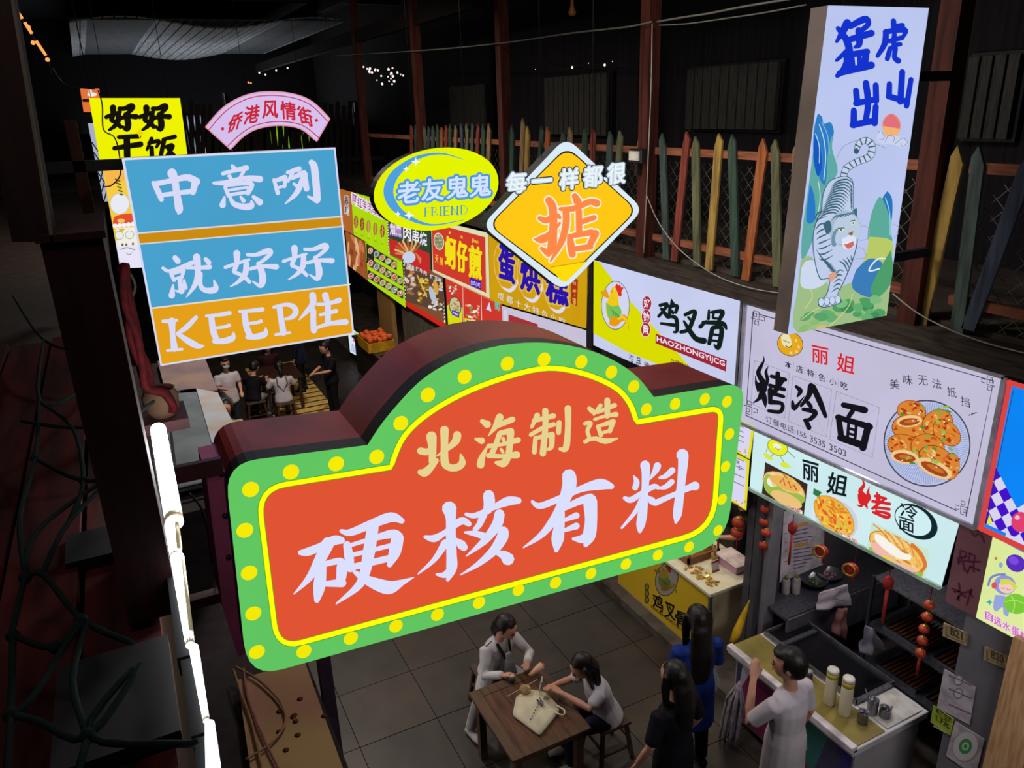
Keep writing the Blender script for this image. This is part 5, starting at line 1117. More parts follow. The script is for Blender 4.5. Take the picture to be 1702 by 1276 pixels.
# chicken counter
t = thing('chicken_counter', 'counter with yellow printed front and beige side panel', 'counter', (5.36, 6.2, .1))
MB().box((5.0, 5.46, .1), (5.72, 7.2, .96)).build('body', mat('counter_beige', 'c0b090', .6, col2='ac9c7c', scale=2), t)
MB().box((4.97, 5.43, .96), (5.76, 7.25, 1.0)).build('worktop', mat('worktop_cream', 'd8d2b8', .4, col2='c8c2a6', scale=4), t, bevel=.005)
MB().box((4.985, 5.44, .12), (5.02, 5.47, .96)).build('corner_strip', steel, t)
A = Art('X', 4.998); A.px(); A.poly([CP(4.998, y, z) for y, z in ((7.18, .12), (7.18, .95), (5.47, .95), (5.47, .12))], 'D0AC18')
A.px(1030, 880, .19592); A.ell(400, 420, 98, 145, '2A2620', .18, 28); A.ell(400, 420, 92, 138, '9A9088', .18, 28)
rooster(A, (215, 135, .68, .52), 0)
for k, y in enumerate((485, 540, 595)): A.ell(232, y, 20, 30, '2A2418'); A.ell(232, y, 13, 22, '8A7840')
for ch, x, y, w in (('鸡', 325, 615, 42), ('叉', 430, 690, 44), ('骨', 525, 760, 50)): A.text(ch, x-w, y-18, x+w, y+22, 130, '1C1A10', .045)
A.text('HAOZHONGYIJCG', 268, 650, 545, 862, 34, '4A3818', .01)
A.build('front_print', t, lit=False)
b = stand(1195, 938, 1.0)
t = thing('snack_display_case', 'wooden framed display case of fried snacks on the chicken counter', 'display case', (5.3, 6.2, 1.0))
x0, x1, y0, y1 = 5.12, 5.58, 5.98, 6.75; wm = mat('case_wood', '8a5a2c', .5, kind='woody', col2='6a4420')
MB().box((x0, y0, 1.0), (x1, y1, 1.02)).build('base_board', wm, t)
for (a_, b_) in (((x0, y0), (x0+.025, y1)), ((x1-.025, y0), (x1, y1)), ((x0, y0), (x1, y0+.025)), ((x0, y1-.025), (x1, y1))): MB().box((*a_, 1.02), (*b_, 1.09)).build('rim_board', wm, t)
for x in (x0+.01, x1-.03):
    for y in (y0+.005, y1-.03): MB().box((x, y, 1.09), (x+.02, y+.02, 1.22)).build('corner_post', wm, t)
for k in range(30): 
    c_ = Vector((R.uniform(x0+.06, x1-.06), R.uniform(y0+.06, y1-.06), 1.045+R.uniform(0, .035))); MB().ball(c_, R.uniform(.025, .04), R.uniform(.02, .035), .02, 8, 5).build('fried_piece', mat('fried', 'd08038', .6, col2='a8401c', scale=30), t)
t = thing('payment_card', 'small white and red card stand on the chicken counter', 'card', stand(1190, 948, 1.001))
p = stand(1190, 950, 1.001); mb = MB(); mb.prism([p+Vector((-.05, 0, 0)), p+Vector((.05, 0, 0)), p+Vector((.05, .03, .13)), p+Vector((-.05, .03, .13))], (0, .006, 0)); mb.build('card_face', mat('card_white', 'd8ccc8', .5), t)
mb = MB()
for z in (.0, .105): mb.prism([p+Vector((-.05, .23*z-.003, z+.002)), p+Vector((.05, .23*z-.003, z+.002)), p+Vector((.05, .23*(z+.022)-.003, z+.022)), p+Vector((-.05, .23*(z+.022)-.003, z+.022))], (0, .002, 0))
mb.build('red_bands', mat('card_red', 'a83028', .5), t)
t = thing('pink_box', 'pink translucent plastic box with lid on the chicken counter', 'box', stand(1225, 950, 1.001))
p = Vector((5.55, 5.72, 1.001)); mb = MB(); P2 = lambda s_, z: [p+Vector((-s_*.11, -s_*.17, z)), p+Vector((s_*.11, -s_*.17, z)), p+Vector((s_*.11, s_*.17, z)), p+Vector((-s_*.11, s_*.17, z))]
lo, hi = P2(.85, 0), P2(1, .11); mb.add(lo+hi, [(3, 2, 1, 0), (4, 5, 6, 7), (0, 1, 5, 4), (1, 2, 6, 5), (2, 3, 7, 6), (3, 0, 4, 7)]); mb.build('tub', mat('pink_plastic', 'c89ab0', .3, col2='b88aa2', bump=0), t)
MB().box(p+Vector((-.125, -.185, .11)), p+Vector((.125, .185, .128))).build('lid', mat('clear_lid', 'd8c8c8', .25, bump=0), t, bevel=.006)
t = thing('snack_cup', 'tan paper cup of skewers behind the pink box', 'cup', (5.42, 5.95, 1.0))
MB().lathe((5.42, 5.88, 1.0), [(.035, 0), (.048, .12), (.044, .12), (1e-4, .1)], 14).build('cup_body', mat('kraft', 'b08a50', .7), t)
for k in range(5): MB().tube([(5.42, 5.88, 1.09), (5.4+.03*math.cos(k*1.3), 5.88+.03*math.sin(k*1.3), 1.24)], .005, 5).build('stick', mat('stick', 'd8c090', .6), t)
t = thing('wrapped_snacks', 'spread of golden wrapped snacks on the counter corner', 'food', (5.12, 5.75, 1.0))
for k in range(26):
    c_ = Vector((5.05+R.uniform(0, .16), 5.55+R.uniform(0, .4), 1.008+R.uniform(0, .008))); a_ = R.uniform(0, 3.1)
    MB().obox(c_, (.028*math.cos(a_), .028*math.sin(a_), R.uniform(-.004, .004)), (-.012*math.sin(a_), .012*math.cos(a_), .003), (0, 0, .004)).build('wrapper', mat('gold_wrap', 'e0b04a', .25, .3, scale=40), t)
# yellow folded banner by the noodle counter
p = at(1218, 1068, 'Y', 4.86); q = at(1243, 1004, 'Y', 4.95)
t = thing('yellow_umbrella', 'folded yellow umbrella leaning at the counter end', 'umbrella', (4.72, 4.86, .95))
MB().tube([p, p.lerp(q, .3), p.lerp(q, .75), q, q+(q-p)*.12], .03, 8, radii=[.035, .045, .028, .01, .004]).build('canopy', mat('yellow_cloth', 'b08a14', .7, col2='8a6a10', scale=12), t)
MB().tube([p-(q-p)*.1, p], .006, 6).build('shaft', steel, t)

# far stalls: plank fronts, wok, counters
struct('wall_stall_far', MB().box((5.215, 10.4, .1), (5.28, 12.6, 2.45)), mat('far_panel', '6a665f', .7, kind='woodz', col2='565249', scale=2))
t = thing('wooden_stall_front', 'grey-brown upright plank front under the lime dish menu', 'stall', (5.16, 15, .1))
for k in range(9):
    y = 12.65+k*.36; MB().box((5.21-.012*(k % 2), y, .1), (5.29, y+.345, 2.6)).build('plank', mat('front_plank', '6b6356', .7, kind='woodz', col2='4a443a', scale=3), t)
t = thing('tan_post', 'tan upright timber beside the tray of tomatoes', 'post', (5.1, 17.0, .1))
MB().box((5.2, 16.6, .1), (5.3, 17.6, 2.6)).build('timber', mat('timber_tan', 'a8824e', .6, kind='woodz', col2='8a6638'), t)
p = stand(575, 540, 1.0)
t = thing('yellow_crate', 'yellow crate of orange fruit on the far counter', 'crate', (4.95, 16.6, 1.0))
c0 = stand(604, 545, 1.0)
cx0, cy0 = 4.72, 16.4; 
t.location = (cx0, cy0, 1.0); ORG[t.name] = Vector((cx0, cy0, 1.0))
mb = MB(); mb.box((cx0-.28, cy0-.4, 1.0), (cx0+.28, cy0+.4, 1.02))
mb.build('crate_base', mat('crate_yellow', 'd8a020', .5), t)
for (a_, b_) in (((-.3, -.42), (-.28, .42)), ((.28, -.42), (.3, .42)), ((-.28, -.42), (.28, -.4)), ((-.28, .4), (.28, .42))): MB().box((cx0+a_[0], cy0+a_[1], 1.0), (cx0+b_[0], cy0+b_[1], 1.22)).build('crate_side', mat('crate_yellow', 'd8a020', .5), t)
fm = mat('orange_fruit', 'e8682c', .4, col2='d04a18', scale=9)
f0 = thing('orange_fruit', 'orange-red fruit heaped in the yellow crate', 'fruit', (cx0-.22, cy0-.34, 1.2), 'fruit in the yellow crate')
MB().ball((cx0-.22, cy0-.34, 1.2+.06), .062, .062, .056, 10, 7).build('fruit_body', fm, f0); MB().lathe((cx0-.22, cy0-.34, 1.31), [(.01, 0), (.004, .012), (1e-4, .013)], 6).build('stem', mat('fruit_stem', '4a6a20', .7), f0)
n = 0
for i in range(5):
    for j in range(7):
        if i == j == 0: continue
        c = copy_tree(f0); c.location = (cx0-.22+i*.11, cy0-.34+j*.11, 1.2+.03*math.sin(i*2+j)); c['label'] = f0['label']
t = thing('far_counter', 'long dark counter of the far right stalls', 'counter', (4.95, 13, .1))
MB().box((4.55, 11.6, .1), (5.05, 17.6, .96)).build('body', mat('counter_black', '24211f', .5), t); MB().box((4.5, 11.55, .96), (5.08, 17.65, 1.0)).build('worktop', mat('counter_top_dark', '35302c', .4), t)
t = thing('wok', 'large black wok on the dark far counter', 'wok', stand(660, 560, 1.15))
p = at(661, 552, 'X', 4.85); 
t.location = (p.x, p.y, 1.0); ORG[t.name] = Vector((p.x, p.y, 1.0))
MB().lathe((p.x, p.y, 1.0), [(.12, 0), (.2, .06), (.3, .16), (.31, .165), (.28, .14), (.16, .05), (1e-4, .03)], 24).build('wok_pan', mat('wok_black', '1b1d1c', .35, .5, bump=0), t)
MB().lathe((p.x, p.y, 1.155), [(.305, 0), (.318, .006), (.305, .012)], 24).build('rim', steel, t)
MB().tube([(p.x-.3, p.y+.05, 1.14), (p.x-.4, p.y+.07, 1.15), (p.x-.41, p.y+.0, 1.15), (p.x-.31, p.y-.04, 1.14)], .012, 6).build('handle', black_m, t)

# ------------------------------------------------------------------ left row: stall roofs below the camera
def roof(name, lab, quad, z, m, parts=(), th=.05):
    t = thing(name, lab, 'roof', at(*[sum(c)/4 for c in zip(*quad)], 'Z', z))
    MB().prism([at(*p, 'Z', z) for p in quad], (0, 0, -th)).build('roof_sheet', m, t)
    return t
blue_s = mat('bluegrey_sheet', '6c767c', .5, .2, col2='525c62', scale=2, bump=.1)
t = roof('metal_roof', 'blue-grey sheet metal stall roof behind the marquee sign', [(270, 652), (325, 645), (388, 792), (292, 812)], 2.6, blue_s)
MB().prism([at(*p, 'Z', 2.62) for p in [(326, 645), (362, 652), (390, 708), (392, 745), (352, 735)]], (0, 0, -.04)).build('edge_flashing', mat('flashing', 'a8b4c4', .5, .1, col2='a8927a', scale=2), t, 'pale bent edge strip')
MB().bar(at(277, 655, 'Z', 2.62), at(296, 810, 'Z', 2.62), .02, .02).build('seam', dark_steel, t)
MB().bar(at(296, 812, 'Z', 2.62), at(390, 790, 'Z', 2.62), .02, .03).build('front_rib', dark_steel, t)
t = roof('rusty_roof', 'mauve rust-stained stall roof in front of the queue', [(262, 600), (336, 583), (362, 648), (276, 655)], 2.6, mat('mauve_sheet', '8a7468', .5, .1, col2='66586a', scale=1.6, bump=.1))
t = roof('ochre_roof', 'ochre and pink dirty stall roof at the bottom with cable loops', [(395, 1130), (505, 1095), (575, 1290), (418, 1290)], 2.6, mat('ochre_sheet', '9a7a4c', .6, col2='8c5a4c', scale=1.5, bump=.1))
for k in range(9):
    p = at(R.uniform(440, 540), R.uniform(1160, 1260), 'Z', 2.602); MB().lathe(p, [(.02, 0), (1e-4, .004)], 6).build('rust_spot', mat('rust_spot', '5a3418', .8), t)
t = thing('left_stall_block', 'dark boxed stall body under the left roofs', 'stall', (.3, 8, 0))
MB().box((-.1, 3.2, 0), (.62, 4.9, 2.5)).build('near_body', mat('stall_dark', '2a2224', .7), t)
MB().box((-.3, 7.2, 0), (.72, 12.5, 2.5)).build('far_body', mat('stall_dark', '2a2224', .7), t)
t = thing('purple_post', 'dull purple post at the edge of the ochre roof', 'post', at(535, 1180, 'Z', .9))
a_ = at(535, 1095, 'Y', 4.3); MB().box((a_.x-.03, 4.27, 0), (a_.x+.05, 4.35, 2.7)).build('post', mat('purple_paint', '5a4458', .6), t)
# cable loops
def cable(name, lab, pts, ax, v, r, m, cat='cable', group=None):
    P = smooth_pts([tuple(at(x, y, ax, v)) for x, y in pts], 5)
    o = MB().tube(P, r, 6).build(name, m); return tag(o, lab, cat, group)
cm = mat('cable_tan', '8a6444', .5, bump=0); cb = mat('cable_black', '16171c', .5, bump=0)
cable('cable', 'tan cable making a wide loop on the ochre roof', [(392, 1108), (430, 1130), (465, 1165), (474, 1200), (450, 1235), (408, 1262)], 'Z', 2.63, .008, cm, group='cables on the ochre roof')
cable('cable', 'tan cable running straight down the ochre roof, left one', [(388, 1112), (400, 1150), (418, 1200), (438, 1290)], 'Z', 2.63, .008, cm, group='cables on the ochre roof')
cable('cable', 'pinkish cable running down the ochre roof, right one', [(405, 1110), (412, 1160), (440, 1230), (470, 1290)], 'Z', 2.63, .008, mat('cable_pink', '8a5050', .5, bump=0), group='cables on the ochre roof')
cable('cable', 'black cable dangling behind the marquee bracket', [(315, 820), (335, 845), (345, 880), (352, 930), (362, 960)], 'Y', 3.6, .006, cb)
# striped mat with table far away
# fluorescent tube pieces along the camera-side parapet
TB = [((250, 715), (276, 712), (304, 868), (276, 868)), ((274, 873), (296, 872), (302, 925), (284, 925)), ((284, 926), (305, 926), (323, 1072), (309, 1072)), ((314, 1078), (330, 1073), (348, 1198), (338, 1198)), ((341, 1202), (356, 1202), (368, 1290), (343, 1290))]
labs = ('widest upper piece of the glowing white strip light', 'short stained second piece of the glowing strip light', 'long third piece of the strip light beside the maroon post', 'fourth piece of the strip light below the step', 'lowest piece of the strip light at the picture bottom')
tube_m = glow('tube_white', 'E4EAF0', 5.0); tube_y = mat('tube_stain', 'b8ae88', .6, col2='8a7a50', scale=20, emit=.35)
for k, q in enumerate(TB):
    c = at(*[sum(v)/4 for v in zip(*q)], 'Z', 5.3)
    t = thing('strip_light', labs[k], 'light', c - Vector((0, 0, .04)), 'pieces of the strip light on the parapet')
    top = at((q[0][0]+q[1][0])/2, (q[0][1]+q[1][1])/2, 'Z', 5.3); bot = at((q[2][0]+q[3][0])/2, (q[2][1]+q[3][1])/2, 'Z', 5.3)
    w = (at(*q[1], 'Z', 5.3)-at(*q[0], 'Z', 5.3)).length*.5; w2 = (at(*q[2], 'Z', 5.3)-at(*q[3], 'Z', 5.3)).length*.5
    MB().tube([top, bot], .02, 14, radii=[w, w2]).build('diffuser', tube_m, t)
    MB().tube([bot+(top-bot)*.0, bot+(top-bot)*.04], .02, 12, radii=[w2*1.04]*2).build('end_cap', tube_y, t)
    if k in (1, 2): MB().tube([top.lerp(bot, .1)+Vector((w*.7, 0, .006)), top.lerp(bot, .9)+Vector((w2*.7, 0, .006))], w2*.5, 8).build('stained_edge', tube_y, t)
    MB().bar(top+Vector((-.01, 0, -.03)), bot+Vector((-.01, 0, -.03)), .03, .02).build('back_channel', black_m, t)

for yy_, pw_ in ((1.85, 7), (1.3, 3)):
    l_ = bpy.data.lights.new('strip_glow', 'POINT'); l_.energy = pw_; l_.shadow_soft_size = .03; l_.color = (1, .97, .97)
    o_l = bpy.data.objects.new('strip_glow', l_); COL.objects.link(o_l); o_l.location = (.06, yy_, 5.27)
# the dark parapet of the camera's own gallery: red-brown planks, block, post and green net
pr_m = mat('parapet_red', '3c0e0a', .8, kind='woody', col2='140504', scale=4)
t = thing('parapet_ledge', 'dark red plank ledge under the camera at the left edge', 'ledge', (-.35, 1.4, 5.1))
for k, (xx0, xx1) in enumerate(((-.17, -.055), (-.30, -.18), (-.44, -.31), (-.60, -.45))):
    MB().box((xx0, .35, 5.16+.012*(k % 2)), (xx1, 3.4, 5.2+.012*(k % 2))).build('plank', pr_m, t)
for y0_, y1_ in ((.95, 1.18), (1.5, 1.62)): MB().box((-.2, y0_, 5.2), (-.045, y1_, 5.225)).build('black_patch', black_m, t)
MB().box((-.6, .35, 4.46), (-.06, 3.4, 5.15)).build('parapet_wall', mat('parapet_dark', '1c0a0a', .8), t)
t = thing('red_block', 'dark red box standing on the parapet at left', 'box', (at(130, 404, 'Y', 1.25).x, 1.37, 5.215))
a_, b_ = at(66, 404, 'Y', 1.25), at(188, 480, 'Y', 1.25)
MB().box((a_.x, 1.25, 5.215), (b_.x, 1.5, a_.z)).build('box_body', mat('block_red', '240a09', .7, kind='woodz'), t)
MB().box((a_.x-.005, 1.245, a_.z), (b_.x+.005, 1.505, a_.z+.01)).build('box_lid', mat('block_red', '3a1412', .7), t)
t = thing('gallery_post', 'near-black post with a pale edge at the upper left', 'post', at(30, 700, 'Y', 1.25))
q = [(-70, -40), (12, -40), (88, 402), (20, 402)]
MB().prism([at(x, y, 'Y', 1.25) for x, y in q], (0, .12, 0)).build('post_board', mat('post_near', '1e100c', .8, kind='woodz'), t)
MB().prism([at(x, y, 'Y', 1.245) for x, y in [(11, -40), (15, -40), (89, 402), (84, 402)]], (0, .02, 0)).build('pale_edge', mat('pale_edge', '5a5442', .7), t)
gm = mat('net_green', '081e18', .9, bump=0)
Zn = lambda x, y: (x*.3645, 820+y*.3645)
net = [[(50, 640), (110, 390), (150, 200), (300, 60), (480, -60)], [(110, 380), (200, 370), (370, 570), (600, 680)], [(370, 570), (250, 700), (70, 650)], [(50, 1010), (150, 930), (300, 690), (390, 580)], [(50, 1010), (180, 1040), (400, 1110), (640, 780)], [(400, 1110), (350, 1300)], [(60, 640), (50, 1010), (30, 1300)], [(190, 370), (320, 120), (560, -100), (700, -160)], [(600, 800), (400, 1100), (820, 1140), (900, 1130)], [(120, 390), (90, 100), (160, -160), (180, -420)], [(160, -160), (380, -60), (560, -110), (640, -330)], [(100, -330), (330, -300), (560, -330), (700, -420)], [(180, -420), (330, -300), (380, -60), (320, 120)], [(400, 590), (330, 850), (400, 1110)], [(60, -900), (200, -700), (420, -640)], [(200, -700), (180, -420), (380, -480), (560, -700)]]
t = thing('green_net', 'dark green knotted net hanging over the parapet at left', 'net', at(100, 1100, 'Z', 5.32))
mb = MB()
for pl in net:
    P = [at(*Zn(*q), 'Z', 5.32) for q in pl]; P = [Vector(v) for v in smooth_pts([tuple(v) for v in P], 4)]
    mb.tube(P, .0048, 5)
o = mb.build('net_cords', gm, t); o['kind'] = 'stuff'
mb = MB()
for q in ((115, 385), (370, 575), (60, 650), (50, 1010), (400, 1105), (250, 700), (160, -160), (380, -60)): mb.ball(at(*Zn(*q), 'Z', 5.32), .010, .010, .010, 6, 5)
o = mb.build('net_knots', gm, t); o['kind'] = 'stuff'
# red rope bundle and pot
t = thing('red_rope_bundle', 'bundle of dark red ropes hanging beside the blue sign', 'rope', at(270, 680, 'Y', 2.2))
rp = mat('rope_red', '4a0a10', .8, col2='2a0508', scale=40)
for k in range(7):
    o_ = lambda a: R.uniform(-a, a)
    P = [(205+o_(5), 440+o_(4)), (212+o_(6), 500), (222+o_(8), 560), (238+o_(8), 610), (250+o_(8), 645), (275+o_(10), 655+o_(8)), (286+o_(6), 680+o_(6))]
    MB().tube([Vector(v) for v in smooth_pts([(*at(x, y, 'Y', 2.2+k*.008),) for x, y in P], 4)], .011, 6).build('rope_strand', rp, t)
p = at(272, 690, 'Y', 2.25)
t = thing('small_pot', 'small tan pot wrapped with red rope at the left roofs', 'pot', (p.x, p.y, p.z))
MB().lathe(p, [(.03, 0), (.045, .02), (.048, .06), (.04, .075), (.042, .08), (.034, .075), (.03, .02)], 16).build('pot_body', mat('pot_tan', '5a4434', .7), t)
MB().box((p.x-.09, p.y-.06, p.z-.03), (p.x+.06, p.y+.1, p.z)).build('pot_stand', mat('dark_maroon', '3b1018', .5), t)
MB().box((-.2, p.y-.02, p.z-.03), (p.x-.05, p.y+.03, p.z-.005)).build('stand_arm', mat('dark_maroon', '3b1018', .5), t)
cable('cable', 'grey twisted cable hanging left of the blue sign', [(205, 440), (225, 475), (212, 520), (232, 560), (245, 640)], 'Y', 2.6, .004, mat('cable_grey', '5a5448', .6, bump=0))
cable('cable', 'thin black cable looping over the yellow sign corner', [(163, 150), (170, 175), (172, 215), (190, 228), (198, 255), (200, 290), (185, 308), (170, 310)], 'Y', 6.9, .005, cb)
cable('cable', 'thin cord running from the orange board to the left roof', [(85, 110), (105, 138), (130, 145), (158, 148)], 'Y', 8.4, .005, cb)

# wires, flood lamp, string lights in the dark
cable('overhead_wire', 'pale wires sagging along the beam up to the near column', [(560, 92), (700, 84), (830, 72), (950, 55), (1040, 45), (1083, 36)], 'X', 5.0, .009, mat('wire_pale', '6a675c', .6, bump=0), 'wire', 'overhead wires')
cable('overhead_wire', 'tangled wires along the beam right of the near column', [(1092, 36), (1140, 28), (1180, 22), (1230, 12), (1290, 2), (1340, -6)], 'X', 5.0, .009, mat('wire_pale', '6a675c', .6, bump=0), 'wire', 'overhead wires')
cable('overhead_wire', 'second thinner wire dipping beside the near column top', [(1095, 42), (1135, 40), (1170, 36), (1210, 30), (1265, 22), (1340, 8)], 'X', 5.0, .006, mat('wire_pale', '6a675c', .6, bump=0), 'wire', 'overhead wires')
cable('overhead_wire', 'pale wire slanting down the fence towards the tiger sign', [(1075, 325), (1095, 370), (1130, 415), (1185, 455), (1245, 478), (1305, 488)], 'X', 5.0, .005, mat('wire_light', '9a948c', .6, bump=0), 'wire', 'fence wires')
cable('overhead_wire', 'pale wire slanting from the tiger sign to the right edge', [(1484, 488), (1525, 520), (1580, 548), (1640, 570), (1710, 588)], 'X', 4.95, .005, mat('wire_light', '9a948c', .6, bump=0), 'wire', 'fence wires')
cable('column_wire', 'thin pale wire down the edge of the near column', [(1084, 38), (1082, 150), (1077, 270), (1070, 420)], 'X', 5.02, .006, mat('wire_light', '9a948c', .6, bump=0), 'wire')
t = thing('flood_lamp', 'small pale flood lamp fixed on the fence left of the near column', 'lamp', at(1058, 278, 'X', 5.0))
a_ = at(1047, 247, 'X', 5.0); b_ = at(1068, 272, 'X', 5.0)
MB().box((4.98, b_.y, b_.z), (5.06, a_.y, a_.z)).build('lamp_body', mat('lamp_black', '1c1c1c', .5), t, bevel=.008)
MB().box((4.965, b_.y+.03, b_.z+.03), (4.98, a_.y-.03, a_.z-.02)).build('lamp_glass', mat('lamp_glass', 'd8d4c4', .3, bump=0), t)
MB().box((5.0, (a_.y+b_.y)/2-.03, b_.z-.12), (5.12, (a_.y+b_.y)/2+.03, b_.z)).build('bracket', black_m, t)
om = glow('bulb_orange', 'FF9A50', 1.4, False); wm2 = glow('bulb_white', 'FFE8E4', 1.2, False)
t = thing('string_lights', 'orange glowing string lights in the upper left corner', 'lights', at(50, 100, 'Y', 3.2))
for pl in (((16, 0), (37, 31)), ((41, 37), (53, 56)), ((60, 68), (76, 92))):
    MB().tube([at(*p, 'Y', 3.2) for p in pl], .005, 6).build('light_tube', om, t)
for x, y in ((26, 42), (27, 30), (55, 71), (79, 99), (47, 45)): MB().ball(at(x, y, 'Y', 3.2), .007, .007, .007, 8, 6).build('bulb', om, t)
MB().tube([at(x, y, 'Y', 3.2) for x, y in ((12, -8), (80, 102), (86, 125))], .002, 5).build('wire', black_m, t)
t = thing('fairy_lights', 'cluster of tiny warm fairy lights above the oval sign', 'lights', at(640, 145, 'Y', 15))
for k in range(26):
    x, y = (R.uniform(602, 625), R.uniform(106, 120)) if k < 7 else (R.uniform(618, 672), R.uniform(112, 140))
    MB().ball(at(x, y, 'Y', 15), .012+R.uniform(0, .014), n=6, m=4).build('bulb', wm2, t)
MB().tube([at(x, y, 'Y', 15.02) for x, y in ((600, 100), (625, 122), (650, 128), (674, 118), (670, 60))], .004, 5).build('wire', black_m, t)
t = thing('distant_lights', 'a few white pinpoint lights right of the fairy light cluster', 'lights', at(980, 115, 'X', 6.9))
for x, y, r in ((951, 112, .02), (1005, 108, .02), (978, 105, .008), (890, 115, .008), (1018, 102, .008)): MB().ball(at(x, y, 'X', 6.9), r, n=6, m=4).build('bulb', wm2, t)
MB().tube([at(x, y, 'X', 6.92) for x, y in ((885, 100), (951, 110), (1005, 106), (1025, 96))], .004, 5).build('wire', black_m, t)
t = thing('far_ceiling_lights', 'scattered tiny lights under the far grey canopy', 'lights', at(450, 125, 'Y', 20))
for x, y in ((441, 124), (459, 117), (413, 137), (417, 138), (478, 113), (431, 121)): MB().ball(at(x, y, 'Y', 20), .022, n=6, m=4).build('bulb', wm2 if x > 425 else om, t)
MB().tube([at(x, y, 'Y', 20.05) for x, y in ((405, 132), (445, 118), (484, 108))], .006, 5).build('wire', black_m, t)
t = thing('amber_hook_lamp', 'dim amber lamp stub at the top centre beam', 'lamp', at(952, 25, 'X', 5.3))
p = at(951, 26, 'X', 5.3); MB().lathe(p, [(.03, 0), (.05, .03), (.02, .1), (.015, .5)], 10).build('stub', mat('amber', '6a3a10', .5, emit=.15), t)

# far end of the alley: gallery across with slats, lit signs behind
t = thing('slatted_screen', 'dark slatted screen across the far end of the alley', 'screen', at(440, 290, 'Y', 21))
for k in range(30):
    x = 296+k*10.6; a_ = at(x, 178+R.uniform(-12, 12), 'Y', 21); b_ = at(x+R.uniform(-3, 5), 290, 'Y', 21)
    MB().prism([a_+Vector((-.055, 0, 0)), a_+Vector((.055, 0, 0)), b_+Vector((.055, 0, 0)), b_+Vector((-.055, 0, 0))], (0, .03, 0)).build('slat', mat('far_slat', '1f1a18', .8, kind='woodz'), t)
a_, b_ = at(290, 262, 'Y', 21.05), at(640, 262, 'Y', 21.05); MB().box((a_.x, 21.05, b_.z-.05), (b_.x, 21.1, b_.z+.05)).build('rail', black_m, t)
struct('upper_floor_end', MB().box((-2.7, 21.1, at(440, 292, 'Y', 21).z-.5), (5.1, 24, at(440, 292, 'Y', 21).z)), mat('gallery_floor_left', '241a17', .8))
for (x0, y0, x1, y1, c, lab) in ((306, 192, 343, 255, 'B4BCE0', 'pale blue lit panel behind the far slats, left one'), (372, 155, 390, 255, 'C8CCE4', 'narrow white lit panel behind the far slats'), (448, 208, 482, 246, '8CD020', 'green lit panel seen behind the fan sign'), (496, 220, 520, 246, '9AD828', 'lower green lit panel right of the fan sign'), (408, 225, 424, 252, '9AA0C8', 'faint bluish lit patch behind the fan sign'), (588, 170, 600, 255, '8A8EA0', 'dim pale lit strip left of the oval sign')):
    t = thing('lit_panel', lab, 'panel', at((x0+x1)/2, y1, 'Y', 23)); a_, b_ = at(x0, y0, 'Y', 23), at(x1, y1, 'Y', 23)
    MB().box((a_.x, 23, b_.z), (b_.x, 23.05, a_.z)).build('lit_face', glow('lit_'+c, c, .75, False), t)
    MB().box((a_.x-.04, 23.02, b_.z-.04), (b_.x+.04, 23.1, a_.z+.04)).build('frame', black_m, t)
    mb = MB()
    for k in range(5): mb.box((a_.x+(b_.x-a_.x)*k/5, 22.96, b_.z), (a_.x+(b_.x-a_.x)*k/5+.05, 22.99, a_.z))
    mb.build('bars', black_m, t); MB().box(((a_.x+b_.x)/2-.05, 23.03, at(440, 292, 'Y', 21).z), ((a_.x+b_.x)/2+.05, 23.09, b_.z-.04)).build('stand', black_m, t)
# ------------------------------------------------------------------ people
def remesh(mb, voxel, name, smooth=3):
    me = mb.mesh(name); bm = bmesh.new(); bm.from_mesh(me); bmesh.ops.recalc_face_normals(bm, faces=bm.faces); bm.to_mesh(me); bm.free()
    o = bpy.data.objects.new(name, me); COL.objects.link(o)
    r = o.modifiers.new('r', 'REMESH'); r.mode = 'VOXEL'; r.voxel_size = voxel; r.use_smooth_shade = True
    s = o.modifiers.new('s', 'SMOOTH'); s.iterations = smooth; s.factor = .5
    dg = bpy.context.evaluated_depsgraph_get(); out = bpy.data.meshes.new_from_object(o.evaluated_get(dg)); out.name = name
    bpy.data.objects.remove(o); bpy.data.meshes.remove(me); return out
def loft(mb, pts, rad, side=(1, 0, 0), n=14):
    pts = [Vector(p) for p in pts]; side = Vector(side); vs = []; m = len(pts)
    P = [pts[0] - (pts[1]-pts[0]).normalized()*min(rad[0])*.4] + pts + [pts[-1] + (pts[-1]-pts[-2]).normalized()*min(rad[-1])*.4]
    Rr = [(rad[0][0]*.6, rad[0][1]*.6)] + list(rad) + [(rad[-1][0]*.6, rad[-1][1]*.6)]
    for i, p in enumerate(P):
        d = (P[min(i+1, m+1)] - P[max(i-1, 0)]).normalized()
        u = (side - d*side.dot(d))
        u = u.normalized() if u.length > .05 else d.orthogonal().normalized()
        v = d.cross(u)
        vs += [p + u*math.cos(2*math.pi*k/n)*Rr[i][0] + v*math.sin(2*math.pi*k/n)*Rr[i][1] for k in range(n)]
    M = m+2
    mb.add(vs, [(i*n+k, i*n+(k+1) % n, (i+1)*n+(k+1) % n, (i+1)*n+k) for i in range(M-1) for k in range(n)] + [tuple(range(n-1, -1, -1)), tuple((M-1)*n+k for k in range(n))], True)
V = Vector
skin = mat('skin', 'c8937a', .55, col2='b88068', scale=4, bump=.02)
hair_m = mat('hair_black', '17110f', .45, kind='woodz', col2='0b0807', scale=14, bump=.3)
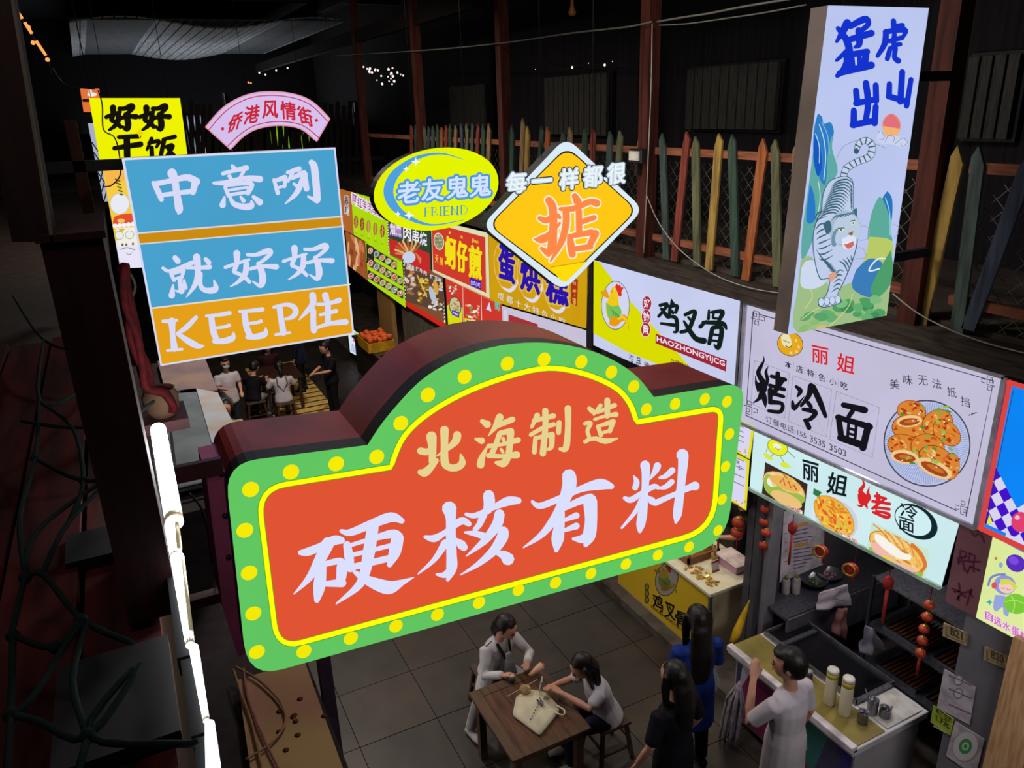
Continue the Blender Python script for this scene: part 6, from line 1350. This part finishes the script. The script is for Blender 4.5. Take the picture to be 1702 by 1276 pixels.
def person(label, loc, rot, look, pel=.90, lean=0., sit=False, head=(0, 0), arms=None, legs=None, vox=.011, group=None, hgt_=1.0, kids=()):
    """look: top, bottom, shoe materials, sleeve length 0-1, hair kind; arms / legs: local joints, facing +Y"""
    t = thing('person', label, 'person', (0, 0, 0), group)
    up_ = V((0, math.sin(lean), math.cos(lean))); fw = V((0, math.cos(lean), -math.sin(lean)))
    p0 = V((0, 0, pel)); nb = p0 + up_*.46; ch = p0 + up_*.30; wa = p0 + up_*.14
    body = MB()
    loft(body, [p0-up_*.04, p0+up_*.04, wa, ch, nb-up_*.05, nb-up_*.0], [(.14, .10), (.15, .11), (.12, .09), (.142, .105), (.14, .075), (.06, .055)])
    hp, hy = head; nk = nb + up_*.09 + fw*.012
    loft(body, [nb-up_*.04, nk], [(.052, .052), (.047, .05)])
    Rh = Matrix.Rotation(hy, 3, 'Z') @ Matrix.Rotation(-hp, 3, 'X')
    H = lambda x, y, z: nk + Rh @ V((x, y, z))*1.12
    def hb(m_, c, r, n=14, k=10):
        s_ = len(m_.v); m_.ball((0, 0, 0), *r, n=n, m=k)
        for i in range(s_, len(m_.v)): m_.v[i] = H(*(V(c) + m_.v[i]))
    hb(body, (0, .012, .10), (.074, .092, .108)); hb(body, (0, .04, .045), (.052, .056, .05)); hb(body, (0, .104, .085), (.012, .016, .02), 8, 6)
    hb(body, (0, .092, .05), (.024, .012, .009), 8, 6); hb(body, (0, .088, .118), (.045, .014, .012), 8, 6)
    for s in (-1, 1): hb(body, (s*.076, .0, .088), (.012, .02, .03), 8, 6)
    arms = arms or [((-.225, -.01, pel+.19), (-.23, .04, pel-.05)), ((.225, -.01, pel+.19), (.23, .04, pel-.05))]
    shirt = MB(); sleeve = look.get('sleeve', .5)
    loft(shirt, [p0-up_*look.get('hem', .06), p0+up_*.04, wa, ch, nb-up_*.06, nb-up_*.015], [(.186, .148), (.174, .134), (.15, .115), (.165, .125), (.168, .098), (.085, .072)])
    for s, (el, wr) in zip((-1, 1), arms):
        sh = nb + V((s*.165, 0, 0)) - up_*.055; el, wr = V(el), V(wr)
        loft(body, [sh, sh.lerp(el, .5), el, el.lerp(wr, .35), wr], [(.046, .046), (.042, .042), (.035, .035), (.036, .034), (.024, .026)])
        d = (wr-el).normalized(); sd = d.cross(V((0, 0, 1)) if abs(d.z) < .85 else V((0, 1, 0))).normalized(); nn = sd.cross(d)
        if nn.z > 0 and abs(d.z) < .85: nn = -nn
        loft(body, [wr, wr+d*.04, wr+d*.085], [(.027, .017), (.038, .017), (.036, .015)], side=sd)
        for k, L in enumerate((.055, .068, .064, .048)):
            b = wr + d*.085 + sd*(.027-.018*k); loft(body, [b-d*.02, b+d*L*.55+nn*.004, b+d*L+nn*.022], [(.0092, .0092)]*2+[(.0075, .0075)], n=8)
        b = wr + d*.03 + sd*s*-.03; loft(body, [b, b+d*.035+sd*s*-.018+nn*.01, b+d*.065+sd*s*-.018+nn*.02], [(.011, .011), (.010, .010), (.008, .008)], n=8)
        e2 = el if sleeve > .5 else el
        if sleeve > .55:
            loft(shirt, [sh-up_*.0, sh.lerp(el, .5), el, el.lerp(wr, min((sleeve-.5)*2, .95))], [(.068, .066), (.06, .058), (.053, .052), (.042, .042)])
        else:
            loft(shirt, [sh, sh.lerp(el, sleeve), sh.lerp(el, sleeve*1.6)], [(.070, .066), (.064, .062), (.062, .06)])
    if sit: legs = legs or [((-.11, .42, pel-.02), (-.12, .40, .09)), ((.11, .42, pel-.02), (.12, .38, .09))]
    else: legs = legs or [((-.09, .01, .48), (-.10, -.02, .085)), ((.09, .02, .48), (.10, .0, .085))]
    pants = MB(); shoes = []
    loft(pants, [p0-up_*.06, p0+up_*.02, p0+up_*.10], [(.15, .115), (.16, .12), (.135, .105)])
    pl = look.get('pant', .95)
    for s, (kn, an) in zip((-1, 1), legs):
        hip = p0 + V((s*.085, .0, -.02)); kn, an = V(kn), V(an)
        loft(body, [hip, hip.lerp(kn, .5), kn, kn.lerp(an, .35), an], [(.078, .078), (.068, .068), (.052, .052), (.052, .052), (.034, .034)])
        loft(pants, [hip, hip.lerp(kn, .5), kn, kn.lerp(an, pl*.5), kn.lerp(an, pl)], [(.09, .092), (.082, .082), (.066, .066), (.062, .062), (.056, .058)])
        fwd = V((0, 1, 0)); a0 = V((an.x, an.y, .045))
        loft(body, [a0-fwd*.05, a0, an+V((0, 0, .02))], [(.03, .03), (.034, .034), (.033, .033)]); loft(body, [a0-fwd*.04-V((0, 0, .01)), a0+fwd*.08-V((0, 0, .018)), a0+fwd*.15-V((0, 0, .022))], [(.032, .03), (.038, .024), (.03, .016)])
        sm_ = MB(); loft(sm_, [a0-fwd*.055-V((0, 0, .004)), a0+fwd*.0-V((0, 0, .0)), a0+fwd*.09-V((0, 0, .012)), a0+fwd*.17-V((0, 0, .018))], [(.04, .04), (.044, .046), (.047, .034), (.034, .024)]); shoes.append(sm_)
    link('body', remesh(body, vox, 'body'), skin, t)
    top = link('shirt', remesh(shirt, vox*1.15, 'shirt', 2), look['top'], t)
    link('trousers', remesh(pants, vox*1.15, 'trousers', 2), look['bottom'], t)
    for sm_ in shoes: link('shoe', remesh(sm_, vox*.8, 'shoe', 1), look['shoe'], t)
    hr = MB(); k = look.get('hair', 'short')
    hb(hr, (0, -.012, .118), (.088, .104, .105))
    cut = MB()
    if k == 'short': hb(hr, (0, -.035, .075), (.078, .075, .075)); hb(hr, (0, .06, .178), (.06, .04, .03))
    if k in ('long', 'tied', 'bob'):
        L = {'long': look.get('hlen', .42), 'tied': .14, 'bob': .2}[k]; w = {'long': .098, 'tied': .05, 'bob': .098}[k]
        a = H(0, -.045, .13); bk_ = -fw
        loft(hr, [a, H(0, -.075, .04), H(0, -.08, .04)+V((0, 0, -L*.4))+bk_*.02, H(0, -.07, .04)+V((0, 0, -L*.8))+bk_*.03, H(0, -.07, .03)+V((0, 0, -L))+bk_*.03], [(.085, .06), (w, .055), (w*1.08, .05), (w*.9, .04), (w*.5, .02)])
        if k != 'tied':
            for s in (-1, 1): loft(hr, [H(s*.07, .0, .14), H(s*.088, .01, .06), H(s*.09, .0, 0)+V((0, 0, -L*.25))], [(.024, .05), (.024, .045), (.018, .03)], side=(0, 1, 0))
    if k == 'bun': hb(hr, (0, -.12, .15), (.045, .04, .045)); hb(hr, (0, -.035, .075), (.078, .07, .07))
    hm = remesh(hr, vox*.9, 'hair', 2)
    # keep the face free
    bm = bmesh.new(); bm.from_mesh(hm); Ri = Rh.inverted(); dl = []
    for v in bm.verts:
        q = Ri @ (v.co - nk) / 1.12
        if q.y > .035 and q.z < .165 and abs(q.x) < .075 and q.z > -.03: dl.append(v)
    bmesh.ops.delete(bm, geom=dl, context='VERTS'); bm.to_mesh(hm); bm.free()
    link('hair', hm, look.get('hairm', hair_m), t)
    if look.get('face', 1):
        for s in (-1, 1):
            e = MB(); c = H(s*.03, .095, .098); e.ball(c, .011, .007, .007, 8, 6); e.build('eye', mat('eye_dark', '18100e', .3, bump=0), t)
            e = MB(); e.bar(H(s*.018, .1, .122), H(s*.047, .09, .122), .006, .006); e.build('eyebrow', hair_m, t)
        MB().bar(H(-.02, .105, .05), H(.02, .105, .05), .008, .006).build('lips', mat('lips', '9c4a42', .5), t)
    if look.get('mask'):
        m_ = MB(); hb(m_, (0, .068, .058), (.06, .05, .045)); link('face_mask', remesh(m_, vox*.8, 'mask', 2), mat('mask_blue', 'b4c6d0', .7), t)
    for f in kids: f(t, H, nb, up_, fw)
    t.location = loc; t.rotation_euler = (0, 0, rot); t.scale = (hgt_,)*3; ORG[t.name] = V(loc)
    return t
def cl(name, c, c2=None): return mat(name, c, .8, col2=c2, scale=5, bump=.25)
white_c = cl('cotton_white', 'c8c0c6', 'b2aab2'); black_c = cl('cotton_black', '15131c', '0d0b12'); navy = cl('cloth_navy', '1c1f38', '141628'); blue_c = cl('cloth_blue', '1f3a8a', '152a6a')
grey_c = cl('trouser_grey', '5a5450', '46403c'); wt = cl('track_white', 'c4c0c0', 'a8a4a6'); shoe_w = cl('shoe_white', 'c0bcb8'); shoe_b = cl('shoe_dark', '1a1818')
# near group, standing
def D(d): return math.radians(d)
man = at(1316, 1096, 'Z', 1.84)
def man_extra(t, H, nb, up_, fw): pass
person('man in a white t-shirt with black hair raising a hand to his face', (man.x, man.y-.02, 0), D(10), dict(top=white_c, bottom=cl('trouser_dark', '26242a'), shoe=shoe_w, sleeve=.5, hair='short', hem=.3), pel=.95, head=(.1, .5), hgt_=1.12,
    arms=[((-.24, .16, 1.12), (-.10, .24, 1.38)), ((.235, -.03, 1.10), (.24, .06, .86))])
w1 = at(1163, 1018, 'Z', 1.74)
person('woman in a loose blue top with very long straight black hair', (w1.x, w1.y, 0), D(-12), dict(top=blue_c, bottom=black_c, shoe=shoe_b, sleeve=.6, hair='long', hlen=.56, hem=.38), head=(.15, -.1), hgt_=1.06,
    arms=[((-.2, .06, 1.10), (-.12, .22, 1.0)), ((.22, .02, 1.09), (.2, .16, .95))])
w2 = at(1126, 1114, 'Z', 1.74)
person('woman dressed in black seen from behind with long black hair', (w2.x, w2.y, 0), D(8), dict(top=black_c, bottom=black_c, shoe=shoe_b, sleeve=.55, hair='long', hlen=.38, hem=.3), head=(.1, .1), hgt_=1.07,
    arms=[((-.27, -.02, 1.08), (-.30, .08, .86)), ((.25, -.02, 1.08), (.27, .1, .86))])
t = thing('plastic_bag', 'clear crumpled plastic bag carried by the woman in blue', 'bag', (w1.x+.22, w1.y+.1, .5))
b = MB(); b.lathe((w1.x+.27, w1.y+.12, .7), [(.03, 0), (.09, .03), (.11, .1), (.07, .2), (.02, .28)], 9); b.build('bag_film', mat('clear_film', 'a8b4bc', .15, alpha=.45, col2='8a98a0', scale=20, bump=.6), t)
# table
wood_t = mat('table_wood', '5c4028', .45, kind='woody', col2='38261a', scale=4, bump=.25)
t = thing('dining_table', 'dark brown square wooden table in the aisle with a tote bag on it', 'table', (2.58, 5.12, 0))
X0, X1, Y0, Y1 = 2.19, 2.98, 4.66, 5.60
for (a_, b_) in (((X0, Y0), (X0+.11, Y1)), ((X1-.11, Y0), (X1, Y1)), ((X0+.112, Y0), (X1-.112, Y0+.11)), ((X0+.112, Y1-.11), (X1-.112, Y1))): MB().box((*a_, .715), (*b_, .752)).build('frame_board', wood_t, t, bevel=.004)
for k in range(3): w_ = (X1-X0-.224)/3; MB().box((X0+.112+k*w_+.001, Y0+.112, .72), (X0+.112+(k+1)*w_-.001, Y1-.112, .746)).build('top_board', mat('table_wood_red', '64402c', .4, kind='woody', col2='3e261a', scale=4, bump=.2), t)
for x in (X0+.05, X1-.12):
    for y in (Y0+.05, Y1-.12): MB().box((x, y, 0), (x+.07, y+.07, .715)).build('leg', wood_t, t)
for a_, b_ in (((X0+.12, Y0+.06), (X1-.12, Y0+.085)), ((X0+.12, Y1-.085), (X1-.12, Y1-.06)), ((X0+.06, Y0+.12), (X0+.085, Y1-.12)), ((X1-.085, Y0+.12), (X1-.06, Y1-.12))): MB().box((*a_, .63), (*b_, .71)).build('apron', wood_t, t)
def stool(lab, cx, cy, group='wooden stools', s=.17, h=.45):
    t = thing('wooden_stool', lab, 'stool', (cx, cy, 0), group); m = mat('stool_wood', '4a3222', .5, kind='woody', col2='2c1c12', scale=4)
    MB().box((cx-s, cy-s, h-.035), (cx+s, cy+s, h)).build('seat', m, t, bevel=.006)
    for a_ in (-1, 1):
        for b_ in (-1, 1): MB().bar((cx+a_*(s+.01), cy+b_*(s+.01), 0), (cx+a_*(s-.04), cy+b_*(s-.04), h-.035), .035, .035).build('leg', m, t)
    for a_ in (-1, 1):
        MB().bar((cx-s+.01, cy+a_*(s-.01), .16), (cx+s-.01, cy+a_*(s-.01), .16), .025, .02).build('stretcher', m, t)
        MB().bar((cx+a_*(s-.01), cy-s+.01, .24), (cx+a_*(s-.01), cy+s-.01, .24), .025, .02).build('stretcher', m, t)
    return t
stool('dark stool under the girl with long hair at the aisle table', 3.36, 4.98)
stool('dark stool under the girl in the white track jacket', 2.66, 6.12)
def jacket_extra(t, H, nb, up_, fw):
    b_ = mat('stripe_black', '1a1820', .7, bump=0)
    for s in (-1, 1):
        MB().bar(nb+V((s*.075, .055, -.0)), nb+V((s*.03, .135, -.16))+fw*.0, .022, .02).build('collar_edge', b_, t)
        MB().tube([nb+V((s*.10, -.0, .012)), nb+V((s*.175, .0, -.012)), nb+V((s*.222, .02, -.10)), nb+V((s*.262, .05, -.22))], .006, 6).build('sleeve_stripe', b_, t)
    MB().prism([nb+V((-.03, .150, -.10)), nb+V((.03, .150, -.10)), nb+V((.075, .178, -.36)), nb+V((-.075, .178, -.36))], (0, -.03, 0)).build('inner_shirt', mat('inner_white', '9a989c', .8), t)
person('girl in an open white track jacket facing the camera at the aisle table', (2.68, 6.08, 0), D(192), dict(top=wt, bottom=cl('trouser_white', 'b4b0b0'), shoe=shoe_w, sleeve=.98, hair='tied', hem=.02), pel=.50, lean=.28, sit=True, head=(.5, .35),
    arms=[((-.27, .27, .70), (-.08, .46, .80)), ((.27, .22, .68), (.2, .42, .78))], legs=[((-.14, .42, .50), (-.12, .72, .09)), ((.38, .26, .49), (.44, .16, .09))], kids=(jacket_extra,), vox=.010)
def girl2_extra(t, H, nb, up_, fw):
    b_ = mat('trim_navy', '23203a', .7, bump=0)
    m_ = MB(); hb_ = H(0, .085, .03); m_.ball(hb_, .05, .035, .03, 10, 8); m_.build('chin_mask', mat('mask_white', 'c8ccd4', .7), t)
person('girl with long loose black hair in a white school shirt using a phone', (3.36, 4.98, 0), D(78), dict(top=white_c, bottom=navy, shoe=shoe_w, sleeve=.45, hair='long', hlen=.40, hem=.04), pel=.50, lean=.34, sit=True, head=(.55, .1),
    arms=[((-.22, .26, .80), (-.02, .46, .86)), ((.24, .30, .76), (.10, .50, .86))], kids=(girl2_extra,), vox=.010)
# things on the table
t = thing('phone', 'thin phone held up by the long-haired girl', 'phone', at(900, 1138, 'Z', .87)); c = at(899, 1137, 'Z', .90)
MB().obox(c, (.02, .035, 0), (.01, -.006, .06), (.004, -.002, -.001)).build('phone_body', mat('phone_white', 'b8c4b8', .3, bump=0), t)
q = [(858, 1160), (880, 1148), (905, 1152), (928, 1175), (930, 1183), (897, 1224), (852, 1190)]
t = thing('tote_bag', 'cream cloth tote bag lying on the dark table', 'bag', at(890, 1185, 'Z', .756))
P = rnd_outline([tuple(at(x, y, 'Z', .756)) for x, y in q], .03, 3); c = at(890, 1185, 'Z', .80); mb = MB(); n = len(P)
mid = [c.lerp(V(p), .7)+V((0, 0, .012)) for p in P]; top_ = [c.lerp(V(p), .35)+V((0, 0, .012+.006*math.sin(k*1.7))) for k, p in enumerate(P)]
low = [V(p) for p in P]; edge = [V(p)+V((0, 0, .022)) for p in P]
mb.add(low+edge+mid+top_, [(i, (i+1) % n, n+(i+1) % n, n+i) for i in range(n)]+[(n+i, n+(i+1) % n, 2*n+(i+1) % n, 2*n+i) for i in range(n)]+[(2*n+i, 2*n+(i+1) % n, 3*n+(i+1) % n, 3*n+i) for i in range(n)]+[tuple(range(3*n, 4*n)), tuple(range(n-1, -1, -1))], True)
mb.build('bag_cloth', mat('tote_cream', 'ccc2a6', .8, col2='b4a98e', scale=7, bump=.4), t)
MB().tube([Vector(v) for v in smooth_pts([tuple(at(x, y, 'Z', .79)) for x, y in ((925, 1172), (938, 1180), (936, 1188), (922, 1184))], 4)], .008, 6).build('strap', mat('tote_cream', 'ccc2a6', .8), t)
A = Art('Z', .815); A.px()
for k in range(7): A.ell(882+k*2.7, 1195-k*5, 1.5, 1.5, '4A4438')
A.line([(893, 1163), (902, 1172)], 3, '4A4A50'); A.line([(897, 1160), (903, 1168)], 2, '4A4A50'); A.build('bag_print', t, lit=False)
t = thing('paper_cup', 'yellow paper bowl of food on the table beside the tote bag', 'bowl', at(873, 1150, 'Z', .754)); p = at(873, 1153, 'Z', .754)
MB().lathe(p, [(.035, 0), (.05, .07), (.053, .072), (.047, .068), (.04, .05)], 18).build('bowl_wall', mat('cup_yellow', 'c8b070', .6), t); MB().lathe(p+V((0, 0, .05)), [(.044, 0), (.03, .008), (1e-4, .01)], 14).build('food', mat('stew', '8a6a3c', .5, scale=40), t)
t = thing('chopsticks', 'pale wooden skewer stick across the yellow paper bowl', 'stick', at(865, 1150, 'Z', .83)); MB().tube([at(843, 1157, 'Z', .79), at(893, 1129, 'Z', .88)], .003, 6).build('stick', mat('stick', 'd8c090', .6), t)
t = thing('snack_paper', 'orange and white paper snack wrap held by the girl in the track jacket', 'food', at(888, 1113, 'Z', .84)); p = at(880, 1122, 'Z', .83); q_ = at(901, 1106, 'Z', .87)
MB().tube([p, p.lerp(q_, .5), q_], .03, 10, radii=[.015, .032, .04]).build('wrap', mat('wrap_paper', 'd0a890', .6, col2='c87850', scale=9), t); MB().ball(q_, .03, .03, .025).build('filling', mat('filling', 'b86a3c', .6, scale=30), t)
t = thing('green_cup', 'small dark green cup at the far edge of the table', 'cup', (2.62, 5.52, .753)); MB().lathe((2.62, 5.52, .753), [(.025, 0), (.032, .08), (.028, .078), (.022, .01)], 14).build('cup_body', mat('green_dark', '2c4a38', .4), t)

# far group beyond the marquee sign
stand0 = lambda x, y: at(x, y, 'Z', 0)
stripe_y = mat('mat_yellow', 'e0b868', .7); t = thing('striped_mat', 'floor mat of yellow stripes with one purple-blue stripe far down the alley', 'mat', stand0(495, 680))
Ys = at(480, 718, 'Z', 0).y; k = 0; y = 13.4
while y < 19.5:
    wd_ = .62 if y < 15.5 else .5
    MB().box((2.22, y, .001), (2.22+1.25, y+.23, .006)).build('stripe', mat('mat_blue', '3c3c8c', .6) if 14.45 < y < 14.75 else stripe_y, t); y += .30; k += 1
MB().box((2.2, 13.35, -.001), (3.4, 19.5, .003)).build('mat_base', mat('mat_dark', '2c2824', .7), t)
t = thing('far_table', 'dark red-brown table with drinks among the far seated customers', 'table', (2.45, 16.5, 0)); dk = mat('far_table_wood', '3a2018', .5, kind='woody')
MB().box((2.05, 16.0, .72), (2.95, 17.1, .76)).build('top', dk, t)
for x in (2.1, 2.85):
    for y in (16.05, 17.0): MB().box((x, y, 0), (x+.06, y+.06, .72)).build('leg', dk, t)
b = stand0(480, 700); 
stool('dark stool under the woman with the apron far off', 2.42, 15.5, s=.19)
stool('dark stool under the man in black far off', 1.9, 15.9, s=.19)
f = stand0(558, 694)
person('woman in black standing far off looking at her hands', (f.x, f.y, 0), D(105), dict(top=black_c, bottom=black_c, shoe=shoe_b, sleeve=.5, hair='bun', hem=.1), head=(.45, 0), vox=.016,
    arms=[((-.2, .12, 1.10), (-.08, .32, 1.08)), ((.2, .12, 1.10), (.08, .34, 1.06))])
m = at(372, 600, 'Z', 1.58)
person('masked woman in a white t-shirt standing by the left roofs', (m.x, m.y, 0), D(190), dict(top=white_c, bottom=cl('jeans', '2c3440'), shoe=shoe_w, sleeve=.5, hair='short', mask=1, hem=.14), vox=.015, head=(.2, 0),
    arms=[((-.22, .02, 1.10), (-.18, .2, .98)), ((.21, .06, 1.10), (.08, .24, 1.08))])
person('woman in a white t-shirt and grey apron seated with her back turned', (2.42, 15.53, 0), D(0), dict(top=white_c, bottom=grey_c, shoe=shoe_b, sleeve=.5, hair='tied', face=0, hem=.05), pel=.50, lean=.1, sit=True, vox=.015,
    arms=[((-.28, .1, .72), (-.2, .34, .8)), ((.28, .1, .72), (.2, .34, .8))], head=(.3, 0),
    kids=(lambda t, H, nb, up_, fw: [MB().tube([nb+V((s*.09, -.07, .0)), nb+V((s*.1, -.13, -.12)), nb+V((-s*.05, -.135, -.36))], .012, 6).build('apron_strap', cl('apron_grey', '5c5650'), t) for s in (-1, 1)],))
person('man in a black top and pale trousers seated at the far table', (1.87, 15.87, 0), D(-40), dict(top=black_c, bottom=cl('trouser_pale', '8a8480'), shoe=shoe_w, sleeve=.5, hair='short', hem=.02), pel=.50, lean=.25, sit=True, head=(.5, 0), vox=.016,
    arms=[((-.24, .16, .74), (-.1, .4, .8)), ((.24, .16, .74), (.12, .4, .8))])
g = stand0(522, 640)
person('figure in dark clothes standing beyond the far table', (3.15, 17.2, 0), D(60), dict(top=navy, bottom=black_c, shoe=shoe_b, sleeve=.98, hair='short', hem=.2), vox=.018)
person('person in a cream coat half hidden by the far left roof', (1.05, 12.6, 0), D(160), dict(top=cl('coat_cream', 'a8987c', '8a7c64'), bottom=grey_c, shoe=shoe_b, sleeve=.98, hair='long', hlen=.2, hem=.34), vox=.017)
person('diner in dark clothes seated behind the far table', (2.5, 17.5, 0), D(180), dict(top=cl('maroon_top', '3a1a20'), bottom=black_c, shoe=shoe_b, sleeve=.98, hair='bob', hem=.02), pel=.5, sit=True, lean=.2, head=(.4, 0), vox=.018)
stool('dark stool behind the far table', 2.5, 17.5, s=.17)
# vendors
person('vendor in a black t-shirt reaching over the chicken counter', (6.05, 6.05, .1), D(70), dict(top=black_c, bottom=black_c, shoe=shoe_b, sleeve=.5, hair='short', hem=.1), lean=.15, head=(.4, 0), vox=.014,
    arms=[((-.24, .2, 1.12), (-.16, .42, 1.1)), ((.24, .2, 1.12), (.14, .42, 1.12))])
person('vendor in black standing behind the grey pier by the red lanterns', (5.75, 2.5, .1), D(20), dict(top=black_c, bottom=black_c, shoe=shoe_b, sleeve=.5, hair='short', hem=.12), vox=.014, head=(.3, 0),
    arms=[((-.22, .2, 1.14), (-.16, .44, 1.12)), ((.24, .16, 1.12), (.12, .36, 1.1))])
